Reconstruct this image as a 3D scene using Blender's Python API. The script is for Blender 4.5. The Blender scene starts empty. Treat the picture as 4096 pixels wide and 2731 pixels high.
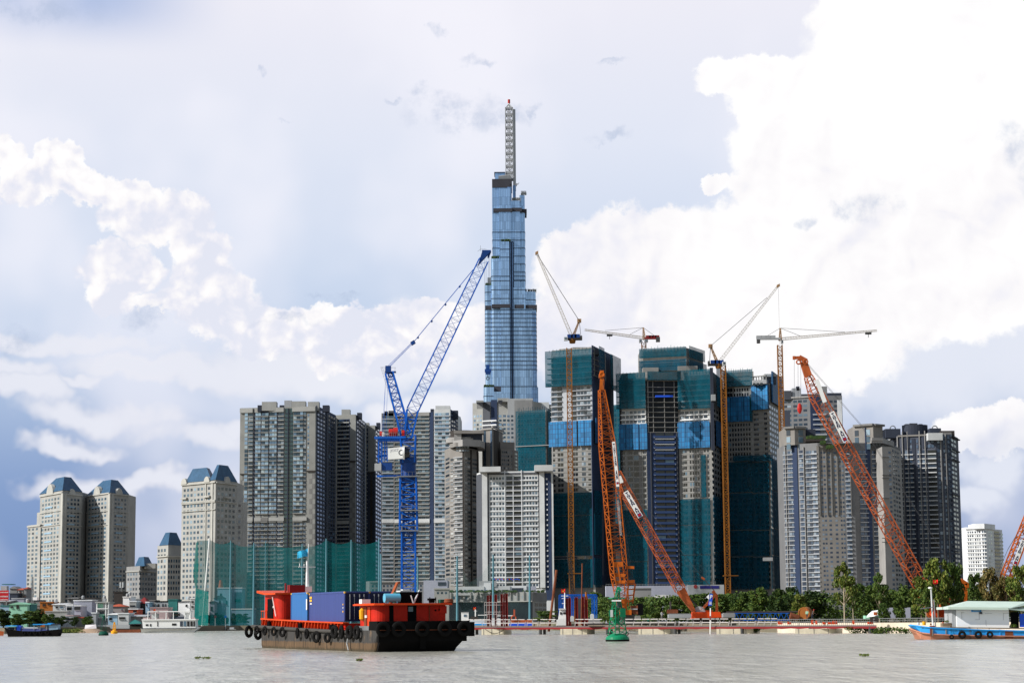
import bpy, math, random
from mathutils import Vector, Matrix
random.seed(7)
S = bpy.context.scene
R = math.radians
# ------------------------------------------------------------------ camera
FPX, H0, ROLL, CAMH = 8200.0, 2478.0, 0.008, 2.8
TH = math.atan((H0-1365.5)/FPX)
FW = Vector((0, math.cos(TH), math.sin(TH)))
r0, u0 = Vector((1, 0, 0)), Vector((0, -math.sin(TH), math.cos(TH)))
RT = r0*math.cos(ROLL) - u0*math.sin(ROLL)
UP = u0*math.cos(ROLL) + r0*math.sin(ROLL)
cd = bpy.data.cameras.new('camera'); cam = bpy.data.objects.new('camera', cd); S.collection.objects.link(cam)
mw = Matrix((RT, UP, -FW)).transposed().to_4x4(); mw.translation = (0, 0, CAMH); cam.matrix_world = mw
cd.sensor_width = 36; cd.lens = 36*FPX/4096; cd.clip_start = 1; cd.clip_end = 60000
S.camera = cam
CAM = Vector((0, 0, CAMH))
def ray(px, py): return FW + RT*((px-2048)/FPX) + UP*((1365.5-py)/FPX)
def P(px, py, d):
    """point of the place at ground distance d that the photograph shows at px, py"""
    r = ray(px, py); return CAM + r*(d/r.y)
def proj(v):
    v = Vector(v)-CAM; k = v.dot(FW); return 2048+FPX*v.dot(RT)/k, 1365.5-FPX*v.dot(UP)/k
# ------------------------------------------------------------------ light
S.view_settings.view_transform = 'Standard'; S.view_settings.look = 'None'
S.view_settings.exposure = 0.06; S.view_settings.gamma = 1
SUN_EL = R(33); sunv = Vector((-0.94, -0.34, 0)).normalized()
to_sun = Vector((sunv.x*math.cos(SUN_EL), sunv.y*math.cos(SUN_EL), math.sin(SUN_EL)))
sl = bpy.data.lights.new('sun', 'SUN'); so = bpy.data.objects.new('sun', sl); S.collection.objects.link(so)
sl.energy = 5.0; sl.angle = R(0.5); sl.color = (1, .975, .925)
so.rotation_euler = to_sun.to_track_quat('Z', 'Y').to_euler()

W = bpy.data.worlds.new("World"); S.world = W; W.use_nodes = True
class NT:
    def __init__(s, nt): s.t = nt
    def n(s, typ, **kw):
        x = s.t.nodes.new(typ)
        for k, v in kw.items(): setattr(x, k, v)
        return x
    def l(s, a, b): s.t.links.new(a, b)
    def put(s, sock, v):
        if isinstance(v, bpy.types.NodeSocket): s.l(v, sock)
        elif isinstance(v, (tuple, list, Vector)) and sock.type == 'RGBA' and len(v) == 3: sock.default_value = (*v, 1)
        else: sock.default_value = v
    def math(s, op, a, b=0.0, c=0.0, clamp=False):
        x = s.n('ShaderNodeMath', operation=op, use_clamp=clamp)
        s.put(x.inputs[0], a); s.put(x.inputs[1], b); s.put(x.inputs[2], c); return x.outputs[0]
    def vm(s, op, a, b=(0, 0, 0), c=(0, 0, 0)):
        x = s.n('ShaderNodeVectorMath', operation=op)
        s.put(x.inputs[0], a); s.put(x.inputs[1], b)
        if op == 'MULTIPLY_ADD': s.put(x.inputs[2], c)
        return x.outputs['Value'] if op in ('LENGTH', 'DOT_PRODUCT') else x.outputs[0]
    def noise(s, v, scale, detail=4, rough=.55, dist=0.0, dim='3D'):
        x = s.n('ShaderNodeTexNoise'); x.noise_dimensions = dim; s.put(x.inputs['Vector'], v); x.inputs['Scale'].default_value = scale
        x.inputs['Detail'].default_value = detail; x.inputs['Roughness'].default_value = rough
        x.inputs['Distortion'].default_value = dist; return x
    def mix(s, f, a, b, blend='MIX'):
        x = s.n('ShaderNodeMix', data_type='RGBA', blend_type=blend)
        s.put(x.inputs[0], f); s.put(x.inputs[6], a); s.put(x.inputs[7], b); return x.outputs[2]
    def ramp(s, f, stops, interp='LINEAR'):
        x = s.n('ShaderNodeValToRGB'); s.put(x.inputs[0], f); e = x.color_ramp.elements; x.color_ramp.interpolation = interp
        while len(e) < len(stops): e.new(.5)
        for i, (p, c) in enumerate(stops): e[i].position = p; e[i].color = (*c, 1)
        return x.outputs[0]
    def mr(s, v, a, b, c=0.0, d=1.0, smooth=True):
        x = s.n('ShaderNodeMapRange', interpolation_type='SMOOTHSTEP' if smooth else 'LINEAR'); s.put(x.inputs[0], v)
        for i, q in enumerate((a, b, c, d)): s.put(x.inputs[1+i], q)
        return x.outputs[0]
def lin(r, g, b):
    f = lambda c: (c/255/12.92) if c/255 <= .04045 else ((c/255+.055)/1.055)**2.4
    return (f(r), f(g), f(b))
DEG = 57.29578
def ang(px, py):
    r = ray(px, py).normalized(); return math.atan2(r.x, r.y)*DEG, math.asin(r.z)*DEG
def build_sky():
    t = W.node_tree; t.nodes.clear(); N = NT(t)
    out = N.n('ShaderNodeOutputWorld'); bg = N.n('ShaderNodeBackground'); bg2 = N.n('ShaderNodeBackground'); ms = N.n('ShaderNodeMixShader')
    bg.inputs[1].default_value = bg2.inputs[1].default_value = 0.1
    N.l(bg2.outputs[0], ms.inputs[1]); N.l(bg.outputs[0], ms.inputs[2]); N.l(ms.outputs[0], out.inputs[0])
    sky = N.n('ShaderNodeTexSky', sky_type='NISHITA'); sky.sun_disc = False
    sky.sun_elevation = SUN_EL; sky.sun_rotation = math.atan2(to_sun.x, to_sun.y)
    sky.air_density = 1.3; sky.dust_density = 1.0; sky.ozone_density = 1.5
    tc = N.n('ShaderNodeTexCoord'); sp = N.n('ShaderNodeSeparateXYZ'); N.l(tc.outputs['Generated'], sp.inputs[0])
    az = N.math('MULTIPLY', N.math('ARCTAN2', sp.outputs[0], sp.outputs[1]), DEG)
    el = N.math('MULTIPLY', N.math('ARCSINE', sp.outputs[2]), DEG)
    cb = N.n('ShaderNodeCombineXYZ'); N.l(az, cb.inputs[0]); N.l(el, cb.inputs[1]); A = cb.outputs[0]
    K = 1.0
    nish = N.vm('MULTIPLY', sky.outputs[0], (.1, .1, .1))
    def C(r, g, b, k=1.0): c = lin(r, g, b); return tuple(x*K*k for x in c)
    # --- clear part between the clouds: bluish low down, pale veil higher up
    rampc = N.ramp(N.mr(el, 0, 20, smooth=False), [(0, C(138,166,208)), (.18, C(152,177,219)), (.34, C(188,205,234)), (.5, C(210,221,242)), (.66, C(230,234,248)), (.85, C(243,241,250)), (1, C(238,238,249))])
    n0 = N.noise(A, .16, 3, .5, dim='2D')
    base = N.mix(.12, rampc, nish)
    lowL = N.math('MULTIPLY', N.mr(el, 8.5, 1.5), N.mr(N.math('ABSOLUTE', N.math('ADD', az, 1.0)), 4, 11)); base = N.mix(N.math('MULTIPLY', lowL, .62), base, C(104,134,186))
    tl = N.math('MULTIPLY', N.mr(el, 15.4, 17.0), N.mr(az, -7.5, -12)); base = N.mix(N.math('MULTIPLY', tl, .85), base, C(165,184,222))
    base = N.mix(N.mr(n0.outputs[0], .35, .7, 0, .6), base, C(243,242,250))
    # --- displacement that gives the outlines their cauliflower edge
    na = N.noise(A, .8, 7, .62, dim='2D')
    Ad = N.vm('MULTIPLY_ADD', N.vm('SUBTRACT', na.outputs['Color'], (.5, .5, .5)), (1.25, 1.2, 0), A)
    Ad = N.vm('MULTIPLY', Ad, (1, 1, 0))
    nb = N.noise(A, .3, 4, .6, dim='2D')
    As = N.vm('MULTIPLY', N.vm('MULTIPLY_ADD', N.vm('SUBTRACT', nb.outputs['Color'], (.5, .5, .5)), (5.0, 2.2, 0), A), (1, 1, 0))
    q = 4096/2352
    def field(vec, blobs, k=.25):
        cur = None
        for (x, y, rx, ry) in blobs:
            a, e = ang(x*q, y*q); sx, sy = 1/(rx*q/FPX*DEG), 1/(ry*q/FPX*DEG)
            v = N.vm('MULTIPLY_ADD', vec, (sx, sy, 0), (-a*sx, -e*sy, 0))
            d = N.vm('LENGTH', v)
            cur = d if cur is None else N.math('SMOOTH_MIN', cur, d, k)
        return cur
    # --- soft low bands
    bands = [(120,790,210,28),(420,850,230,34),(700,850,260,60),(900,800,260,90),(210,880,90,14),(60,905,110,34),(190,960,150,34),(120,1030,130,22),(460,1000,170,34),(560,975,120,26),(300,1110,260,26),
             (1000,940,140,40),(2290,1060,150,60),(2200,1130,150,40),(1700,900,520,130),(2150,830,340,150),(1500,960,300,60),(20,860,90,26),(1900,870,150,70)]
    fb = field(As, bands, .3)
    mb = N.mr(fb, 1.3, .35, 0, .93)
    edge = N.mr(fb, 1.0, .4)
    colb = N.mix(N.mr(az, 5, 10, 0, .85), N.mix(edge, N.mix(N.mr(az, -9, 0), C(238,236,241), C(249,247,248)), N.mix(N.mr(az, -9, 0), C(229,231,241), C(240,241,247))), C(222,227,240))
    col = N.mix(mb, base, colb)
    # --- big bright cumulus
    big = [(2170,150,340,250),(1985,60,130,120),(1930,200,170,100),(1720,180,130,55),(1800,230,130,95),(1860,350,190,130),(1790,430,130,50),(1640,428,42,24),(2150,430,330,190),
           (1480,560,190,95),(1400,620,180,110),(1330,575,90,55),(1700,600,380,140),(2150,640,320,150),(1500,760,330,150),(1180,760,150,75),(1850,760,260,150),
           (960,740,160,52),(790,745,100,50),(700,765,80,55),(870,820,180,50),(2275,995,120,52),(2330,965,90,50),(2195,1015,60,26)]
    left = [(20,355,40,38),(75,410,72,42),(140,370,44,42),(170,415,58,42),(215,430,50,32),(300,455,60,32),(360,500,110,52),(430,480,50,26),(285,620,80,52),(262,665,60,50),(465,580,55,42),(470,640,68,46),(480,690,100,50),(540,735,90,40),(610,770,90,45),(360,700,40,20),(690,775,60,30)]
    fc = field(Ad, big+[(x, y, rx*1.22, ry*1.25) for x, y, rx, ry in left], .12)
    # billow relief: density differs toward the sun side
    def dens(off, sc): return N.noise(N.vm('ADD', A, off), sc, 4, .5, .35, dim='2D').outputs[0]
    rel = N.math('MULTIPLY', N.math('SUBTRACT', dens((.0, .0, 0), .85), dens((-.22, .30, 0), .85)), 2.2)
    pv = N.n('ShaderNodeTexVoronoi', feature='F1', voronoi_dimensions='2D'); pv.inputs['Scale'].default_value = .95; pv.inputs['Detail'].default_value = 2; pv.inputs['Roughness'].default_value = .6
    N.l(N.vm('MULTIPLY_ADD', N.vm('SUBTRACT', na.outputs['Color'], (.5, .5, .5)), (.9, .9, 0), N.vm('ADD', A, (.16, -.2, 0))), pv.inputs['Vector'])
    rel = N.math('ADD', rel, N.math('MULTIPLY', N.math('SUBTRACT', .66, pv.outputs['Distance']), N.mr(az, -5, 2, .75, .2)))
    n3 = N.noise(A, .22, 4, .6, dim='2D')
    tone = N.math('ADD', N.math('MULTIPLY', rel, N.mr(az, -4, 2, 1.3, .45)), N.math('MULTIPLY', N.math('SUBTRACT', n3.outputs[0], .5), 2.0))
    core = N.mr(fc, .45, .95)            # brighter near the rim of each heap
    tone = N.math('ADD', N.math('ADD', tone, N.math('MULTIPLY', core, .10)), .62)
    azr = N.mr(az, -7, 9, -.06, .40); elr = N.mr(el, 4, 14, -.38, .2)
    tone = N.math('ADD', N.math('ADD', tone, azr), elr)
    colc = N.ramp(N.mr(tone, 0, 1.25, smooth=False), [(0, C(224,227,240)), (.3, C(234,234,243)), (.6, C(247,245,247)), (1, C(254,253,253))])
    mc = N.mr(fc, 1.06, .88)
    # cloud bodies dissolve downward into the veil
    fall = N.math('ADD', N.mr(el, 1.5, 8.0, .0, 1), N.math('MULTIPLY', N.math('SUBTRACT', n3.outputs[0], .5), .8), clamp=True)
    fall = N.mr(fall, 0, .8)
    col = N.mix(N.math('MULTIPLY', mc, fall), col, colc)
    # --- small slate-grey scraps
    dark = [(1095,142,40,14),(1050,262,120,48),(985,212,50,20),(1000,70,16,22),(900,235,30,9),(2005,472,80,36),(1930,485,26,20),(1850,515,30,18),(2340,330,42,50),(2370,430,40,50),(660,738,80,11),(1400,308,52,14),(780,684,55,9),
            (1160,262,60,22),(1420,150,40,8),(605,175,10,8),(655,272,16,6),(25,790,80,34),(30,20,240,34),(0,140,10,26),(330,735,40,28),(1230,250,22,10),(240,900,0.1,0.1)]
    fd = field(Ad, dark, .1)
    thin = N.noise(A, 1.1, 5, .65, dim='2D')
    md = N.math('MULTIPLY', N.mr(fd, 1.25, .35), N.mr(thin.outputs[0], .3, .66, 0, .5))
    col = N.mix(md, col, C(170,185,212))
    # --- elsewhere round the horizon and overhead: plain sky with scattered cloud
    dirn = tc.outputs['Generated']
    ng = N.noise(dirn, 2.2, 3, .6)
    gen = N.mix(N.mr(ng.outputs[0], .42, .62, 0, .6), nish, C(235,235,240,.75))
    fr = N.math('MULTIPLY', N.mr(N.math('ABSOLUTE', az), 34, 19), N.mr(el, 34, 20))
    N.l(fr, ms.inputs[0]); N.l(N.vm('MULTIPLY', gen, (10, 10, 10)), bg2.inputs[0])
    N.l(N.vm('MULTIPLY', col, (10, 10, 10)), bg.inputs[0])
build_sky()
S.cycles.max_bounces = 4; S.cycles.diffuse_bounces = 2; S.cycles.glossy_bounces = 2; S.cycles.transparent_max_bounces = 12

# ------------------------------------------------------------------ materials
M = {}
def newmat(name):
    m = bpy.data.materials.new(name); m.use_nodes = True; N = NT(m.node_tree)
    return m, N, m.node_tree.nodes['Principled BSDF']
def mat(name, col, rough=.75, metal=0.0, var=.16, vs=.12, streak=0.0, spec=.22, bump=0.0, dirt=None):
    m, N, b = newmat(name)
    g = N.n('ShaderNodeNewGeometry'); pos = g.outputs['Position']
    n1 = N.noise(pos, vs, 5, .6)
    f = N.mr(n1.outputs[0], .25, .75, 1-var, 1+var, False)
    c = N.vm('SCALE', col); c.node.inputs['Scale'].default_value = 1; N.l(f, c.node.inputs['Scale'])
    if streak:
        n2 = N.noise(N.vm('MULTIPLY', pos, (1, 1, .06)), .9*max(vs*4, .3), 5, .65)
        c = N.mix(N.mr(n2.outputs[0], .5, .8, 0, streak), c, dirt or tuple(x*.35 for x in col))
    N.put(b.inputs['Base Color'], c)
    b.inputs['Roughness'].default_value = rough; b.inputs['Metallic'].default_value = metal
    b.inputs['Specular IOR Level'].default_value = spec
    M[name] = m; return m
def glass(name, stops, rough=.12, metal=0.0, spec=.6):
    m, N, b = newmat(name)
    g = N.n('ShaderNodeNewGeometry'); oi = N.n('ShaderNodeObjectInfo')
    f = N.math('FRACT', N.math('ADD', g.outputs['Random Per Island'], N.math('MULTIPLY', oi.outputs['Random'], 7.3)))
    c = N.ramp(f, stops, 'CONSTANT'); N.l(c, b.inputs['Base Color'])
    b.inputs['Roughness'].default_value = rough; b.inputs['Metallic'].default_value = metal; b.inputs['Specular IOR Level'].default_value = spec
    M[name] = m; return m
def net(name, col, alpha, stripe=0.0):
    m, N, b = newmat(name); nt = m.node_tree; out = nt.nodes['Material Output']
    g = N.n('ShaderNodeNewGeometry'); pos = g.outputs['Position']
    nz = N.noise(pos, .16, 5, .6); nf = N.noise(N.vm('MULTIPLY', pos, (1, 1, .15)), .5, 3, .6)
    c = N.vm('SCALE', col); N.l(N.mr(N.math('ADD', nz.outputs[0], nf.outputs[0]), .6, 1.4, .6, 1.45, False), c.node.inputs['Scale'])
    N.put(b.inputs['Base Color'], c); b.inputs['Roughness'].default_value = .9; b.inputs['Specular IOR Level'].default_value = .1
    tr = N.n('ShaderNodeBsdfTransparent'); mx = N.n('ShaderNodeMixShader')
    a = N.math('ADD', N.math('MULTIPLY', N.math('SUBTRACT', nz.outputs[0], .5), .35), alpha, clamp=True)
    N.l(a, mx.inputs[0]); N.l(tr.outputs[0], mx.inputs[1]); N.l(b.outputs[0], mx.inputs[2]); N.l(mx.outputs[0], out.inputs[0])
    M[name] = m; return m
def grid(name, col, col2, w, h, mortar=.06, rough=.6, metal=0.0, var=.3, spec=.4):
    """panelled sheet: joints follow the width and height of the wall"""
    m, N, b = newmat(name); g = N.n('ShaderNodeNewGeometry')
    sp = N.n('ShaderNodeSeparateXYZ'); N.l(g.outputs['Position'], sp.inputs[0])
    nrm = N.n('ShaderNodeSeparateXYZ'); N.l(g.outputs['True Normal'], nrm.inputs[0])
    # coordinate running along the wall
    u = N.math('SUBTRACT', N.math('MULTIPLY', sp.outputs[0], nrm.outputs[1]), N.math('MULTIPLY', sp.outputs[1], nrm.outputs[0]))
    cb = N.n('ShaderNodeCombineXYZ'); N.l(u, cb.inputs[0]); N.l(sp.outputs[2], cb.inputs[1])
    br = N.n('ShaderNodeTexBrick'); br.offset = 0; N.l(cb.outputs[0], br.inputs['Vector'])
    br.inputs['Scale'].default_value = 1; br.inputs['Brick Width'].default_value = w; br.inputs['Row Height'].default_value = h
    br.inputs['Mortar Size'].default_value = mortar; br.inputs['Mortar Smooth'].default_value = .1; br.inputs['Bias'].default_value = 0
    br.inputs['Color1'].default_value = (*[x*(1-var) for x in col], 1); br.inputs['Color2'].default_value = (*[min(1, x*(1+var)) for x in col], 1); br.inputs['Mortar'].default_value = (*col2, 1)
    N.l(br.outputs['Color'], b.inputs['Base Color']); b.inputs['Roughness'].default_value = rough; b.inputs['Metallic'].default_value = metal
    b.inputs['Specular IOR Level'].default_value = spec
    M[name] = m; return m
# walls
mat('cream', (.35,.345,.325), streak=.25); mat('cream_trim', (.42,.412,.38)); mat('blue_tile', (.03,.085,.16), .5, var=.25, vs=.3)
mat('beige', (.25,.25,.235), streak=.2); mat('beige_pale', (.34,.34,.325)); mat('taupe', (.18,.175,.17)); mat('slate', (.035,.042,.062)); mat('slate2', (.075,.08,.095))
mat('white_wall', (.56,.57,.57), streak=.15); mat('white_trim', (.72,.73,.74)); mat('grey_wall', (.24,.24,.24), streak=.3); mat('grey_pale', (.36,.37,.38), streak=.2)
mat('tan', (.225,.21,.195), streak=.15); mat('tan_light', (.30,.29,.28)); mat('brown_dark', (.045,.038,.035)); mat('concrete', (.245,.24,.228), streak=.45, vs=.3)
mat('navy_wall_or_shade', (.028,.045,.095)); mat('checker', (.30,.28,.23)); mat('teal_glass', (.02,.055,.065), .15, spec=.8); mat('dark_recess', (.010,.014,.020), .5)  # the navy also paints the shade of side walls
mat('black', (.004,.004,.005), .8, spec=.05); mat('lattice_grey', (.40,.41,.43), .5, metal=.3); mat('steel', (.25,.26,.27), .45, metal=.5)
glass('win_dark', [(0,(.018,.032,.055)),(.35,(.03,.055,.085)),(.6,(.055,.09,.13)),(.78,(.10,.15,.20)),(.9,(.26,.31,.36))])
glass('win_blue', [(0,(.04,.075,.12)),(.3,(.14,.22,.34)),(.55,(.26,.38,.54)),(.8,(.38,.52,.68)),(.93,(.42,.50,.57))], rough=.18, metal=.5, spec=.9)
glass('win_slate', [(0,(.03,.05,.09)),(.35,(.055,.09,.15)),(.6,(.10,.15,.23)),(.85,(.22,.28,.36))], rough=.2, metal=.3, spec=.8)
mat('slate_wall', (.085,.095,.125), streak=.2); mat('navy_blue', (.035,.065,.16)); mat('buoy_dark', (.004,.07,.045)); mat('cool_wall', (.17,.172,.18), streak=.2); mat('white_dull', (.40,.42,.45), streak=.2)
glass('win_mix', [(0,(.02,.03,.045)),(.3,(.07,.085,.10)),(.55,(.15,.17,.19)),(.75,(.24,.26,.28)),(.92,(.42,.43,.43))])
glass('win_black', [(0,(.008,.01,.014)),(.5,(.016,.022,.03)),(.8,(.03,.045,.07)),(.94,(.09,.16,.22))])
glass('win_teal', [(0,(.05,.09,.13)),(.4,(.09,.15,.20)),(.7,(.03,.045,.065)),(.88,(.24,.33,.40))])
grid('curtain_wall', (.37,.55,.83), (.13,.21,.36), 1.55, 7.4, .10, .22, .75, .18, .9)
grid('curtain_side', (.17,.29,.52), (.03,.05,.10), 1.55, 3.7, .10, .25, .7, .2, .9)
mat('curtain_dark', (.02,.035,.075), .3, metal=.4); mat('band_dark', (.035,.05,.08), .5); mat('louvre', (.05,.05,.062), .6)
grid('blue_screen', (.007,.155,.36), (.008,.05,.15), 1.9, 2.9, .14, .6, 0, .3)
grid('blue_screen_shade', (.008,.085,.21), (.006,.03,.09), 1.9, 2.9, .12, .6, 0, .2)  # darker copy of the screens, paints the shade on side faces
net('green_net', (.003,.078,.118), .52); net('green_net_deep', (.003,.07,.12), .52); net('range_net', (.004,.11,.118), .60); net('range_net_thick', (.008,.19,.17), .78)
net('faint_net', (.10,.20,.19), .10)
# paint
mat('crane_blue', (.004,.10,.48), .45, var=.25, vs=.5); mat('crane_blue_dark', (.008,.045,.20), .5); mat('orange', (.46,.10,.008), .5, var=.3, vs=.6, streak=.25)
mat('orange_red', (.40,.09,.025), .5, var=.3, vs=.6, streak=.35); mat('mast_ochre', (.25,.095,.014), .6, var=.3); mat('mast_white', (.46,.42,.36), .6); mat('jib_ochre', (.34,.2,.1), .6)
mat('cw_grey', (.06,.06,.06)); mat('white_paint', (.8,.8,.78), .4, var=.05); mat('cable', (.06,.06,.065), .6); mat('winch_red', (.45,.02,.015), .45); mat('net_pole', (.09,.22,.27), .6)
mat('barge_orange', (.62,.055,.004), .5, var=.2, vs=1.0, streak=.15); mat('barge_red', (.46,.012,.002), .6, var=.28, vs=1.0, streak=.5, dirt=(.10,.02,.01)); mat('rubber', (.008,.0075,.0075), .85, vs=2, spec=.08)
mat('hull_rust', (.17,.12,.078), .8, var=.5, vs=.8, streak=.85, dirt=(.03,.026,.024)); mat('hull_black', (.006,.0055,.0055), .8, vs=1.2, spec=.06); mat('fender_pipe', (.06,.055,.05), .8, vs=2)
grid('container_navy', (.035,.055,.21), (.025,.04,.15), .28, 50, .03, .55, 0, .06); grid('container_blue', (.02,.13,.37), (.015,.09,.26), .28, 50, .03, .5, 0, .06)
mat('container_roof', (.10,.16,.38), .6); mat('container_door_shade', (.006,.01,.045), .5, vs=1.0); mat('yellow_mark', (.75,.42,.05)); mat('rust', (.18,.055,.025), .85, var=.4, vs=1.5, streak=.5)
mat('pile_red', (.17,.012,.010), .6, var=.4, vs=1.2, streak=.4); mat('pontoon', (.74,.66,.50), .7, streak=.3, vs=.6); mat('quay_wall', (.62,.53,.42), .85, var=.2, vs=.4, streak=.45)
mat('deck_red', (.20,.014,.016), .7); mat('deck_grey', (.15,.13,.13), .8); mat('rail_grey', (.52,.48,.46), .5); mat('buoy_green', (.006,.20,.09), .4, var=.15, vs=1.5)
mat('boat_blue', (.025,.30,.72), .45, var=.15, vs=1.0, streak=.25, dirt=(.12,.13,.11)); mat('boat_pink', (.50,.22,.14), .8, var=.3, vs=1.0, streak=.4); mat('roof_mint', (.52,.63,.55), .5, var=.08, vs=.5); mat('wall_white', (.90,.90,.90), .6, var=.03)
mat('wood_deck', (.22,.16,.11), .9, var=.3, vs=1.2); mat('yellow', (.80,.36,.01), .5); mat('flag_red', (.75,.02,.015), .7); mat('flag_blue', (.04,.42,.68), .7, var=.5, vs=2.0)
mat('sign_blue', (.02,.09,.62), .4); mat('sign_navy', (.02,.02,.16)); mat('ink', (.012,.014,.06), .6); mat('pale_ink', (.52,.52,.54), .6); mat('lime_net', (.08,.25,.1))
mat('mint_wall', (.30,.58,.42), streak=.2); mat('timber', (.30,.10,.02), var=.3); mat('tile_red', (.42,.09,.045), .8, var=.3); mat('tile_darkred', (.22,.03,.03), .8); mat('lilac', (.36,.37,.44), streak=.2); mat('rosy', (.45,.34,.34), streak=.2); mat('sky_wall', (.28,.42,.54))
mat('teal_wall', (.03,.16,.15)); mat('tin', (.35,.36,.37), .5, streak=.3); mat('poster_red', (.50,.012,.02)); mat('poster_ink', (.70,.55,.55)); mat('sand', (.38,.27,.19), .95); mat('tarp', (.62,.58,.60)); mat('green_box', (.01,.10,.07), .5); mat('tank_blue', (.10,.38,.55), .35, var=.3)
mat('skin', (.35,.2,.13)); mat('cloth_dark', (.03,.035,.06)); mat('dome', (.34,.33,.31)); mat('engine_dark', (.03,.025,.022), .6)
# vegetation
def leafmat(name, a, b_, c_):
    m, N, b = newmat(name); g = N.n('ShaderNodeNewGeometry')
    c = N.ramp(g.outputs['Random Per Island'], [(0, a), (.45, b_), (1, c_)]); nn = N.noise(g.outputs['Position'], .25, 3)
    c = N.mix(N.mr(nn.outputs[0], .4, .65, 0, .55), c, a)
    N.l(c, b.inputs['Base Color']); b.inputs['Roughness'].default_value = .65; b.inputs['Specular IOR Level'].default_value = .25
    M[name] = m
leafmat('leaf', (.026,.062,.010), (.062,.11,.015), (.13,.17,.028)); leafmat('leaf_light', (.05,.09,.012), (.11,.16,.02), (.24,.22,.045)); leafmat('leaf_dark', (.015,.036,.008), (.034,.066,.012), (.07,.10,.018)); leafmat('leaf_brown', (.06,.06,.015), (.13,.12,.03), (.26,.17,.06))
mat('bark', (.16,.12,.08), .9, vs=2); mat('bark_pale', (.40,.33,.24), .9, vs=2)
def ground_mats():
    m, N, b = newmat('ground'); g = N.n('ShaderNodeNewGeometry'); n = N.noise(g.outputs['Position'], .02, 8, .65)
    N.l(N.ramp(n.outputs[0], [(.3, (.10,.085,.06)), (.5, (.16,.13,.09)), (.7, (.05,.07,.025))]), b.inputs['Base Color']); b.inputs['Roughness'].default_value = .95; M['ground'] = m
    m, N, b = newmat('river_water'); g = N.n('ShaderNodeNewGeometry'); pos = g.outputs['Position']
    # choppy river: short ripples, longer wind streaks, broad patches
    n1 = N.noise(N.vm('MULTIPLY', pos, (1, .30, 1)), 1.0, 4, .6, .1); n5 = N.noise(N.vm('MULTIPLY', pos, (1, .5, 1)), .7, 4, .62); n4 = N.noise(N.vm('MULTIPLY', pos, (1, .22, 1)), .34, 4, .6, .1); n2 = N.noise(N.vm('MULTIPLY', pos, (.5, 1, 1)), .05, 4, .55); n3 = N.noise(N.vm('MULTIPLY', pos, (.2, 1, 1)), .012, 3, .5)
    h = N.math('ADD', N.math('MULTIPLY', n1.outputs[0], .5), N.math('MULTIPLY', n4.outputs[0], 1.3))
    bp = N.n('ShaderNodeBump'); bp.inputs['Distance'].default_value = 1.0; N.l(N.mr(n3.outputs[0], .3, .7, .25, .6), bp.inputs['Strength']); N.l(h, bp.inputs['Height']); N.l(bp.outputs[0], b.inputs['Normal'])
    ripple_shade = N.math('ADD', N.math('MULTIPLY', n1.outputs[0], .6), N.math('MULTIPLY', n4.outputs[0], .6))  # wave height reused to paint ripple light and dark into the colour
    c = N.mix(N.mr(ripple_shade, .42, .78), (.35,.335,.28), (.52,.50,.42)); c = N.mix(N.mr(n5.outputs[0], .60, .70, 0, .6), c, (.18,.155,.105)); N.put(b.inputs['Base Color'], N.mix(N.mr(n2.outputs[0], .3, .7, 0, .35), c, (.36,.34,.29))); b.inputs['Roughness'].default_value = .2; b.inputs['IOR'].default_value = 1.33; b.inputs['Specular IOR Level'].default_value = .45
    M['river_water'] = m
    m, N, b = newmat('hull_rust'); g = N.n('ShaderNodeNewGeometry'); pos = g.outputs['Position']; sp = N.n('ShaderNodeSeparateXYZ'); N.l(pos, sp.inputs[0])
    n = N.noise(N.vm('MULTIPLY', pos, (1, 1, .35)), 1.2, 6, .7); nf = N.noise(N.vm('MULTIPLY', pos, (2.5, 2.5, .25)), 1.0, 4, .6)
    zz = N.math('ADD', sp.outputs[2], N.math('MULTIPLY', N.math('SUBTRACT', n.outputs[0], .5), .5)); c = N.mix(N.mr(zz, .72, .86), (.115,.075,.045), (.055,.052,.050))
    c = N.mix(N.mr(nf.outputs[0], .5, .66, 0, .75), c, (.022,.019,.017)); c = N.mix(N.mr(n.outputs[0], .56, .7, 0, .55), c, (.25,.16,.09)); c = N.mix(N.mr(zz, .28, .1, 0, .7), c, (.05,.045,.03))
    N.l(c, b.inputs['Base Color']); b.inputs['Roughness'].default_value = .85; b.inputs['Specular IOR Level'].default_value = .12; M['hull_rust'] = m
ground_mats()

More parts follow.
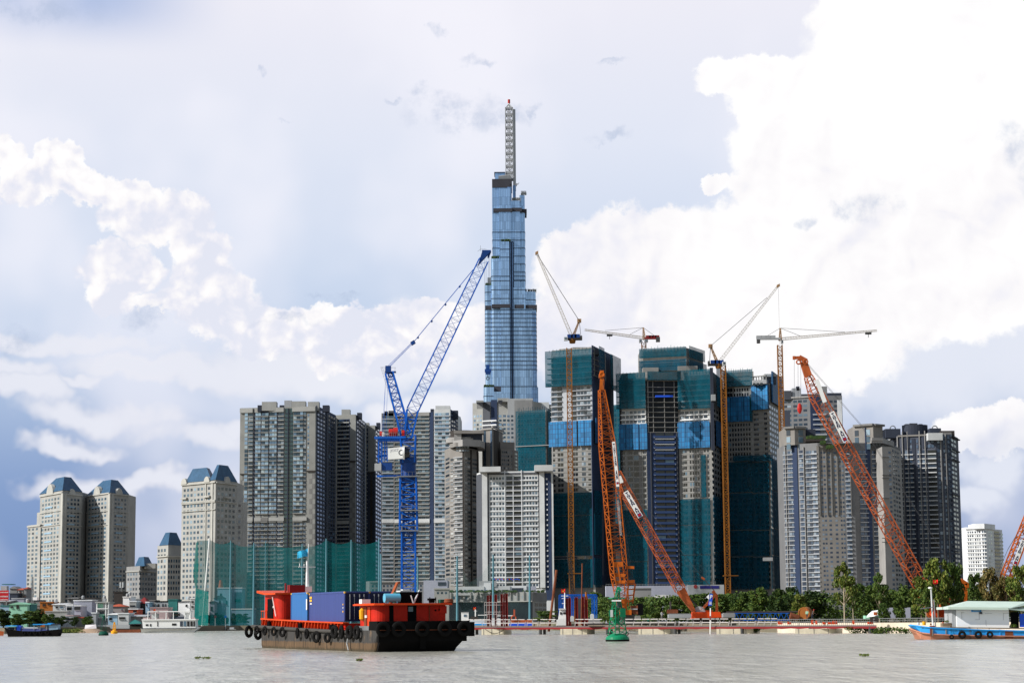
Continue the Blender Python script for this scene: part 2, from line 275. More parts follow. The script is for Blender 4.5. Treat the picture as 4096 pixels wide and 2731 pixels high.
# ------------------------------------------------------------------ building blocks
ORG = {}
def link(o): S.collection.objects.link(o)
USED = set()
def tag(o, label=None, cat=None, group=None, kind=None):
    if label:
        assert label not in USED or group, label
        USED.add(label); o['label'] = label
    if cat: o['category'] = cat
    if group: o['group'] = group
    if kind: o['kind'] = kind
    return o
def thing(name, label, cat, loc=(0, 0, 0), group=None):
    o = bpy.data.objects.new(name, None); link(o); o.location = loc; o.empty_display_size = 1; ORG[o.name] = Vector(loc)
    return tag(o, label, cat, group)
class MB:
    def __init__(s): s.v, s.f, s.mi, s.cur = [], [], [], 0
    def add(s, vs, fs):
        k = len(s.v); s.v += [tuple(v) for v in vs]; s.f += [tuple(i+k for i in f) for f in fs]; s.mi += [s.cur]*len(fs); return s
    def box(s, a, b):
        x0, x1 = sorted((a[0], b[0])); y0, y1 = sorted((a[1], b[1])); z0, z1 = sorted((a[2], b[2]))
        return s.add([(x0,y0,z0),(x1,y0,z0),(x1,y1,z0),(x0,y1,z0),(x0,y0,z1),(x1,y0,z1),(x1,y1,z1),(x0,y1,z1)], BOXF)
    def obox(s, o, ax, ay, az, c=(0, 0, 0)):
        """box centred on o with half axes ax ay az"""
        o, ax, ay, az = Vector(o), Vector(ax), Vector(ay), Vector(az)
        return s.add([o+ax*i+ay*j+az*k for k in (-1, 1) for i, j in ((-1,-1),(1,-1),(1,1),(-1,1))], BOXF)
    def prism(s, pts, z0, z1):
        n = len(pts)
        return s.add([(p[0], p[1], z0) for p in pts]+[(p[0], p[1], z1) for p in pts], [tuple(range(n))[::-1], tuple(range(n, 2*n))]+[(i, (i+1) % n, n+(i+1) % n, n+i) for i in range(n)])
    def loft(s, A, B):
        n = len(A); return s.add(list(A)+list(B), [tuple(range(n))[::-1], tuple(range(n, 2*n))]+[(i, (i+1) % n, n+(i+1) % n, n+i) for i in range(n)])
    def beam(s, p, q, w, h=None):
        p, q = Vector(p), Vector(q); d = q-p; L = d.length
        if L < 1e-6: return s
        d /= L; up = Vector((0, 0, 1)) if abs(d.z) < .9 else Vector((0, 1, 0))
        a = d.cross(up).normalized(); b = a.cross(d); h = h or w
        return s.obox((p+q)/2, a*w/2, b*h/2, d*L/2)
    def cyl(s, p, q, r, r2=None, n=8, cap=True):
        p, q = Vector(p), Vector(q); d = (q-p).normalized(); up = Vector((0, 0, 1)) if abs(d.z) < .9 else Vector((0, 1, 0))
        a = d.cross(up).normalized(); b = a.cross(d); r2 = r if r2 is None else r2
        vs = [p+(a*math.cos(t)+b*math.sin(t))*r for t in [2*math.pi*i/n for i in range(n)]]+[q+(a*math.cos(t)+b*math.sin(t))*r2 for t in [2*math.pi*i/n for i in range(n)]]
        return s.add(vs, [(i, (i+1) % n, n+(i+1) % n, n+i) for i in range(n)]+[tuple(range(n))[::-1], tuple(range(n, 2*n))])
    def path(s, pts, r, n=6):
        for a, b in zip(pts, pts[1:]): s.cyl(a, b, r, n=n)
        return s
    def torus(s, c, axis, R_, r, n=20, m=8, flat=1.0):
        c, ax = Vector(c), Vector(axis).normalized(); up = Vector((0, 0, 1)) if abs(ax.z) < .9 else Vector((1, 0, 0))
        a = ax.cross(up).normalized(); b = a.cross(ax); vs, fs = [], []
        for i in range(n):
            t = 2*math.pi*i/n; rad = a*math.cos(t)+b*math.sin(t)
            for j in range(m):
                q = 2*math.pi*j/m; vs.append(c+rad*(R_+r*math.cos(q))+ax*r*flat*math.sin(q))
        for i in range(n):
            for j in range(m): fs.append((i*m+j, ((i+1) % n)*m+j, ((i+1) % n)*m+(j+1) % m, i*m+(j+1) % m))
        return s.add(vs, fs)
    def lathe(s, c, prof, n=20, sx=1, sy=1):
        c = Vector(c); vs, fs = [], []
        for (r, z) in prof:
            for i in range(n): t = 2*math.pi*i/n; vs.append(c+Vector((r*math.cos(t)*sx, r*math.sin(t)*sy, z)))
        for k in range(len(prof)-1):
            for i in range(n): fs.append((k*n+i, k*n+(i+1) % n, (k+1)*n+(i+1) % n, (k+1)*n+i))
        fs.append(tuple(range(n))[::-1]); fs.append(tuple(range((len(prof)-1)*n, len(prof)*n))); return s.add(vs, fs)
    def quad(s, *p): return s.add(p, [tuple(range(len(p)))])
    def pb(s, x0, x1, y0, y1, d, dep, py=None):
        """box whose camera side covers the given picture rectangle at distance d, dep metres deep"""
        a, b = P(x0, y1, d), P(x1, y0, d); return s.box((a.x, d, a.z), (b.x, d+dep, b.z))
    def build(s, name, m, parent=None, smooth=False, origin=None, **kw):
        me = bpy.data.meshes.new(name)
        if parent is not None: O = ORG[parent.name]
        elif origin is not None: O = Vector(origin)
        else:
            xs = [v[0] for v in s.v]; ys = [v[1] for v in s.v]; O = Vector(((min(xs)+max(xs))/2, (min(ys)+max(ys))/2, min(v[2] for v in s.v)))
        me.from_pydata([(v[0]-O.x, v[1]-O.y, v[2]-O.z) for v in s.v], [], s.f)
        ms = m if isinstance(m, (list, tuple)) else [m]
        for q in ms: me.materials.append(M[q])
        if len(ms) > 1: me.polygons.foreach_set('material_index', s.mi)
        if smooth: me.polygons.foreach_set('use_smooth', [True]*len(me.polygons))
        me.update(); o = bpy.data.objects.new(name, me); link(o)
        if parent is not None: o.parent = parent
        else: o.location = O
        ORG[o.name] = O
        if kw: tag(o, **kw)
        return o
BOXF = [(0,3,2,1),(4,5,6,7),(0,1,5,4),(1,2,6,5),(2,3,7,6),(3,0,4,7)]
def stroke_text(body, o, xd, yd, h, m, parent, name='lettering', t=.02, font_w=1.0):
    """lettering as thin raised mesh; o = lower left corner, xd yd reading and up directions"""
    cu = bpy.data.curves.new('t', 'FONT'); cu.body = body; cu.size = 1; cu.extrude = 0.0; cu.offset = .015
    ob = bpy.data.objects.new('t', cu); link(ob); dg = bpy.context.evaluated_depsgraph_get()
    me = bpy.data.meshes.new_from_object(ob.evaluated_get(dg)); bpy.data.objects.remove(ob)
    xs = [v.co.x for v in me.vertices]; ys = [v.co.y for v in me.vertices]; x0, y0 = min(xs), min(ys); sc = h/(max(ys)-y0)
    wd = (max(xs)-x0)*sc; xd, yd = Vector(xd).normalized(), Vector(yd).normalized(); nn = xd.cross(yd)
    fw = font_w/wd if font_w else 1
    b = MB(); b.add([Vector(o)+xd*(v.co.x-x0)*sc*fw+yd*(v.co.y-y0)*sc+nn*t for v in me.vertices], [tuple(p.vertices) for p in me.polygons])
    bpy.data.meshes.remove(me); return b.build(name, m, parent)
def lattice(b, p0, p1, side, w0, w1, n, rc, rd, h0=None, h1=None, horiz=True, w_at=None):
    """four-chord truss from p0 to p1; side = direction of its width"""
    p0, p1 = Vector(p0), Vector(p1); d = (p1-p0).normalized(); a = Vector(side); a = (a-d*a.dot(d)).normalized(); c = d.cross(a)
    h0 = w0 if h0 is None else h0; h1 = w1 if h1 is None else h1
    W_ = w_at or (lambda t: (w0+(w1-w0)*t, h0+(h1-h0)*t)); rings = []
    for i in range(n+1):
        t = i/n; w, h = W_(t); o = p0+(p1-p0)*t
        rings.append([o+a*w/2+c*h/2, o-a*w/2+c*h/2, o-a*w/2-c*h/2, o+a*w/2-c*h/2])
    for k in range(4):
        step = max(1, n//10) if w_at else n
        for i in range(0, n, step): b.beam(rings[i][k], rings[min(n, i+step)][k], rc)
    for i in range(n):
        for k in range(4):
            k2 = (k+1) % 4
            if horiz: b.beam(rings[i][k], rings[i][k2], rd)
            if i % 2: b.beam(rings[i][k], rings[i+1][k2], rd)
            else: b.beam(rings[i][k2], rings[i+1][k], rd)
    return b
class Tower:
    def __init__(s, name, label, cat, chain, ytop, wall='beige', back=26, z0=1.7, group=None):
        s.top = None; px, d = chain[len(chain)//2]; s.px, s.d, s.z0 = px, d, z0
        c = P(px, ytop, d); s.root = thing(name, label, cat, (c.x, d+back/2, z0), group); s.units = {}; s.F = []
        s.vol(chain, ytop, wall, back)
    def vol(s, chain, ytop, wall, back=26, z0=None, ybot=None, part='wall', full=False):
        """another block of the same building; its faces are appended to s.F"""
        zt = P(chain[0][0], ytop, chain[0][1]).z; zb = s.z0 if z0 is None else z0
        if s.top is None: s.top = zt; s.yt0 = ytop
        elif ytop < s.yt0 and not full: zb = s.top-.5
        if ybot: zb = P(chain[0][0], ybot, chain[0][1]).z
        pts = [P(x, ytop, d).xy for x, d in chain]; poly = list(pts)+[Vector((pts[-1].x, pts[-1].y+back)), Vector((pts[0].x, pts[0].y+back))]
        MB().prism(poly, zb, zt).build(part, wall, s.root); i0 = len(s.F)
        for a, b in zip(pts, pts[1:]): s.F.append((a, b))
        s.last = (pts, zt); return i0
    def z(s, py, f=0):
        """height at which the middle of face f shows at picture height py"""
        a, b = s.F[f]; m = (a+b)/2; return P(proj((m.x, m.y, 60))[0], py, m.y).z
    def U(s, f, px, py=2000):
        a, b = s.F[f]; r = ray(px, py); e = b-a; den = e.x*r.y-e.y*r.x
        return (a.y*r.x-a.x*r.y)/den*e.length
    def obx(s, mb, f, ua, ub, za, zb, n0, n1):
        a, b = s.F[f]; e = (b-a).normalized(); n = Vector((e.y, -e.x)); c = a+e*(ua+ub)/2+n*(n0+n1)/2
        mb.obox((c.x, c.y, (za+zb)/2), (e.x*(ub-ua)/2, e.y*(ub-ua)/2, 0), (n.x*(n1-n0)/2, n.y*(n1-n0)/2, 0), (0, 0, (zb-za)/2))
    def strip(s, f, xa, xb, ya, yb, m, proud=.3, name='pier', sink=.3):
        ua, ub = s.U(f, xa, (ya+yb)/2), s.U(f, xb, (ya+yb)/2); b = MB(); s.obx(b, f, ua, ub, s.z(yb, f), s.z(ya, f), -sink, proud); return b.build(name, m, s.root)
    def _u(s, kind, f, ua, ub, za, zb, n0, n1, m): s.units.setdefault(kind, []).append((f, ua, ub, za, zb, n0, n1, m))
    def win(s, f, xa, xb, ya, yb, pitch, h=.55, n=1, gap=.3, m='win_dark', off=.25, proud=.06, kind='window', skip=0.0, jit=0):
        ua, ub = s.U(f, xa, 1900), s.U(f, xb, 1900); zt, zb = s.z(ya, f), s.z(yb, f); k = max(1, round((yb-ya)/pitch)); fh = (zt-zb)/k; w = (ub-ua)/n
        for i in range(k):
            for j in range(n):
                if skip and random.random() < skip: continue
                a = ua+w*(j+gap/2); z = zb+fh*(i+off); s._u(kind, f, a, a+w*(1-gap), z, z+fh*h, -.2, proud, m)
    def slab(s, f, xa, xb, ya, yb, pitch, h=.3, proud=.6, m='white_trim', kind='balcony', off=0.0, n=1, gap=0.0):
        ua, ub = s.U(f, xa, 1900), s.U(f, xb, 1900); zt, zb = s.z(ya, f), s.z(yb, f); k = max(1, round((yb-ya)/pitch)); fh = (zt-zb)/k; w = (ub-ua)/n
        for i in range(k):
            for j in range(n): a = ua+w*(j+gap/2); z = zb+fh*(i+off); s._u(kind, f, a, a+w*(1-gap), z, z+fh*h, -.2, proud, m)
    def done(s, cap=100):
        O = ORG[s.root.name]
        for kind, L in s.units.items():
            L.sort(key=lambda q: -round((q[2]-q[1])*(q[4]-q[3]), 0)*1000-q[3]); cache = {}
            for q in L[:cap]:
                f, ua, ub, za, zb, n0, n1, m = q; a, b = s.F[f]; e = (b-a).normalized(); n = Vector((e.y, -e.x))
                key = (round(ub-ua, 1), round(zb-za, 1), round(n1-n0, 1), m); me = cache.get(key)
                if me is None:
                    hx, hy, hz = (ub-ua)/2, (n1-n0)/2, (zb-za)/2; me = bpy.data.meshes.new(kind)
                    me.from_pydata([(i*hx, j*hy, k*hz) for k in (-1, 1) for i, j in ((-1,-1),(1,-1),(1,1),(-1,1))], [], BOXF); me.materials.append(M[m]); cache[key] = me
                c = a+e*(ua+ub)/2+n*(n0+n1)/2; o = bpy.data.objects.new(kind, me); link(o); o.parent = s.root
                o.location = (c.x-O.x, c.y-O.y, (za+zb)/2-O.z); o.rotation_euler = (0, 0, math.atan2(e.y, e.x))
            if L[cap:]:
                ms = sorted({q[7] for q in L[cap:]}); b = MB()
                for q in L[cap:]: b.cur = ms.index(q[7]); s.obx(b, *q[:7])
                b.build(kind, ms, s.root, kind='stuff')
        return s
    def roofbox(s, x0, x1, ya, yb, m, dep=8, dd=4, name='roof_house'):
        """plant room standing on the roof, dd metres behind the front"""
        d = s.d+dd; b = MB().pb(x0, x1, ya, yb+6, d, dep); return b.build(name, m, s.root)
    def hip(s, pts, zt, h, inset=.36, m='blue_tile', over=.6):
        c = sum((Vector(p) for p in pts), Vector((0, 0)))/len(pts); A = [c+(Vector(p)-c)*(1+over/12) for p in pts]; B = [c+(Vector(p)-c)*inset for p in pts]
        return MB().loft([(p.x, p.y, zt) for p in A], [(p.x, p.y, zt+h) for p in B]).build('roof', m, s.root)
# ------------------------------------------------------------------ setting: water, ground
def ground_and_water():
    shore = [(-900, 690, .9), (20, 606, 1), (560, 640, 1), (960, 700, 1), (1500, 700, 1), (1850, 600, 1), (2140, 560, 1), (2380, 520, 1), (2900, 440, 1), (3140, 400, 1), (4300, 338, 1)]
    pts = [(P(x, 2500, d).x, d) for x, d, _ in shore]; pts = [(-9000, 900)]+pts+[(900, 300), (9000, 300)]
    b = MB(); n = len(pts); far = [(x*5 if abs(x) < 5000 else x*2, 22000) for x, y in pts]
    b.v = [(x, y, 1.7) for x, y in pts]+[(x, y, 1.7) for x, y in far]+[(x, y-1.2, -1.0) for x, y in pts]
    for i in range(n-1): b.f += [(i, i+1, n+i+1, n+i), (2*n+i, 2*n+i+1, i+1, i)]
    b.mi = [0]*len(b.f); b.build('ground', 'ground', kind='structure', origin=(0, 0, 0))
    w = MB(); w.quad((-9000, -300, 0), (9000, -300, 0), (9000, 1400, 0), (-9000, 1400, 0)); w.build('water', 'river_water', kind='structure', origin=(0, 0, 0))
ground_and_water()
# ------------------------------------------------------------------ towers behind the river
def hotel_twin():
    T = Tower('apartment_tower', 'cream twin-topped apartment tower with two pale blue hipped roofs at far left', 'apartment tower', [(161, 1545), (250, 1500), (327, 1522)], 1976, 'cream', 30)
    pA, zA = T.last; q = [pA[0], pA[1], pA[2], Vector((pA[1].x+2, pA[1].y+32))]; T.hip(q, zA, 11.0, .36)
    T.vol([(111, 1562), (163, 1540)], 2101, 'cream', 22); f2 = 2
    T.vol([(148, 1556), (163, 1546)], 2050, 'cream', 20)
    f4 = T.vol([(348, 1535), (439, 1500), (514, 1524)], 1982, 'cream', 30); pB, zB = T.last; T.hip([pB[0], pB[1], pB[2], Vector((pB[1].x+2, pB[1].y+32))], zB, 10.5, .36)
    f6 = T.vol([(322, 1560), (388, 1556)], 2050, 'cream', 18); p, z = T.last; T.hip([p[0], p[1], p[1]+Vector((0, 14)), p[0]+Vector((0, 14))], z, 5, .6)
    for f, a, b, n in ((0, 166, 246, 6), (4, 352, 434, 6)):
        T.win(f, a+3, b-4, 1990, 2410, 17, .55, n, .42, 'win_teal'); T.slab(f, a+18, a+46, 1996, 2410, 34, .16, .35, 'sky_wall', 'window_box_or_glint')  # pale blue slabs paint the glints under the windows
    for f, a, b, n in ((1, 253, 324, 5), (5, 443, 511, 5)):
        T.win(f, a+2, b-2, 1990, 2410, 17, .55, n, .42, 'win_dark'); T.slab(f, a+24, a+48, 1996, 2410, 34, .16, .35, 'sky_wall', 'window_box_or_glint')  # same painted glints on the right-hand faces
    T.win(2, 115, 160, 2108, 2410, 17, .55, 3, .45, 'win_teal'); T.win(f6, 326, 384, 2056, 2410, 17, .5, 4, .4, 'win_dark')
    for f, a, b in ((0, 161, 250), (1, 250, 327), (4, 348, 439), (5, 439, 514)):
        for y in (2045, 2100): T.strip(f, a, b, y, y+3, 'cream_trim', .6, 'cornice')
        T.strip(f, a, b, 1975, 1980, 'cream_trim', .8, 'cornice'); T.strip(f, b-7 if f in (0, 4) else a, b if f in (0, 4) else a+9, 1980, 2410, 'cream_trim', .7, 'pier')
        xm = (a+b)/2-2; A, B = T.F[f]; ua, ub = T.U(f, xm-13, 1960), T.U(f, xm+13, 1960); e = (B-A).normalized(); nn = Vector((e.y, -e.x)); c = A+e*(ua+ub)/2; r = (ub-ua)/2; z0 = T.z(1978, f); g = MB()
        g.loft(*[[Vector((c.x, c.y, z0))+Vector((e.x, e.y, 0))*r*math.cos(t)+Vector((0, 0, 1))*r*1.05*math.sin(t)+Vector((nn.x, nn.y, 0))*k for t in [math.pi*i/8 for i in range(9)]] for k in (.9, -1.5)]).build('gable', 'cream_trim', T.root)
    T.strip(2, 111, 163, 2100, 2106, 'cream_trim', .7, 'cornice'); T.strip(f6, 374, 386, 2052, 2410, 'navy_wall_or_shade', .12, 'recess_panel')
    T.done()
def hotel_d():
    T = Tower('apartment_tower', 'tall cream apartment tower with two dark blue hipped roofs beside the green net', 'apartment tower', [(728, 1215), (863, 1190), (947, 1212)], 1931, 'cream', 30)
    p, z = T.last; e = p[1]-p[0]
    T.hip([p[0]+e*.12, p[0]+e*.86, p[0]+e*.86+Vector((1, 15)), p[0]+e*.12+Vector((0, 15))], z, 8.0, .55); T.hip([p[1]+(p[0]-p[1])*.16, p[1], p[2], p[1]+Vector((0, 30))], z, 9.4, .42)
    T.vol([(940, 1216), (972, 1226)], 2003, 'cream', 20)
    T.win(0, 733, 858, 1945, 2400, 22, .5, 9, .42, 'win_teal'); T.win(1, 868, 943, 1945, 2400, 22, .5, 5, .42, 'win_dark'); T.win(2, 950, 968, 2010, 2400, 22, .5, 1, .5, 'win_dark')
    for y in (2003, 2010, 2040): T.strip(0, 728, 863, y, y+3, 'cream_trim', .7, 'cornice')
    for f, a, b in ((0, 728, 863), (1, 863, 947)):
        T.strip(f, a, b, 1930, 1936, 'cream_trim', .8, 'cornice'); T.strip(f, a, b, 2006, 2009, 'cream_trim', .6, 'cornice')
    for f, xm in ((0, 741), (0, 832), (1, 905)):
        A, B = T.F[f]; ua, ub = T.U(f, xm-11, 1930), T.U(f, xm+11, 1930); e = (B-A).normalized(); nn = Vector((e.y, -e.x)); c = A+e*(ua+ub)/2; r = (ub-ua)/2; z0 = T.z(1932, f); g = MB()
        g.loft(*[[Vector((c.x, c.y, z0))+Vector((e.x, e.y, 0))*r*math.cos(t)+Vector((0, 0, 1))*r*1.25*math.sin(t)+Vector((nn.x, nn.y, 0))*k for t in [math.pi*i/8 for i in range(9)]] for k in (1.1, -1.5)]).build('gable', 'cream_trim', T.root)
        T.strip(f, xm-11, xm+11, 1986, 1992, 'cream_trim', 1.4, 'balcony')
    T.strip(0, 846, 851, 1936, 2400, 'cream_trim', .5, 'pier'); T.strip(0, 820, 824, 1936, 2400, 'cream_trim', .5, 'pier'); T.done()
def hotel_c():
    T = Tower('apartment_building', 'slim cream apartment block with one blue roof left of the tall cream tower', 'apartment block', [(630, 1290), (673, 1275), (728, 1290)], 2182, 'cream', 22)
    p, z = T.last; T.hip([p[0]+(p[1]-p[0])*.2, p[1], p[2], p[1]+Vector((0, 20))], z, 8, .5)
    T.vol([(671, 1268), (728, 1272)], 2226, 'cream', 16)
    T.win(0, 634, 670, 2190, 2385, 21, .55, 3, .42, 'win_teal'); T.win(2, 676, 726, 2232, 2385, 21, .55, 5, .42, 'win_dark')
    for f, a, b in ((0, 630, 673), (2, 671, 728)): T.strip(f, a, b, 2222, 2227, 'cream_trim', .9, 'cornice')
    T.done()
    T = Tower('apartment_building', 'low grey-cream apartment block with a blue roof between the two cream towers', 'apartment block', [(506, 1420), (560, 1400), (633, 1440)], 2266, 'grey_wall', 22)
    p, z = T.last; T.hip([p[0]+Vector((6, 0)), p[1]+Vector((3, 0)), p[1]+Vector((6, 16)), p[0]+Vector((6, 16))], z, 6.5, .55)
    T.win(0, 515, 558, 2285, 2385, 21, .5, 4, .4, 'win_dark'); T.win(1, 562, 630, 2285, 2385, 21, .5, 6, .4, 'win_dark'); T.strip(0, 506, 560, 2282, 2286, 'cream', .7, 'cornice'); T.strip(1, 560, 633, 2282, 2286, 'cream', .7, 'cornice')
    T.roofbox(578, 622, 2252, 2266, 'cream'); T.done()
def block_e():
    T = Tower('apartment_tower', 'very tall grey-beige apartment tower with curved glass bays, leftmost of the pale slab towers', 'apartment tower', [(961, 1570), (1262, 1560), (1342, 1640)], 1632, 'beige', 30)
    T.roofbox(1047, 1106, 1606, 1636, 'beige_pale'); T.roofbox(1137, 1166, 1601, 1636, 'lattice_grey'); T.roofbox(1166, 1222, 1604, 1636, 'beige_pale'); T.roofbox(1231, 1276, 1606, 1636, 'beige_pale')
    for a, b in ((1030, 1046), (1118, 1136), (1290, 1316)): T.roofbox(a, b, 1620, 1640, 'slate')
    B_, pit = 2400, 16.3
    def bay(a, b, gm, n, slabm='beige_pale', pr=.9, hh=.22, h=.72):
        T.win(0, a, b, 1650, 2060, pit, h, n, .1, gm, .36, .35); T.win(0, a, b, 2090, B_, pit, .5, max(2, n), .3, 'win_slate', .4, .2); T.slab(0, a, b, 1650, B_, pit, hh, pr, slabm, 'balcony')
    bay(977, 990, 'win_blue', 1, 'beige', .3); bay(993, 1011, 'win_dark', 1, 'beige_pale', 1.2)
    bay(1020, 1042, 'win_blue', 2, 'beige'); bay(1045, 1073, 'win_blue', 2, 'beige', 1.3); bay(1077, 1106, 'win_blue', 3, 'beige'); bay(1112, 1135, 'win_dark', 2, 'beige_pale', 1.1)
    bay(1173, 1212, 'win_blue', 3, 'beige', 1.3); bay(1213, 1224, 'win_dark', 1, 'beige', .4); T.win(0, 1229, 1236, 1655, 1880, pit, .5, 1, .1, 'win_blue')
    for a, b, m in ((1012, 1018, 'slate'), (1042, 1045, 'slate2'), (1073, 1077, 'slate2'), (1107, 1111, 'slate'), (1137, 1170, 'teal_glass')): T.strip(0, a, b, 1634, B_, m, .2, 'recess_panel')
    T.slab(0, 1139, 1168, 1640, B_, pit, .22, .5, 'slate', 'floor_band'); T.strip(0, 1150, 1153, 1634, B_, 'slate', 1.0, 'fin')
    for a, b in ((961, 1012), (1020, 1042), (1077, 1136), (1170, 1262)): T.strip(0, a, b, 1630, 1648, 'beige_pale', 1.2, 'parapet')
    T.strip(0, 1045, 1073, 1634, 1650, 'slate', .7, 'parapet')
    for a, b, m in ((975, 1012, 'beige_pale'), (1018, 1045, 'beige_pale'), (1046, 1073, 'taupe'), (1076, 1137, 'beige_pale'), (1172, 1228, 'beige_pale')): T.strip(0, a, b, 2069, 2083, m, 1.35, 'belt')
    T.strip(0, 1228, 1262, 1884, 1889, 'brown_dark', .9, 'belt'); T.strip(0, 961, 990, 1891, 1895, 'brown_dark', .9, 'belt')
    for x0, x1 in ((1237, 1259), (962, 974)):
        y = 1896; k = 0
        while y < 2385: T.strip(0, x0 if k % 2 else (x0+x1)/2, (x0+x1)/2 if k % 2 else x1, y, y+20, 'taupe', .12, 'wall_panel'); y += 20; k += 1
    T.strip(1, 1264, 1342, 1640, B_, 'navy_wall_or_shade', .1, 'cladding_or_shade'); T.win(1, 1266, 1300, 1650, B_, pit, .5, 3, .4, 'win_black', .3, .3); T.win(1, 1310, 1340, 1650, B_, pit, .5, 3, .4, 'win_black', .3, .3)  # navy sheet paints this side's shade over the beige wall
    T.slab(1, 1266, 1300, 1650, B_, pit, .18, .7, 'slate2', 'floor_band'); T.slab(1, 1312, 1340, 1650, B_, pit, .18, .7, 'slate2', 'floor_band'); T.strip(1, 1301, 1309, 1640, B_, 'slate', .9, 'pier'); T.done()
def block_f():
    T = Tower('apartment_tower', 'narrow grey-beige apartment tower right behind the curved-glass tower, its blank panel facing out', 'apartment tower', [(1340, 1660), (1423, 1655), (1460, 1720)], 1660, 'beige', 28)
    T.roofbox(1366, 1400, 1637, 1666, 'beige_pale'); T.roofbox(1428, 1446, 1650, 1668, 'slate'); B_, pit = 2400, 16
    T.strip(0, 1340, 1398, 1676, B_, 'navy_wall_or_shade', .1, 'recess_panel')
    T.win(0, 1342, 1396, 1676, B_, pit, .55, 5, .35, 'win_black', .3, .3); T.slab(0, 1341, 1397, 1676, B_, pit, .3, .9, 'beige_pale', 'balcony')
    T.strip(0, 1398, 1423, 1843, 1849, 'brown_dark', .8, 'belt'); T.strip(0, 1341, 1397, 2081, 2095, 'beige_pale', 1.2, 'belt')
    y, k = 1850, 0
    while y < 2385: T.strip(0, 1399 if k % 2 else 1410, 1410 if k % 2 else 1421, y, y+20, 'taupe', .12, 'wall_panel'); y += 20; k += 1
    T.strip(1, 1424, 1460, 1680, B_, 'navy_wall_or_shade', .1, 'cladding_or_shade'); T.win(1, 1425, 1458, 1676, B_, pit, .5, 4, .4, 'win_black', .3, .3); T.slab(1, 1425, 1458, 1676, B_, pit, .15, .6, 'slate2', 'floor_band'); T.done()  # side wall's shade painted as a navy sheet
    T = Tower('apartment_tower', 'dark narrow apartment tower with a beige blank panel just left of the blue crane', 'apartment tower', [(1459, 1740), (1500, 1736), (1524, 1790)], 1702, 'beige', 26)
    T.roofbox(1505, 1520, 1690, 1708, 'slate'); T.roofbox(1460, 1476, 1690, 1708, 'beige_pale')
    T.strip(0, 1459, 1472, 1712, B_, 'navy_wall_or_shade', .15, 'recess_panel'); T.win(0, 1460, 1471, 1712, B_, 16, .5, 1, .2, 'win_black', .3, .3); T.slab(0, 1460, 1471, 1712, B_, 16, .22, .8, 'beige_pale', 'balcony')
    T.strip(0, 1472, 1500, 1886, 1891, 'brown_dark', .6, 'belt'); T.strip(0, 1472, 1500, 1891, B_, 'slate', .25, 'cladding_or_shade'); T.strip(0, 1482, 1490, 1891, B_, 'brown_dark', .4, 'wall_panel')
    T.strip(1, 1501, 1524, 1712, B_, 'slate', .15, 'cladding_or_shade'); T.win(1, 1501, 1523, 1712, B_, 16, .5, 3, .3, 'win_black', .3, .3); T.done()
def block_h():
    T = Tower('apartment_tower', 'pale apartment tower with banded balconies directly behind the blue tower crane', 'apartment tower', [(1526, 1500), (1575, 1500), (1735, 1496), (1800, 1486), (1843, 1540)], 1652, 'cool_wall', 30)
    T.vol([(1736, 1484), (1801, 1482)], 1637, 'white_wall', 10, full=True); B_, pit = 2330, 15.7
    T.roofbox(1742, 1800, 1622, 1645, 'white_wall', 12); T.roofbox(1802, 1832, 1641, 1668, 'slate'); T.roofbox(1537, 1550, 1644, 1656, 'slate'); T.roofbox(1554, 1576, 1642, 1658, 'slate2'); T.roofbox(1722, 1736, 1635, 1658, 'slate')
    T.win(0, 1529, 1574, 1662, B_, pit, .6, 3, .14, 'win_teal', .34, .15); T.slab(0, 1528, 1575, 1662, B_, pit, .26, .8, 'white_dull', 'balcony')
    T.win(1, 1580, 1602, 1662, B_, pit, .55, 2, .2, 'win_teal', .36, .15); T.slab(1, 1578, 1604, 1662, B_, pit, .24, .8, 'beige', 'balcony')
    T.win(1, 1612, 1716, 1662, B_, pit, .6, 7, .18, 'win_teal', .34, .15); T.slab(1, 1610, 1718, 1662, B_, pit, .24, .9, 'beige_pale', 'balcony')
    for a, b, m in ((1604, 1610, 'taupe'), (1720, 1735, 'navy_wall_or_shade'), (1575, 1579, 'taupe'), (1656, 1661, 'tan')): T.strip(1, a, b, 1650, B_, m, .6, 'pier')
    T.strip(1, 1578, 1718, 1650, 1664, 'tan_light', 1.1, 'parapet')
    T.win(4, 1739, 1797, 1650, B_, pit, .6, 4, .14, 'win_blue', .34, .15); T.slab(4, 1737, 1800, 1650, B_, pit, .26, .9, 'white_dull', 'balcony')
    T.strip(3, 1803, 1832, 1650, B_, 'navy_wall_or_shade', .15, 'cladding_or_shade'); T.win(3, 1804, 1831, 1655, B_, pit, .5, 3, .3, 'win_black', .3, .3); T.strip(3, 1833, 1843, 1655, B_, 'white_trim', .3, 'pier')  # navy sheet carries the shade of this side face in its colour
    for f, a, b in ((0, 1527, 1576), (1, 1578, 1719), (4, 1737, 1800)): T.strip(f, a, b, 2075, 2090, 'white_wall', 1.2, 'belt')
    T.done()
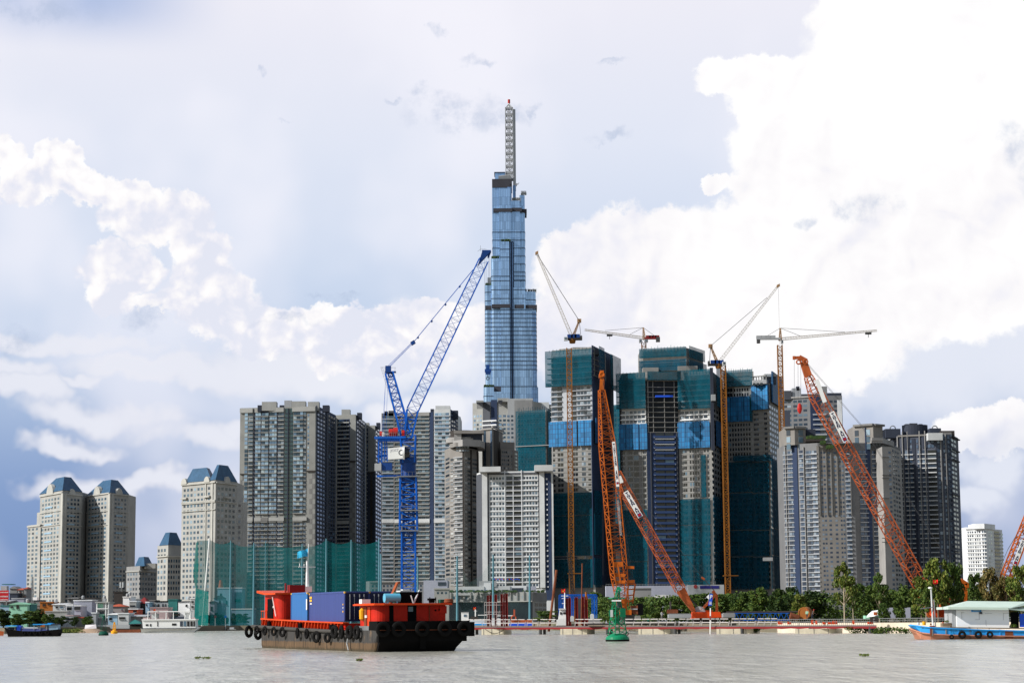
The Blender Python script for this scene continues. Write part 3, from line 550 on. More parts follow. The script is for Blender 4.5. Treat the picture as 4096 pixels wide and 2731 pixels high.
def block_k():
    T = Tower('apartment_tower', 'pale apartment tower partly hidden in front of the glass skyscraper base', 'apartment tower', [(1890, 1600), (1962, 1592), (2050, 1590), (2060, 1592), (2132, 1590), (2215, 1620)], 1612, 'beige_pale', 30)
    T.vol([(1905, 1588), (1934, 1588)], 1601, 'beige_pale', 12); T.vol([(1990, 1586), (2035, 1586)], 1592, 'beige_pale', 12); f = T.vol([(2030, 1584), (2132, 1583)], 1594, 'grey_pale', 20, full=True)
    T.roofbox(2132, 2196, 1608, 1640, 'white_wall', 20, 10, 'roof_house')
    T.strip(0, 1932, 1962, 1608, 1760, 'slate2', .3, 'recess_panel'); T.strip(1, 1964, 1989, 1598, 1720, 'navy_wall_or_shade', .6, 'recess_panel')
    for ff, a, b, n in ((0, 1894, 1930, 3), (0, 1936, 1960, 2), (1, 1993, 2046, 3)): T.win(ff, a, b, 1655, 1790, 17, .5, n, .35, 'win_blue')
    T.slab(0, 1932, 1988, 1670, 1790, 17, .28, .8, 'white_trim', 'balcony'); T.slab(1, 1966, 1990, 1670, 1790, 17, .28, .9, 'white_trim', 'balcony')
    T.strip(f, 2058, 2130, 1600, 1790, 'grey_wall', .2, 'wall_panel'); T.win(f, 2045, 2056, 1655, 1790, 17, .5, 1, .2, 'win_dark'); T.win(f, 1995, 2043, 1655, 1790, 17, .5, 3, .4, 'win_blue')
    for k in range(6): T.strip(f-2+0, 1908+k*4, 1910+k*4, 1608, 1635, 'slate', .35, 'louvre')
    for k in range(5): T.strip(f-1, 1993+k*3.2, 1994.5+k*3.2, 1600, 1625, 'slate', .35, 'louvre')
    T.done()
def block_l():
    T = Tower('building_under_construction', 'unfinished block wrapped in teal netting between the pale tower and the tall netted tower', 'building under construction', [(2068, 1480), (2185, 1470), (2210, 1500)], 1645, 'concrete', 30)
    T.win(0, 2072, 2182, 1655, 1890, 18, .55, 9, .35, 'win_black')
    T.slab(0, 2069, 2184, 1650, 1890, 18, .14, .5, 'concrete', 'floor_slab')
    for f, a, b in ((0, 2067, 2186), (1, 2184, 2212)): T.strip(f, a, b, 1642, 1900, 'green_net', 1.6, 'safety_net', -1.5)
    T.strip(0, 2068, 2212, 1782, 1785, 'steel', 2.2, 'catch_platform'); 
    for k in range(16): T.strip(0, 2072+k*7, 2072.8+k*7, 1626+random.random()*10, 1650, 'green_net', .2, 'scaffold_pole')
    T.done()
def block_i():
    T = Tower('apartment_tower', 'tan apartment tower stepping up to a rounded dark penthouse crown', 'apartment tower', [(1778, 1335), (1800, 1315), (1856, 1305), (1912, 1330)], 1800, 'tan', 30)
    f3 = T.vol([(1800, 1312), (1822, 1302), (1880, 1300), (1910, 1312)], 1775, 'tan', 24); T.vol([(1812, 1306), (1850, 1298), (1920, 1302), (1938, 1318)], 1762, 'tan_light', 24)
    b = MB(); c = P(1850, 1760, 1325); r = 7.6; b.lathe((c.x, c.y, P(1850, 1772, 1325).z), [(r*1.05, 0), (r*1.05, 2.6), (r*.96, 2.6), (r*.96, 3.4)], 28, 1.35, 1); b.build('penthouse', 'tan_light', T.root)
    b = MB(); b.lathe((c.x, c.y, P(1850, 1754, 1325).z), [(r*.8, -2), (r*.8, 5), (r*.5, 5)], 24, 1.3, 1); b.build('penthouse_glazing', 'brown_dark', T.root)
    T.roofbox(1817, 1845, 1724, 1760, 'tan_light', 8, 10); T.roofbox(1845, 1928, 1722, 1755, 'slate', 8, 14); T.roofbox(1815, 1935, 1721, 1727, 'tan', 12, 9)
    f = T.vol([(1928, 1335), (1968, 1330), (2010, 1360)], 1716, 'tan', 26, full=True); g = T.vol([(2004, 1345), (2040, 1350), (2072, 1370)], 1792, 'tan', 24, full=True); T.vol([(2000, 1350), (2058, 1356)], 1766, 'tan', 20, full=True)
    for a, b_, ff, n in ((1782, 1799, 0, 1), (1802, 1815, 1, 1), (1818, 1852, 1, 3), (1858, 1881, 2, 2), (1889, 1908, 2, 1)):
        T.win(ff, a, b_, 1830, 2340, 16.2, .5, max(1, n), .12, 'win_mix', .35, .12)
    T.slab(1, 1817, 1853, 1815, 2340, 16.2, .16, .9, 'white_dull', 'balcony'); T.slab(1, 1801, 1816, 1830, 2340, 32.4, .2, .4, 'tan_light', 'balcony'); T.win(f3+1, 1824, 1878, 1782, 1808, 14, .55, 5, .2, 'win_mix')
    for x in (1854, 1884, 1910): T.strip(2 if x > 1856 else 1, x-1.5, x+2, 1800, 2340, 'brown_dark', .5, 'downpipe')
    T.strip(f, 1934, 1944, 1722, 1870, 'win_blue', .15, 'glazing'); T.strip(f, 1962, 1968, 1722, 1870, 'win_blue', .15, 'glazing'); T.strip(f+1, 1975, 1994, 1722, 1870, 'brown_dark', .3, 'recess_panel'); T.win(g, 2006, 2038, 1800, 1880, 16, .5, 4, .3, 'win_mix'); T.win(g+1, 2042, 2070, 1806, 1880, 16, .5, 3, .3, 'win_mix')
    T.strip(f, 1925, 1970, 1713, 1719, 'tan_light', .9, 'cornice'); T.strip(f+1, 1966, 2012, 1713, 1719, 'tan_light', .9, 'cornice'); T.done()
def block_j():
    T = Tower('apartment_tower', 'white apartment tower with rows of balconies in front of the tan tower', 'apartment tower', [(1907, 1262), (1932, 1248), (2212, 1242)], 1893, 'white_wall', 26)
    T.vol([(1919, 1241), (2002, 1240)], 1866, 'white_wall', 12); T.vol([(2138, 1238), (2210, 1238)], 1859, 'white_wall', 12); B_, pit = 2350, 20.3
    T.strip(0, 1907, 1932, 1896, B_, 'slate2', .12, 'recess_panel'); T.win(0, 1910, 1930, 1900, B_, pit, .35, 1, .3, 'win_blue')
    T.strip(1, 1930, 1951, 1880, B_, 'white_wall', 1.3, 'pier'); T.strip(1, 1952, 1956, 1893, B_, 'slate2', .1, 'recess_panel')
    T.win(1, 1958, 2018, 1902, B_, pit, .48, 5, .34, 'win_dark', .3, .08); T.win(1, 2091, 2150, 1902, B_, pit, .48, 5, .34, 'win_dark', .3, .08)
    T.win(1, 2024, 2085, 1902, B_, pit, .74, 2, .07, 'win_black', .2, .1, 'loggia'); T.slab(1, 2024, 2085, 1902, B_, pit, .3, .5, 'slate2', 'balcony', .16, 2, .06)
    T.slab(1, 1956, 2020, 1902, B_, pit, .13, .35, 'white_trim', 'floor_band'); T.slab(1, 2022, 2152, 1902, B_, pit, .13, .6, 'white_trim', 'floor_band')
    for x in (2020, 2053, 2086.5): T.strip(1, x, x+2.5, 1880 if x != 2053 else 1900, B_, 'white_trim', .7, 'pier')
    T.strip(1, 1948, 2158, 1890, 1896, 'slate2', .5, 'parapet'); T.strip(1, 2154, 2158, 1893, B_, 'slate2', .1, 'recess_panel'); T.strip(1, 2160, 2180, 1884, B_, 'white_wall', 1.3, 'pier'); T.strip(1, 2181, 2206, 1893, 2400, 'navy_wall_or_shade', .2, 'recess_panel')
    T.slab(1, 2184, 2190, 1900, B_, pit, .3, .5, 'white_trim', 'window_box_or_glint'); T.done()
def podium():
    T = Tower('podium_building', 'long cream podium building with tan pilasters at the foot of the white tower', 'podium building', [(1745, 1120), (2130, 1110), (2186, 1135)], 2370, 'beige_pale', 40)
    T.strip(0, 1745, 2130, 2405, 2478, 'dark_recess', .3, 'shopfront'); T.win(0, 1752, 2126, 2376, 2402, 26, .45, 15, .72, 'win_teal', .3)
    for k in range(15): T.strip(0, 1748+k*26.5, 1753+k*26.5, 2366, 2404, 'tan_light', .7, 'pilaster')
    T.strip(0, 1745, 2130, 2403, 2407, 'cream_trim', .8, 'cornice'); T.strip(1, 2131, 2186, 2372, 2404, 'grey_wall', .2, 'wall_panel'); T.win(1, 2133, 2182, 2408, 2450, 21, .6, 3, .2, 'win_black')
    for k, (a, b, y0, y1, m) in enumerate([(1820, 1936, 2344, 2374, 'white_wall'), (1936, 1964, 2330, 2374, 'white_trim'), (1916, 1985, 2322, 2340, 'grey_pale'), (1964, 2040, 2342, 2374, 'white_wall'), (2036, 2106, 2341, 2372, 'white_trim'), (2100, 2145, 2343, 2372, 'lilac')]):
        T.roofbox(a, b, y0, y1, m, 14, 6+k*.4)
    b = MB().pb(2048, 2094, 2350, 2366, T.d+5.4, 1.5); b.build('recess_panel', 'slate', T.root)
    b = MB()
    for k in range(12): b.pb(1838+k*17, 1846+k*17, 2357, 2366, T.d+5.6, 1.0)
    b.build('clerestory', 'win_dark', T.root); b = MB()
    for k in range(120):
        x = 1750+random.random()*430; b.obox(P(x, 2366-random.random()*5, T.d+1+random.random()*3), (random.uniform(.3, .8), 0, 0), (0, .4, 0), (0, .1, random.uniform(.2, .6)))
    b.build('planter_greenery', 'leaf_dark', T.root, kind='stuff'); T.done()
    T = Tower('commercial_building', 'flat grey windowless box building left of the tan tower foot', 'commercial building', [(1694, 1160), (1790, 1160)], 2320, 'lilac', 30)
    T.strip(0, 1752, 1784, 2327, 2341, 'slate', .2, 'sign_board'); T.done()
    T = Tower('commercial_building', 'low pale concrete building behind the barge, left of the blue crane mast', 'commercial building', [(1464, 1180), (1478, 1172), (1694, 1172)], 2324, 'grey_wall', 30)
    T.strip(1, 1478, 1694, 2322, 2327, 'beige_pale', .8, 'parapet'); T.win(1, 1484, 1690, 2334, 2366, 16, .5, 14, .5, 'win_dark'); T.done()
    T = Tower('commercial_building', 'small cream flat-roofed annex beside the cream podium', 'commercial building', [(1737, 1090), (1795, 1090)], 2352, 'cream', 14)
    T.strip(0, 1735, 1797, 2351, 2356, 'cream_trim', .5, 'cornice'); T.win(0, 1742, 1790, 2362, 2378, 16, .5, 3, .5, 'win_dark'); T.done()
def skyscraper():
    r = thing('skyscraper', 'tallest tower, blue glass skyscraper of stepped bundled shafts with a lattice spire', 'skyscraper', (P(2045, 1600, 1810).x, 1830, 1.7)); D = 1800
    rows = []
    def shaft(x0, x1, yt, dd, dep, m='curtain_wall', yb=2440, bands=(), bandm='band_dark', side=True, round_=0):
        z1 = P((x0+x1)/2, yt, D+dd).z; a, b = P(x0, 1600, D+dd), P(x1, 1600, D+dd); zb = 1.7 if yb >= 2440 else P((x0+x1)/2, yb, D+dd).z
        c = min(4.0, (b.x-a.x)*.28) if round_ else 0; y0, y1 = D+dd, D+dd+dep
        if round_ == 1: poly = [(a.x, y0), (b.x-c, y0), (b.x-c*.3, y0+c*.35), (b.x, y0+c), (b.x, y1), (a.x, y1)]
        elif round_ == -1: poly = [(a.x, y0+c), (a.x+c*.3, y0+c*.3), (a.x+c, y0), (b.x, y0), (b.x, y1), (a.x, y1)]
        else: poly = [(a.x, y0), (b.x, y0), (b.x, y1), (a.x, y1)]
        MB().prism(poly, zb, z1).build('glass_shaft', m, r)
        for y in bands:
            if y < yt+8 or y > yb: continue
            z = P((x0+x1)/2, y, D+dd).z; big = [(p[0]+(.25 if p[0] > (a.x+b.x)/2 else -.25), p[1]-(.3 if p[1] < y1-1 else 0)) for p in poly]; rows.append((big, z, .30))
    up = [y for y in range(930, 1180, 32)]; mid = [1106, 1124, 1160, 1195]; low = [1240+int(k*17.1) for k in range(15)]+[1547]
    allb = up[:6]+mid+low
    shaft(1974, 2000, 750, 2, 30, bands=up[:5]+[1030, 1060]+low, yb=1560); shaft(2000, 2048, 752, 0, 34, bands=[]+up+mid+low)
    shaft(1974, 2055, 716, 1, 26, 'louvre', 750); shaft(1986, 2026, 691, 8, 18, 'curtain_wall', 716); shaft(1983, 2028, 688, 7.5, 18, 'band_dark', 692); shaft(2000, 2052, 704, 6, 12, 'steel', 716)
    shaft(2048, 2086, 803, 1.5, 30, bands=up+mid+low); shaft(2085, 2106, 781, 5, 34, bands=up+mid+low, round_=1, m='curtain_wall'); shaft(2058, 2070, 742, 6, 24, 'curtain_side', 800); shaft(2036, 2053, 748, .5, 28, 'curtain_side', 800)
    shaft(2005, 2041, 966, -7, 10, bands=[998, 1030]+mid+low, m='curtain_wall'); shaft(2040, 2060, 966, -2.5, 8, 'curtain_dark')
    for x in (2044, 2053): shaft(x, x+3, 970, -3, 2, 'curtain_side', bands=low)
    shaft(1967, 2005, 1034, -4, 30, bands=mid+low, round_=-1); shaft(1942, 1970, 1141, -1, 34, bands=[1170, 1205]+low, round_=-1); shaft(1953, 1968, 1110, 6, 14, 'steel', 1141)
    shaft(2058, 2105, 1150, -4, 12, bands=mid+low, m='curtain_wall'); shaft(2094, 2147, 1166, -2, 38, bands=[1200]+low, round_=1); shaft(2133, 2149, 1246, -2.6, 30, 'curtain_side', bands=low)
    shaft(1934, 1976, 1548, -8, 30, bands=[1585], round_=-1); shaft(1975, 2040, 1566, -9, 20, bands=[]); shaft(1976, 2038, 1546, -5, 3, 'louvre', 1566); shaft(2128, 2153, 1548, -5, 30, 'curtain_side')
    # dark plant floors
    for x0, x1, ya, yb, dd in ((1973, 2049, 833, 848, -.6), (2047, 2087, 831, 846, .6), (2084, 2107, 836, 850, 4.2), (1941, 1969, 1222, 1237, -2), (1967, 2042, 1216, 1231, -8), (2058, 2096, 1218, 1233, -5), (2092, 2148, 1219, 1234, -3)):
        b = MB(); a_, b_ = P(x0, yb, D+dd), P(x1, ya, D+dd); b.box((a_.x, D+dd, a_.z), (b_.x, D+dd+26, b_.z)); b.build('plant_floor', 'louvre', r)
    rows.sort(key=lambda q: -q[1])
    for big, z, h in rows[:100]: MB().prism(big, z, z+h*2).build('floor_band', 'band_dark', r)
    b = MB()
    for big, z, h in rows[100:]: b.prism(big, z, z+h*2)
    b.build('floor_band', 'band_dark', r, kind='stuff')
    b = MB()   # roof gardens on the set-backs
    for x0, x1, y, dd in ((1967, 1998, 1032, 0), (1943, 1966, 1140, 2), (2085, 2104, 778, 8), (2050, 2083, 800, 5), (2006, 2040, 964, -5), (1936, 1972, 1546, -5), (2100, 2145, 1164, 4)):
        for k in range(26): b.obox(P(random.uniform(x0, x1), y-random.random()*5, D+dd+random.random()*4), (.5, 0, .1), (0, .5, 0), (0, .1, .8))
    b.build('roof_garden', 'leaf_dark', r, kind='stuff')
    b = MB()
    for x0, x1, y, dd in ((2085, 2104, 764, 5), (2100, 2145, 1156, 1), (2052, 2083, 790, 2)):
        for k in range(9): x = x0+(x1-x0)*k/8; b.beam(P(x, y, D+dd), P(x, y+16, D+dd), .35)
        b.beam(P(x0, y+2, D+dd), P(x1, y+2, D+dd), .35)
    b.build('glass_balustrade', 'lattice_grey', r)
    # spire
    p0, p1 = P(2037, 716, D+14), P(2036, 432, D+14); zt, zb = P(2036, 432, D+10).z, P(2036, 716, D+10).z
    x0, x1 = P(2023, 560, D+10).x, P(2051, 560, D+10).x; b = MB(); n = 11; dy = x1-x0
    for (x, y) in ((x0, D+10), (x1, D+10), (x1, D+10+dy), (x0, D+10+dy)): b.box((x-.45, y-.45, zb), (x+.45, y+.45, zt))
    for i in range(n+1):
        z = zb+(zt-zb)*i/n
        for A, B in (((x0, D+10), (x1, D+10)), ((x0, D+10), (x0, D+10+dy)), ((x0, D+10+dy), (x1, D+10+dy)), ((x1, D+10), (x1, D+10+dy))):
            b.beam((*A, z), (*B, z), .9, 1.3)
            if i < n: z2 = z+(zt-zb)/n; b.beam((*A, z), (*B, z2), .4); b.beam((*B, z), (*A, z2), .4)
    xm = (x0+x1)/2
    for k in range(4*n): z = zb+(zt-zb)*k/(4*n); b.beam((x0+1.2, D+12, z), (x1-1.2, D+12, z), .35)
    b.build('spire_lattice', 'lattice_grey', r)
    b = MB(); b.prism([(x1, D+10), (x1+2.6, D+12), (x1+2.6, D+16), (x1, D+17)], P(2050, 760, D+10).z, zt-1); b.build('spire_fin', 'lattice_grey', r)
    b = MB(); t = Vector((xm, D+13, zt+4.5))
    for x in (x0, x1): b.beam((x, D+10, zt), t, .5); b.beam((x, D+16, zt), t, .5)
    b.build('spire_cap', 'lattice_grey', r); MB().cyl((xm, D+13, zt+1), (xm, D+13, P(2041, 412, D+13).z), .7).build('antenna', 'white_paint', r)
    MB().cyl((xm, D+13, P(2041, 414, D+13).z), (xm, D+13, P(2041, 399, D+13).z), 1.1).build('antenna_tip', 'winch_red', r)
    b = MB(); b.beam(P(2040, 703, D-3), P(2056, 708, D-3), 1.0); b.beam(P(1995, 706, D-3), P(2040, 700, D-3), 1.0); b.beam(P(2068, 736, D-1), P(2072, 738, D-1), .9); b.beam(P(2072, 738, D-1), P(2076, 731, D-1), .5); b.beam(P(2066, 734, D-1), P(2066, 745, D+4), .6); b.build('maintenance_gantry', 'lattice_grey', r)
hotel_twin(); hotel_d(); hotel_c(); block_e(); block_f(); block_h(); block_k(); block_l(); block_i(); block_j(); podium(); skyscraper()
# ------------------------------------------------------------------ towers under construction and the right-hand group
def frame_open(T, f, xa, xb, ya, yb, pitch, n, m='concrete'):
    T.strip(f, xa, xb, ya, yb, 'dark_recess', .1, 'recess_panel'); T.slab(f, xa, xb, ya, yb, pitch, .14, .5, m, 'floor_slab')  # dark sheet on the flat wall paints the shade inside open floors
    for k in range(n+1): x = xa+(xb-xa)*k/n; T.strip(f, x-1.2, x+1.2, ya, yb, m, .4, 'column')
def poles(T, f, x0, x1, y, n, m='lattice_grey', h=14):
    for k in range(n): x = x0+(x1-x0)*(k+.5)/n; T.strip(f, x-.5, x+.5, y-h*random.uniform(.4, 1), y+4, m, 1.7, 'scaffold_pole', -1.4)
def tower_n():
    T = Tower('tower_under_construction', 'tower under construction with a square teal net cap, leftmost of the netted towers', 'tower under construction', [(2207, 1262), (2370, 1250), (2452, 1300)], 1402, 'concrete', 34)
    T.roofbox(2290, 2374, 1388, 1408, 'concrete', 16, 10); T.roofbox(2368, 2396, 1394, 1412, 'slate2', 8, 4)
    # finished floors: pale front, the side's shade painted as a navy sheet
    for f, a, b in ((0, 2207, 2370), (1, 2370, 2452)): T.strip(f, a, b, 1402, 1700, 'white_dull' if f == 0 else 'navy_wall_or_shade', .15, 'cladding_or_shade')
    T.win(0, 2209, 2232, 1545, 1684, 21, .5, 2, .1, 'win_dark', .3, .3); T.win(0, 2233, 2252, 1545, 1684, 21, .7, 1, .05, 'win_black', .2, .35, 'loggia'); T.win(0, 2289, 2310, 1545, 1684, 21, .7, 1, .05, 'win_black', .2, .35, 'loggia'); T.win(0, 2312, 2366, 1545, 1684, 21, .5, 4, .2, 'win_dark', .3, .3)
    T.slab(0, 2207, 2253, 1545, 1684, 21, .13, 1.0, 'white_dull', 'balcony'); T.slab(0, 2289, 2370, 1545, 1684, 21, .13, 1.0, 'white_dull', 'balcony')
    T.win(1, 2374, 2450, 1545, 2330, 21, .5, 6, .35, 'win_black', .3, .1); T.strip(1, 2370, 2452, 1700, 2340, 'navy_wall_or_shade', .12, 'cladding_or_shade')  # lower navy sheet continues the painted shade of the side
    # climbing screens, raw concrete, nets
    for a, b in ((2200, 2236), (2238, 2268), (2270, 2311), (2317, 2341), (2343, 2374)): T.strip(0, a, b, 1684, 1784, 'blue_screen', 1.8, 'climbing_screen', -1.0)
    T.strip(1, 2374, 2396, 1685, 1785, 'blue_screen_shade', 1.8, 'climbing_screen', -1.0)
    T.win(0, 2212, 2222, 1786, 1970, 21, .5, 1, .1, 'win_black'); T.win(0, 2231, 2255, 1786, 1970, 21, .6, 2, .15, 'win_black'); T.win(0, 2290, 2313, 1786, 1970, 21, .6, 2, .15, 'win_black'); T.win(0, 2328, 2344, 1786, 1970, 21, .6, 2, .1, 'win_dark'); T.win(0, 2352, 2366, 1786, 1970, 21, .4, 1, .2, 'win_black')
    T.slab(0, 2207, 2370, 1786, 1970, 21, .08, .25, 'beige', 'floor_slab')
    for y0, y1 in ((1970, 2060), (2062, 2222), (2236, 2350)): T.strip(0, 2204, 2374, y0, y1, 'green_net', 1.3, 'safety_net', -.9); T.strip(1, 2372, 2400, y0, y1, 'green_net_deep', 1.3, 'safety_net', -.9)
    T.win(0, 2210, 2368, 1976, 2330, 21, .55, 7, .4, 'win_black', .3, .3); T.strip(0, 2207, 2345, 2223, 2235, 'grey_pale', .5, 'belt'); T.strip(0, 2212, 2340, 2225, 2233, 'win_dark', .7, 'glazing')
    # cap net round the top floors
    T.strip(0, 2191, 2376, 1402, 1545, 'green_net', 4.0, 'safety_net', -3.6); T.slab(0, 2200, 2372, 1410, 1540, 20, .12, 2.8, 'concrete', 'floor_slab')
    T.strip(1, 2374, 2394, 1404, 1550, 'green_net_deep', 4.0, 'safety_net', -3.6); T.strip(1, 2420, 2460, 1413, 1555, 'green_net', 4.0, 'safety_net', -3.6); frame_open(T, 1, 2376, 2420, 1412, 1520, 20, 2)
    b = MB(); b.pb(2184, 2206, 1533, 1545, 1240, 6); b.pb(2450, 2470, 1541, 1556, 1262, 6); b.build('catch_fan', 'green_net', T.root)
    T.strip(0, 2236, 2374, 1393, 1404, 'concrete', .2, 'core_wall'); poles(T, 0, 2194, 2372, 1402, 12, 'green_net', 10); T.done()
def tower_o():
    T = Tower('tower_under_construction', 'broad tower under construction with a tall dark slot between two netted legs', 'tower under construction', [(2487, 1262), (2590, 1256), (2720, 1258), (2845, 1250), (2890, 1300)], 1494, 'concrete', 36)
    T.vol([(2562, 1272), (2745, 1262), (2812, 1290)], 1400, 'concrete', 26); f = 4
    # upper block
    T.slab(4, 2562, 2745, 1402, 1484, 20, .12, .6, 'concrete', 'floor_slab'); T.strip(4, 2560, 2748, 1392, 1430, 'green_net', 2.0, 'safety_net', -1.6); T.strip(4, 2560, 2748, 1440, 1484, 'green_net_deep', 2.0, 'safety_net', -1.6); T.strip(5, 2747, 2808, 1394, 1440, 'green_net', 2.0, 'safety_net', -1.6); T.strip(5, 2747, 2815, 1448, 1480, 'green_net_deep', 2.0, 'safety_net', -1.6)
    T.roofbox(2572, 2634, 1469, 1490, 'concrete', 8, 2); T.roofbox(2712, 2790, 1463, 1484, 'concrete', 8, 2); poles(T, 4, 2562, 2745, 1394, 14, 'teal_wall', 12)
    # legs
    for f, a, b in ((0, 2487, 2588), (2, 2722, 2840)):
        T.strip(f, a, b, 1600, 1700, 'white_wall', .2, 'cladding_or_shade'); T.win(f, a+3, b-3, 1640, 1696, 21, .5, 6, .3, 'win_dark', .3, .4); T.slab(f, a, b, 1640, 1700, 21, .16, .9, 'white_trim', 'balcony')
    T.win(0, 2490, 2501, 1798, 2330, 22, .55, 2, .15, 'win_black'); T.win(0, 2511, 2532, 1798, 2330, 22, .6, 4, .2, 'win_black'); T.win(0, 2536, 2557, 1798, 2330, 22, .72, 1, .05, 'win_black', .15, .1, 'loggia'); T.win(0, 2572, 2585, 1798, 2330, 22, .6, 2, .15, 'win_black')
    T.win(2, 2733, 2749, 1792, 2330, 22, .55, 2, .15, 'win_black'); T.win(2, 2758, 2800, 1792, 2330, 22, .6, 4, .35, 'win_black'); T.win(2, 2815, 2840, 1792, 2330, 22, .55, 2, .4, 'win_black'); T.strip(0, 2559, 2570, 1790, 2340, 'taupe', .25, 'pier')
    T.slab(0, 2487, 2588, 1798, 2330, 22, .08, .25, 'beige_pale', 'floor_slab'); T.slab(2, 2724, 2840, 1792, 2330, 22, .08, .25, 'beige_pale', 'floor_slab')
    T.win(3, 2848, 2888, 1640, 2330, 22, .55, 4, .4, 'win_black')
    # slot
    T.strip(1, 2589, 2718, 1525, 2350, 'dark_recess', .2, 'recess_panel'); T.slab(1, 2592, 2716, 1530, 1730, 21, .1, 1.0, 'concrete', 'floor_slab')  # dark sheet on the wall paints the slot's shade
    for x in (2592, 2612, 2657, 2697, 2715): T.strip(1, x-1, x+1.2, 1525, 1730, 'concrete', .8, 'column')
    T.strip(1, 2591, 2716, 1730, 2345, 'navy_wall_or_shade', .6, 'cladding_or_shade'); T.win(1, 2622, 2698, 1730, 2335, 22, .6, 2, .1, 'win_black', .3, .9, 'loggia'); T.slab(1, 2614, 2704, 1730, 2335, 22, .42, 1.5, 'navy_blue', 'balcony'); T.slab(1, 2617, 2620, 1730, 2335, 22, .1, 1.9, 'white_dull', 'bracket'); T.slab(1, 2700, 2703, 1730, 2335, 22, .1, 1.9, 'white_dull', 'bracket')
    for x in (2606, 2712): T.strip(1, x-2, x+2, 1730, 2345, 'slate2', 1.0, 'pier')
    T.slab(1, 2622, 2698, 1735, 1800, 22, .12, 1.7, 'white_wall', 'balcony')
    # cap nets
    T.strip(0, 2471, 2588, 1493, 1636, 'green_net', 3.6, 'safety_net', -3.2); T.strip(2, 2718, 2848, 1481, 1636, 'green_net', 3.6, 'safety_net', -3.2); T.strip(1, 2586, 2720, 1487, 1522, 'green_net', 3.4, 'safety_net', -3.0); T.strip(3, 2846, 2886, 1478, 1640, 'green_net_deep', 3.6, 'safety_net', -3.2)
    for f, a, b in ((0, 2474, 2586), (2, 2720, 2846), (1, 2588, 2718)): T.slab(f, a, b, 1500, 1630 if f != 1 else 1520, 21, .1, 2.4, 'concrete', 'floor_slab')
    # screens
    for a, b in ((2479, 2504), (2506, 2532), (2534, 2558), (2562, 2592)): T.strip(0, a, b, 1696, 1798, 'blue_screen', 1.8, 'climbing_screen', -1)
    for a, b in ((2714, 2746), (2748, 2776), (2778, 2804), (2808, 2842)): T.strip(2, a, b, 1686, 1791, 'blue_screen', 1.8, 'climbing_screen', -1)
    T.strip(3, 2858, 2889, 1692, 1792, 'blue_screen_shade', 1.8, 'climbing_screen', -1)
    for f, a, b, y0, m in ((0, 2484, 2592, 2038, 'green_net'), (2, 2720, 2844, 1995, 'green_net'), (3, 2848, 2889, 1992, 'green_net_deep')):
        y = y0
        while y < 2345: y2 = min(y+random.choice((104, 120)), 2350); T.strip(f, a, b, y, y2-2, m, 1.3, 'safety_net', -.9); y = y2
    T.strip(2, 2806, 2826, 1820, 1990, 'green_net', 1.2, 'safety_net', -.9)
    b = MB(); a_, c_ = P(2622, 1588, 1250), P(2692, 1580, 1250); b.box((a_.x, 1250, a_.z), (c_.x, 1253, c_.z)); b.build('work_platform', 'sign_blue', T.root)
    b = MB(); b.pb(2847, 2852, 1470, 1800, 1245, 3); b.build('hoist_mast', 'slate', T.root); MB().pb(2846, 2862, 1577, 1602, 1242, 3).build('hoist_cage', 'tin', T.root)
    poles(T, 2, 2720, 2845, 1484, 10, 'teal_wall', 10); poles(T, 0, 2474, 2588, 1496, 8, 'teal_wall', 12); T.done()
    T = Tower('building_under_construction', 'narrow strip of green-netted building seen between the two netted towers', 'building under construction', [(2440, 1420), (2500, 1410)], 1622, 'concrete', 20)
    T.strip(0, 2440, 2500, 1618, 2200, 'green_net', 1.2, 'safety_net', -.9); T.win(0, 2446, 2496, 1630, 2190, 20, .55, 4, .4, 'win_black'); T.done()
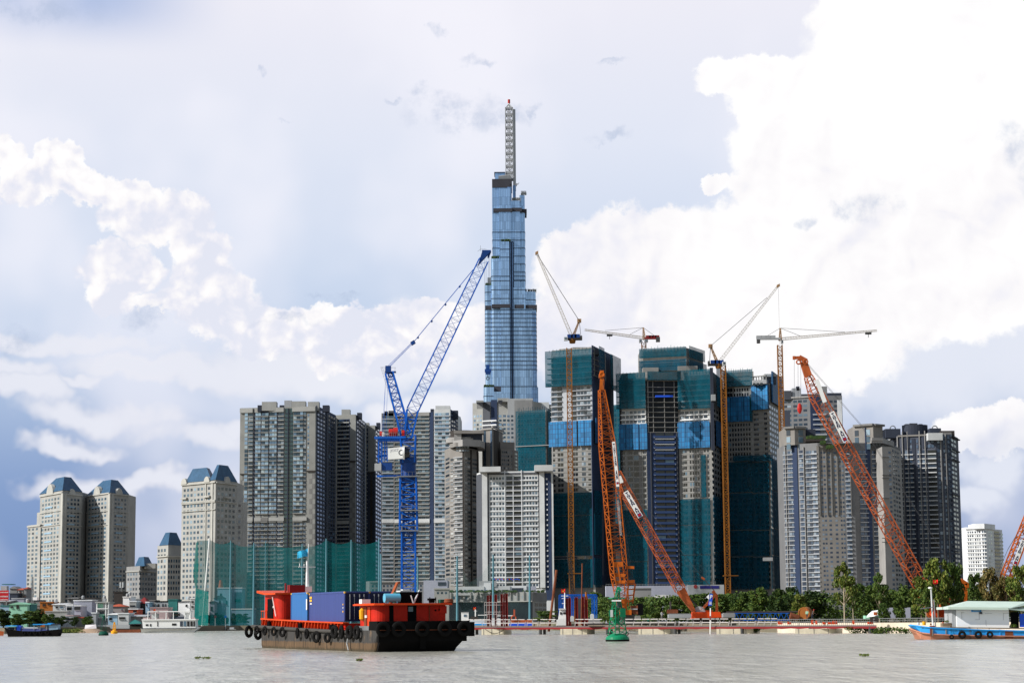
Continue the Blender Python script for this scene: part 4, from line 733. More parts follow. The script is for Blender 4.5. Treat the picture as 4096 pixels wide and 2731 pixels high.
def tower_p():
    T = Tower('tower_under_construction', 'dark netted tower under construction with two big blue screens on top', 'tower under construction', [(2901, 1278), (3012, 1270), (3079, 1262), (3122, 1305)], 1545, 'concrete', 34)
    T.vol([(3012, 1262), (3066, 1260), (3110, 1296)], 1520, 'grey_pale', 20); T.roofbox(3064, 3104, 1497, 1530, 'slate2', 12, 4); T.roofbox(3058, 3106, 1495, 1500, 'tin', 14, 3)
    T.vol([(2905, 1288), (3014, 1282)], 1490, 'concrete', 16, ybot=1550)
    T.win(3, 3018, 3062, 1528, 1545, 17, .6, 3, .3, 'win_black'); T.win(0, 2906, 2938, 1550, 1588, 19, .7, 3, .15, 'win_black', .2, .2); T.strip(0, 2938, 3008, 1548, 1600, 'white_wall', .15, 'cladding_or_shade'); T.win(0, 2942, 3004, 1550, 1588, 19, .6, 6, .5, 'win_black', .2, .4)
    for k in range(6): T.strip(1, 3014+k*10, 3016+k*10, 1504, 1522, 'concrete', .2, 'column')
    T.strip(1, 3004, 3066, 1502, 1506, 'concrete', .8, 'parapet')
    b = MB()
    T.strip(0, 2901, 3016, 1482, 1546, 'green_net', 3.2, 'safety_net', -2.8); T.slab(0, 2904, 3010, 1490, 1545, 20, .12, 2.2, 'concrete', 'floor_slab'); poles(T, 0, 2905, 3016, 1486, 12, 'teal_wall', 14)
    for a, b in ((2903, 2926), (2928, 2952), (2954, 2978), (2980, 3003)): T.strip(0, a, b, 1587, 1686, 'blue_screen', 2.0, 'climbing_screen', -1)
    for a, b in ((3013, 3034), (3036, 3056), (3058, 3078)): T.strip(1, a, b, 1541, 1638, 'blue_screen', 2.2, 'climbing_screen', -1)
    T.strip(2, 3080, 3118, 1500, 1622, 'blue_screen_shade', 1.8, 'climbing_screen', -1); T.strip(0, 3003, 3012, 1580, 1690, 'green_net', 1.6, 'safety_net', -1)
    T.win(0, 2908, 3008, 1690, 1845, 20.5, .55, 9, .4, 'win_black'); T.win(1, 3016, 3040, 1645, 1845, 20.5, .45, 5, .35, 'win_black'); T.win(1, 3062, 3074, 1645, 1845, 20.5, .5, 2, .2, 'win_black'); T.win(2, 3082, 3118, 1630, 1845, 20.5, .5, 4, .35, 'win_black')
    for f, a, b in ((0, 2905, 3012), (1, 3012, 3079)): T.slab(f, a, b, 1650 if f else 1690, 1845, 20.5, .09, .3, 'beige', 'floor_slab')
    T.strip(0, 2940, 3012, 1822, 1845, 'green_net_deep', 3.5, 'catch_fan', -.2); T.strip(1, 3012, 3092, 1820, 1845, 'green_net_deep', 3.5, 'catch_fan', -.2)
    T.win(0, 2910, 3008, 1850, 2350, 20.5, .55, 5, .4, 'win_black', .3, .3); T.win(1, 3016, 3076, 1850, 2350, 20.5, .55, 3, .4, 'win_black', .3, .3)
    for y0, y1 in ((1847, 1968), (1971, 2118), (2121, 2224), (2227, 2356)):
        for f, a, b in ((0, 2906, 3012), (1, 3013, 3080), (2, 3080, 3124)): T.strip(f, a, b, y0, y1, 'green_net_deep' if f != 1 else 'green_net_deep', 1.3, 'safety_net', -.9)
    MB().pb(3052, 3091, 2228, 2242, 1240, .6).build('sign_board', 'tin', T.root); T.done()
def group_q():
    T = Tower('apartment_tower', 'grey apartment tower behind, its upper floors crossed by the orange crane boom', 'apartment tower', [(3136, 1520), (3240, 1512), (3368, 1512)], 1588, 'cool_wall', 28)
    T.strip(1, 3245, 3282, 1585, 2000, 'navy_wall_or_shade', .4, 'recess_panel'); T.win(0, 3140, 3172, 1596, 1800, 19, .5, 2, .1, 'win_dark'); T.win(0, 3178, 3238, 1596, 1800, 19, .5, 3, .25, 'win_dark'); T.win(1, 3286, 3360, 1596, 1800, 19, .5, 4, .3, 'win_dark'); T.slab(1, 3258, 3312, 1640, 1800, 19, .28, 1.0, 'white_dull', 'balcony'); T.strip(0, 3136, 3160, 1640, 1720, 'slate', .15, 'wall_panel')
    T.strip(1, 3350, 3368, 1600, 1720, 'white_trim', .4, 'pier'); T.roofbox(3170, 3204, 1552, 1590, 'lattice_grey', 8, 6); T.roofbox(3186, 3198, 1545, 1556, 'slate', 4, 6); T.roofbox(3274, 3308, 1545, 1590, 'grey_wall', 8, 6); T.roofbox(3310, 3366, 1571, 1592, 'slate', 10, 2); T.roofbox(3138, 3166, 1562, 1592, 'slate2', 8, 5); T.roofbox(3206, 3272, 1575, 1592, 'slate2', 8, 5); T.strip(0, 3136, 3240, 1586, 1592, 'tan_light', .8, 'cornice'); T.done()
    T = Tower('apartment_tower', 'wide tan apartment slab with glazed bays and stepped terraces behind the trees', 'apartment tower', [(3134, 1190), (3222, 1180), (3270, 1176), (3412, 1176), (3434, 1178), (3530, 1182), (3602, 1215)], 1780, 'cool_wall', 30)
    f = T.vol([(3138, 1186), (3178, 1182), (3222, 1184)], 1712, 'tan', 26); g = T.vol([(3418, 1184), (3492, 1176), (3530, 1182)], 1703, 'tan', 26); h = T.vol([(3486, 1172), (3530, 1174), (3575, 1200)], 1750, 'tan_light', 24); B_, pit = 2400, 18.4
    T.vol([(3222, 1188), (3300, 1188)], 1757, 'tan_light', 18); T.roofbox(3226, 3262, 1716, 1760, 'slate', 14, 12); T.roofbox(3222, 3300, 1748, 1760, 'brown_dark', 10, 4)
    T.vol([(3280, 1172), (3330, 1172)], 1773, 'tan', 12); T.vol([(3340, 1172), (3405, 1172)], 1773, 'tan', 12)
    T.strip(f, 3139, 3180, 1706, 1714, 'taupe', 1.4, 'cornice'); T.strip(f+1, 3180, 3222, 1706, 1714, 'taupe', 1.4, 'cornice'); T.strip(g, 3416, 3494, 1696, 1704, 'taupe', 1.4, 'cornice'); T.strip(g+1, 3494, 3532, 1696, 1704, 'taupe', 1.4, 'cornice')
    for ff, a, b in ((f, 3150, 3166), (f+1, 3198, 3216), (g, 3424, 3440), (g, 3468, 3486)): T.win(ff, a, b, 1716, 1800, 28, .8, 1, .05, 'win_teal', .1, .2, 'glazing')
    def bay(ff, a, b, n, y0=1800, sl='white_dull', gm='win_slate', sh=.13):
        T.win(ff, a, b, y0, B_, pit, .6, n, .1, gm, .28, .15); T.slab(ff, a-1, b+1, y0, B_, pit, sh, .7, sl, 'balcony')
    bay(0, 3136, 3148, 2); T.strip(0, 3149, 3151, 1785, B_, 'tan_light', .8, 'pier'); T.strip(1, 3222, 3224, 1785, B_, 'tan_light', .8, 'pier'); bay(0, 3152, 3174, 2); bay(0, 3199, 3219, 2); bay(1, 3225, 3247, 2); bay(1, 3249, 3270, 2, sh=.3)
    bay(3 if 0 else 2, 3382, 3400, 2, sh=.3); bay(4, 3436, 3450, 1); bay(4, 3452, 3468, 2); bay(5-1, 3490, 3506, 2); bay(4, 3508, 3526, 2, gm='win_dark')
    T.strip(2, 3274, 3379, 1782, B_, 'tan', .03, 'cladding_or_shade')
    T.win(2, 3282, 3304, 1800, B_, pit, .42, 2, .3, 'win_slate'); T.win(2, 3310, 3324, 1800, B_, pit, .42, 1, .3, 'win_slate'); T.win(2, 3334, 3348, 1800, B_, pit, .42, 1, .3, 'win_slate'); T.win(2, 3356, 3376, 1800, B_, pit, .42, 2, .3, 'win_slate')
    for ff, a, b in ((0, 3176, 3196), (4, 3470, 3487)): T.strip(ff, a, b, 1710, B_, 'navy_wall_or_shade', .5, 'recess_panel')
    for ff, x in ((2, 3306), (2, 3326), (2, 3350), (2, 3277), (2, 3402)): T.strip(ff, x-1.5, x+1.5, 1782, 2060, 'taupe', .7, 'pier')
    T.strip(h, 3530-44, 3530, 1752, 1762, 'tan_light', .6, 'parapet'); T.win(h, 3492, 3528, 1764, 1790, 26, .5, 3, .3, 'win_black')
    # blank pale gable with small windows
    T.vol([(3528, 1160), (3566, 1162), (3604, 1195)], 1786, 'tan_light', 22); T.win(len(T.F)-2, 3568-12, 3566, 1800, B_, pit, .5, 1, .1, 'win_slate', kind='window')
    for y in (1826, 1898, 1910, 1990, 2150, 2166): T.strip(len(T.F)-2, 3528, 3556, y, y+3, 'taupe', .5, 'ledge')
    T.win(len(T.F)-1, 3570, 3600, 1800, B_, pit, .5, 3, .3, 'win_dark')
    b = MB()
    for x0, x1, y in ((3226, 3300, 1752), (3284, 3300, 1772), (3306, 3330, 1790)):
        for k in range(40): b.obox(P(random.uniform(x0, x1), y-random.random()*6, 1172), (.6, 0, .2), (0, .5, 0), (0, .2, .7))
    b.build('terrace_greenery', 'leaf_dark', T.root, kind='stuff'); T.done()
def tower_r():
    T = Tower('apartment_tower', 'dark grey apartment tower with a slate rooftop drum, rightmost of the big towers', 'apartment tower', [(3592, 1240), (3740, 1232), (3806, 1234), (3832, 1260)], 1742, 'slate_wall', 32)
    T.vol([(3574, 1250), (3612, 1246)], 1740, 'white_wall', 18); T.vol([(3712, 1228), (3770, 1228)], 1731, 'white_wall', 14, ybot=1760); T.roofbox(3543, 3602, 1714, 1745, 'slate', 10, 10); T.roofbox(3721, 3764, 1712, 1745, 'slate', 10, 8); T.roofbox(3764, 3818, 1722, 1750, 'brown_dark', 12, 4); T.roofbox(3772, 3806, 1728, 1750, 'taupe', 8, 1)
    c = P(3660, 1740, 1254); b = MB(); w = (P(3710, 1740, 1254).x-P(3608, 1740, 1254).x)/2; z0, z1 = P(3660, 1745, 1254).z, P(3660, 1701, 1254).z
    b.lathe((c.x, c.y, z0), [(w, 0), (w, z1-z0)], 28, 1, .8); b.build('roof_drum', 'slate', T.root); b = MB()
    for x0, x1, y in ((3622, 3634, 1695), (3640, 3670, 1692), (3676, 3690, 1695), (3696, 3704, 1698)): b.pb(x0, x1, y, 1704, 1254, 5)
    b.build('roof_plant', 'slate2', T.root)
    for cx in (3571, 3739):
        b = MB(); p = P(cx, 1713, 1254); b.torus((p.x, p.y, p.z), (0, 1, 0), 1.6, .35, 16, 6); b.build('roof_ring', 'lattice_grey', T.root)
    B_, pit = 2400, 18.5
    def bay(f, a, b, n, gm='win_blue', s=1, gap=.15): T.win(f, a, b, 1800, B_, pit, .62, n, gap, 'win_black' if gm == 'k' else gm, .3, .15); T.slab(f, a, b, 1800, B_, pit, .2 if s == 1 else .22, .9, 'white_wall' if s else 'tan', 'balcony') if s else None
    bay(0, 3604, 3616, 1, 'win_slate', 2); bay(0, 3622, 3638, 1, 'win_slate', 2); bay(0, 3642, 3656, 1, 'win_slate', 2); bay(0, 3673, 3686, 1, 'win_slate', 2); bay(0, 3691, 3708, 1, 'win_slate', 2); bay(0, 3714, 3748, 1, 'win_black', 2, .02)
    T.win(1, 3752, 3770, 1740, B_, pit, .66, 1, .1, 'win_slate', .25, .2); T.win(1, 3776, 3790, 1740, B_, pit, .6, 1, .15, 'win_slate', .25, .2); T.win(1, 3794, 3803, 1740, B_, pit, .6, 1, .1, 'win_slate', .25, .2); T.win(2, 3808, 3828, 1740, B_, pit, .5, 2, .3, 'win_slate', .25, .2)
    for a, b in ((3598, 3602), (3618, 3621), (3639, 3641), (3687, 3690), (3709, 3712)): T.strip(0, a, b, 1724 if a != 3598 else 1742, B_, 'tan_light', .9, 'pier')
    T.strip(0, 3657, 3671, 1752, B_, 'slate', .3, 'recess_panel'); T.strip(0, 3620, 3638, 1742, 1792, 'slate', .5, 'wall_panel'); T.strip(0, 3690, 3708, 1742, 1792, 'slate', .5, 'wall_panel'); T.win(0, 3642, 3704, 1754, 1796, 21, .6, 5, .5, 'win_slate', .2, .2); T.win(4 if 0 else 0, 3714, 3742, 1754, 1796, 21, .6, 2, .2, 'win_slate', .2, .3)
    T.strip(0, 3592, 3740, 1738, 1744, 'tan', .8, 'cornice')
    for y in (1750, 1800, 1840, 1980, 2204): T.strip(2, 3806, 3834, y, y+4, 'slate', 1.0, 'ledge')
    T.strip(1, 3770, 3774, 1735, B_, 'tan_light', .8, 'pier'); T.strip(1, 3791, 3793, 1735, B_, 'tan_light', .8, 'pier'); T.done()
def tower_s():
    T = Tower('apartment_tower', 'small distant white apartment tower standing apart at far right', 'apartment tower', [(3856, 1730), (3937, 1720), (4008, 1760)], 2114, 'white_trim', 26)
    T.vol([(3862, 1728), (3932, 1720)], 2108, 'white_trim', 20); T.vol([(3896, 1722), (3937, 1718), (3980, 1740)], 2094, 'white_trim', 22); B_, pit = 2360, 15
    T.win(0, 3860, 3886, 2120, B_, pit, .5, 3, .35, 'win_mix'); T.win(0, 3888, 3914, 2120, B_, pit, .5, 3, .35, 'win_mix'); T.win(0, 3918, 3934, 2120, B_, pit, .6, 2, .3, 'win_dark'); T.win(1, 3942, 3960, 2120, B_, pit, .5, 2, .4, 'win_blue'); T.win(1, 3966, 3988, 2120, B_, pit, .6, 1, .1, 'win_dark'); T.win(1, 3992, 4004, 2126, B_, pit, .5, 1, .4, 'win_blue'); T.slab(0, 3857, 3936, 2120, B_, pit, .18, .5, 'white_paint', 'balcony')
    T.slab(1, 3966, 3990, 2120, B_, pit, .3, .8, 'grey_pale', 'balcony'); T.done()
tower_n(); tower_o(); tower_p(); group_q(); tower_r(); tower_s()
# ------------------------------------------------------------------ tower cranes on the building sites
def lat(b, A, B, d, wpx, n, rc, rd, w1=None, side=(1, 0, 0)):
    k = d/FPX; w1 = wpx if w1 is None else w1
    return lattice(b, P(A[0], A[1], d), P(B[0], B[1], d), side, wpx*k, w1*k, n, rc, rd)
def tcrane(label, d, base, top, w, parts):
    """base/top = mast ends in the picture; parts = function adding the rest"""
    p = P(base[0], base[1], d); r = thing('tower_crane', label, 'tower crane', (p.x, d, 1.7), 'tower cranes over the netted towers')
    xb, xt = P(base[0], base[1], d), P(top[0], top[1], d); b = MB(); k = d/FPX; zz = xt.z; lattice(b, (xt.x, d, 1.7), (xt.x, d, zz), (1, 0, 0), w*k, w*k, int((zz-1.7)/3.2), .5, .28); b.build('mast', 'mast_ochre', r)
    for z in [zz*f for f in (.18, .32, .46, .6, .74, .86)]: MB().box((xt.x-w*k*.8, d-w*k*.7, z), (xt.x+w*k*2.2, d+6, z+.4)).build('wall_tie', 'mast_ochre', r); parts(r, d); return r
def luffer(tip, foot, atop, afoot, cj0, cj1, cab, pend, wt, jm='mast_white', head=None):
    def f(r, d):
        b = MB(); lat(b, foot, tip, d, 12, 34, .2, .09, 7); b.build('jib', jm, r)
        b = MB(); lat(b, afoot, atop, d, 9, 8, .4, .24, 4); b.build('a_frame', 'jib_ochre', r)
        b = MB(); k = 1 if cj1[0] > cj0[0] else -1; p, q = P(cj0[0], cj0[1], d), P(cj1[0], cj1[1], d); b.box((p.x, d-2, p.z-.8), (q.x, d+2, p.z+.3)); b.build('counter_jib', 'engine_dark', r)
        b = MB()
        for t in (.2, .45, .68): c = p.lerp(q, t); b.box((c.x-1.6, d-1.6, c.z+.2), (c.x+1.6, d+1.6, c.z+2.4))
        b.build('winch', 'crane_blue_dark', r)
        MB().pb(wt[0], wt[1], wt[2], wt[3], d-1.5, 3.5).build('counterweight', 'cw_grey', r)
        b = MB().pb(cab[0], cab[1], cab[2], cab[3], d-4.5, 3); c = b.build('cab', 'white_wall', r); MB().pb(cab[0]+2, cab[1]-4, cab[2]+2, cab[3]-5, d-4.7, .3).build('cab_window', 'win_dark', c)
        b = MB()
        for o in (-1.2, 1.2):
            a0 = P(*atop, d)+Vector((0, o, 0)); b.beam(a0, P(*pend, d)+Vector((0, o, 0)), .16); b.beam(a0, P(cj1[0]-k*4, cj1[1]-4, d)+Vector((0, o, 0)), .16)
        t_ = P(*tip, d); b.beam(t_, t_-Vector((0, 0, 58)), .1) if tip[0] > 3000 else None
        b.build('pendant_line', 'cable', r)
        b = MB(); b.obox(t_, (.9, 0, .4), (0, 1, 0), (0, 0, .8)); b.obox(P(*atop, d), (1.2, 0, 0), (0, 1, 0), (0, 0, 1.1)); b.build('sheave_head', 'jib_ochre', r)
        c = P((foot[0]+afoot[0])/2, foot[1]+12, d); b = MB(); b.cyl((c.x, d, c.z-2.6), (c.x, d, c.z), 1.7, 2.2, 12); b.build('slewing_ring', 'mast_ochre', r)
    return f
def hammer(apex, root, tip, cjend, wt, cab, pend, cabs=1):
    def f(r, d):
        b = MB(); lat(b, root, tip, d, 10, 36, .2, .1, 6); b.build('jib', 'mast_white', r)
        b = MB(); lat(b, (root[0], root[1]+6), apex, d, 11, 5, .4, .25, 3); b.build('tower_head', 'jib_ochre', r)
        p, q = P(root[0], root[1]+4, d), P(cjend[0], cjend[1], d); b = MB(); b.box((min(p.x, q.x), d-1.3, q.z-.7), (max(p.x, q.x), d+1.3, q.z+.3))
        for t in (.3, .5, .7, .9): c = p.lerp(q, t); b.box((c.x-1.6, d-1.0, q.z), (c.x+1.4, d+1.0, q.z+1.7))
        b.build('counter_jib', 'deck_red' if cabs > 1 else 'tin', r); MB().pb(wt[0], wt[1], wt[2], wt[3], d-1.5, 3.2).build('counterweight', 'cw_grey', r)
        for cb in cab: c = MB().pb(cb[0], cb[1], cb[2], cb[3], d-4, 3).build('cab', 'tin', r); MB().pb(cb[0]+2, cb[1]-2, cb[2]+2, cb[3]-5, d-4.2, .3).build('cab_window', 'win_dark', c)
        b = MB(); A = P(*apex, d)
        for x in pend: b.beam(A, P(x[0], x[1], d), .2)
        b.build('pendant_line', 'cable', r)
        t = (.12 if tip[0] < root[0] else .05); c = P(tip[0]+(root[0]-tip[0])*(.42 if tip[0] < root[0] else .09), tip[1]+(root[1]-tip[1])*(.42 if tip[0] < root[0] else .09)+8, d); b = MB(); b.obox(c, (1.8, 0, 0), (0, 1, 0), (0, 0, .6)); b.beam(c, c-Vector((0, 0, 2.5)), .3); b.build('trolley', 'cw_grey', r)
    return f
def site_cranes():
    tcrane('ochre tower crane with raised white luffing jib leaning left, standing before the square net cap', 1225, (2290, 2370), (2276, 1392), 19, luffer((2147, 1012), (2286, 1344), (2317, 1283), (2293, 1344), (2268, 1355), (2328, 1352), (2256, 2271, 1347, 1361), (2150, 1020), (2317, 2329, 1342, 1358)))
    tcrane('ochre tower crane with white jib leaning right between the broad and dark netted towers', 1225, (2902, 2370), (2892, 1462), 19, luffer((3113, 1143), (2880, 1444), (2842, 1384), (2868, 1446), (2896, 1457), (2834, 1457), (2891, 2904, 1446, 1460), (3068, 1190), (2833, 2840, 1443, 1462)))
    tcrane('hammerhead tower crane with its jib pointing left above the broad netted tower', 1300, (2577, 2370), (2575, 1366), 17, hammer((2573, 1310), (2577, 1352), (2338, 1319), (2634, 1352), (2625, 2640, 1347, 1366), [(2557, 2568, 1357, 1369), (2578, 2592, 1357, 1368)], [(2520, 1337), (2420, 1322), (2617, 1342)], 2))
    tcrane('hammerhead tower crane with its long jib pointing right above the dark netted tower', 1225, (3146, 2370), (3119, 1380), 18, hammer((3121, 1312), (3121, 1356), (3508, 1322), (3026, 1354), (3029, 3041, 1357, 1371), [(3125, 3133, 1360, 1373)], [(3205, 1345), (3380, 1328), (3062, 1347)]))
def leanpost(b, pts, d, r, n=8): b.path([P(x, y, d) for x, y in pts], r, n)
# ------------------------------------------------------------------ blue tower crane
def blue_crane():
    d = 520; k = d/FPX; p = P(1634, 2380, d); r = thing('tower_crane', 'bright blue heavy luffing tower crane with white cab standing behind the barge', 'tower crane', (p.x, d, 1.7))
    xm = lambda y: P(1636-(2370-y)*.006, y, d)
    b = MB(); lattice(b, (p.x, d, 1.7), xm(2120), (1, 0, 0), 54*k, 54*k, 13, .38, .15, 50*k, 50*k); b.build('mast', 'crane_blue', r)
    b = MB(); lattice(b, xm(2125), xm(1905), (1, 0, 0), 70*k, 62*k, 9, .42, .22, 60*k, 60*k); b.build('climbing_frame', 'crane_blue', r)
    b = MB(); lattice(b, xm(2200), xm(1870), (1, 0, 0), 40*k, 40*k, 14, .5, .2); b.build('inner_mast', 'crane_blue_dark', r)
    b = MB()
    for y, x0, x1 in ((1907, 1590, 1682), (2042, 1604, 1692), (2123, 1598, 1676)):
        a, c = P(x0, y, d), P(x1, y, d); b.box((a.x, d-2.8, a.z-.15), (c.x, d+2.6, a.z+.1))
        for t in range(7):
            x = a.x+(c.x-a.x)*t/6; b.beam((x, d-2.8, a.z), (x, d-2.8, a.z+1.1), .06)
        b.beam((a.x, d-2.8, a.z+1.1), (c.x, d-2.8, a.z+1.1), .06)
    b.build('service_platform', 'steel', r)
    b = MB(); c = xm(1870); b.cyl(c+Vector((0, 0, -3.5)), c+Vector((0, 0, 1.2)), 2.0, 1.9, 14); b.obox(c+Vector((0, 0, 1.8)), (2.1, 0, 0), (0, 1.6, 0), (0, 0, .8)); b.build('slewing_ring', 'crane_blue_dark', r)
    b = MB(); lattice(b, P(1636, 1850, d), P(1632, 1742, d), (1, 0, 0), 46*k, 62*k, 4, .38, .2); b.build('upper_frame', 'crane_blue', r)
    b = MB(); lattice(b, P(1631, 1752, d), P(1650, 1640, d), (1, .1, 0), 30*k, 44*k, 3, .4, .2); lattice(b, P(1650, 1640, d), P(1935, 1040, d), (1, .1, .4), 46*k, 38*k, 20, .2, .08); b.build('jib', 'crane_blue', r)
    b = MB(); T0 = P(1941, 1006, d); b.loft([P(1912, 1062, d)+Vector((0, o, 0)) for o in (-.9, -.7, .7, .9)], [P(1930, 1004, d)+Vector((0, -.9, 0)), P(1964, 1006, d)+Vector((0, -.7, 0)), P(1964, 1006, d)+Vector((0, .7, 0)), P(1930, 1004, d)+Vector((0, .9, 0))]); b.beam(P(1928, 1006, d), P(1964, 1006, d), 1.0, .6); b.beam(P(1962, 1006, d), P(1952, 1032, d), .4); b.torus(P(1944, 1014, d), (0, 1, 0), .6, .2, 14, 6); b.build('jib_head', 'crane_blue_dark', r)
    b = MB(); b.beam(P(1922, 1004, d), P(1922, 982, d), .08); b.beam(P(1910, 1006, d), P(1924, 996, d), .06); b.beam(P(1924, 996, d), P(1946, 997, d), .06); b.build('mast_light', 'steel', r)
    b = MB(); lattice(b, P(1622, 1735, d), P(1556, 1490, d), (1, .1, 0), 40*k, 30*k, 9, .36, .18); b.build('a_frame', 'crane_blue', r)
    b = MB(); b.obox(P(1553, 1478, d), (.7, 0, 0), (0, .9, 0), (0, 0, .9)); b.torus(P(1562, 1500, d), (0, 1, 0), .55, .18, 14, 6); b.obox(P(1562, 1488, d), (1.4, 0, 0), (0, 1, 0), (0, 0, .12)); b.build('sheave_head', 'crane_blue_dark', r)
    b = MB()
    for t in range(13): a = P(1524+t*3.7, 1470+t*11.7, d+1.5); e = P(1530+t*3.7, 1470+t*11.7, d+1.5); b.beam(a, e, .07)
    b.beam(P(1523, 1468, d+1.5), P(1568, 1616, d+1.5), .08); b.beam(P(1530, 1468, d+1.5), P(1575, 1616, d+1.5), .08)
    for x in (1540, 1552, 1564, 1580): b.beam(P(x, 1469, d+1), P(x, 1490, d+1), .07)
    b.beam(P(1524, 1469, d+1), P(1584, 1470, d+1), .07); b.build('ladder', 'lattice_grey', r)
    # deck with winches, cab, counterweight
    a, c = P(1500, 1748, d), P(1625, 1742, d); b = MB(); b.box((a.x, d-2.2, a.z-.5), (c.x, d+2.2, a.z)); b.box((P(1515, 1755, d).x, d-1.6, a.z-1.1), (c.x+.5, d+1.6, a.z-.5)); b.build('machinery_deck', 'crane_blue', r)
    for x0, x1, h in ((1520, 1530, 1726), (1556, 1572, 1716), (1574, 1592, 1712), (1608, 1619, 1721)):
        b = MB(); u, v = P(x0, 1744, d), P(x1, h, d); rr = (v.z-u.z)/2; b.cyl((u.x, d-1, u.z+rr), (v.x, d-1, u.z+rr), rr, n=14); b.box((u.x, d-1.6, u.z), (v.x, d+.2, u.z+rr)); b.build('winch', 'winch_red', r)
    b = MB().pb(1529, 1537, 1728, 1745, d-2, 1); b.build('control_box', 'white_paint', r)
    b = MB()
    for x in range(1502, 1600, 8): b.beam(P(x, 1748, d-2.2), P(x, 1731, d-2.2), .06)
    b.beam(P(1500, 1731, d-2.2), P(1600, 1729, d-2.2), .06); b.build('handrail', 'steel', r)
    b = MB(); lattice(b, P(1521, 1755, d), P(1521, 1850, d), (1, 0, 0), 14*k, 14*k, 5, .22, .12); lattice(b, P(1543, 1755, d), P(1543, 1845, d), (1, 0, 0), 8*k, 14*k, 5, .16, .1); b.beam(P(1508, 1825, d), P(1546, 1822, d), .5); b.build('counterweight_hanger', 'crane_blue', r)
    b = MB().pb(1498, 1525, 1853, 1881, d-1.8, 3); b.build('counterweight', 'tin', r); MB().pb(1524, 1568, 1850, 1880, d-1.4, 2.6).build('counterweight', 'crane_blue_dark', r)
    b = MB()
    for x in (1543, 1552): b.beam(P(x, 1490, d), P(x-9, 1745, d), .06)
    b.beam(P(1541, 1545, d), P(1528, 1740, d), .06); b.build('counterweight_cable', 'crane_blue', r)
    z0, z1 = P(1580, 1842, d).z, P(1580, 1792, d).z; x0, x1 = P(1556, 1800, d).x, P(1618, 1800, d).x; x2 = P(1642, 1800, d).x; zc, hr = (z0+z1)/2, (z1-z0)/2
    b = MB(); b.loft([(x0, d-4.6, z0), (x0, d-2.4, z0), (x0, d-2.4, z1-.4), (x0, d-4.6, z1-.4)], [(x1, d-4.6, z0+.25), (x1, d-2.4, z0+.25), (x1, d-2.4, z1), (x1, d-4.6, z1)]); cabo = b.build('cab', 'white_paint', r)
    b = MB(); b.cyl((x1-.25, d-3.5, zc+.1), (x1+.25, d-3.5, zc+.1), hr*1.05, n=24); b.build('cab_ring', 'white_paint', cabo)
    b = MB(); b.cyl((x1+.25, d-3.5, zc+.1), (x2, d-3.5, zc+.1), hr, hr*.72, 20); b.build('cab_window', 'win_black', cabo)
    b = MB(); b.torus(((x1-.55), d-4.64, zc+.1), (0, 1, 0), .62, .10, 20, 6, .3); b.build('porthole', 'slate', cabo)
    stroke_text('JOST', (x0+.5, d-4.62, zc+.1), (1, 0, .07), (0, 0, 1), .85, 'pale_ink', cabo, font_w=2.2)
    b = MB(); b.beam(P(1508, 1904, d), P(1600, 1901, d), .45); b.build('outrigger_beam', 'crane_blue', r)
    # jib lines and hook
    b = MB(); m = P(1652, 1371, d)
    for o in (-.8, .8): b.beam(P(1556, 1468, d)+Vector((0, o, 0)), m+Vector((0, o, 0)), .09); b.beam(m+Vector((0, o*.3, 0)), P(1893, 1078, d)+Vector((0, o*.3, 0)), .11)
    b.beam(P(1545, 1470, d), P(1646, 1371, d), .09); b.build('pendant_line', 'crane_blue', r); b = MB(); b.obox(m, (.5, 0, .3), (0, .5, 0), (-.2, 0, .4))
    for x, y in ((1839, 1146), (1782, 1218), (1727, 1285), (1672, 1350)): b.obox(P(x, y, d), (.18, 0, .18), (0, .25, 0), (-.12, 0, .18))
    b.build('pendant_link', 'crane_blue_dark', r)
    b = MB()
    for x in (1938, 1944, 1953, 1958): b.beam(P(x, 1012, d), P(x+2-(.1*(x-1948)), 1468, d), .05)
    b.build('hoist_cable', 'cable', r)
    b = MB(); b.pb(1944, 1958, 1458, 1476, d-.5, 1); b.pb(1939, 1964, 1475, 1488, d-.5, 1); b.pb(1942, 1962, 1486, 1496, d-.4, .9); hb = b.build('hook_block', 'crane_blue_dark', r)
    b = MB(); c = P(1951, 1513, d); b.torus(c, (0, 1, 0), .38, .1, 14, 6); b.beam(P(1951, 1496, d), P(1951, 1508, d), .16); b.build('hook', 'cw_grey', hb)
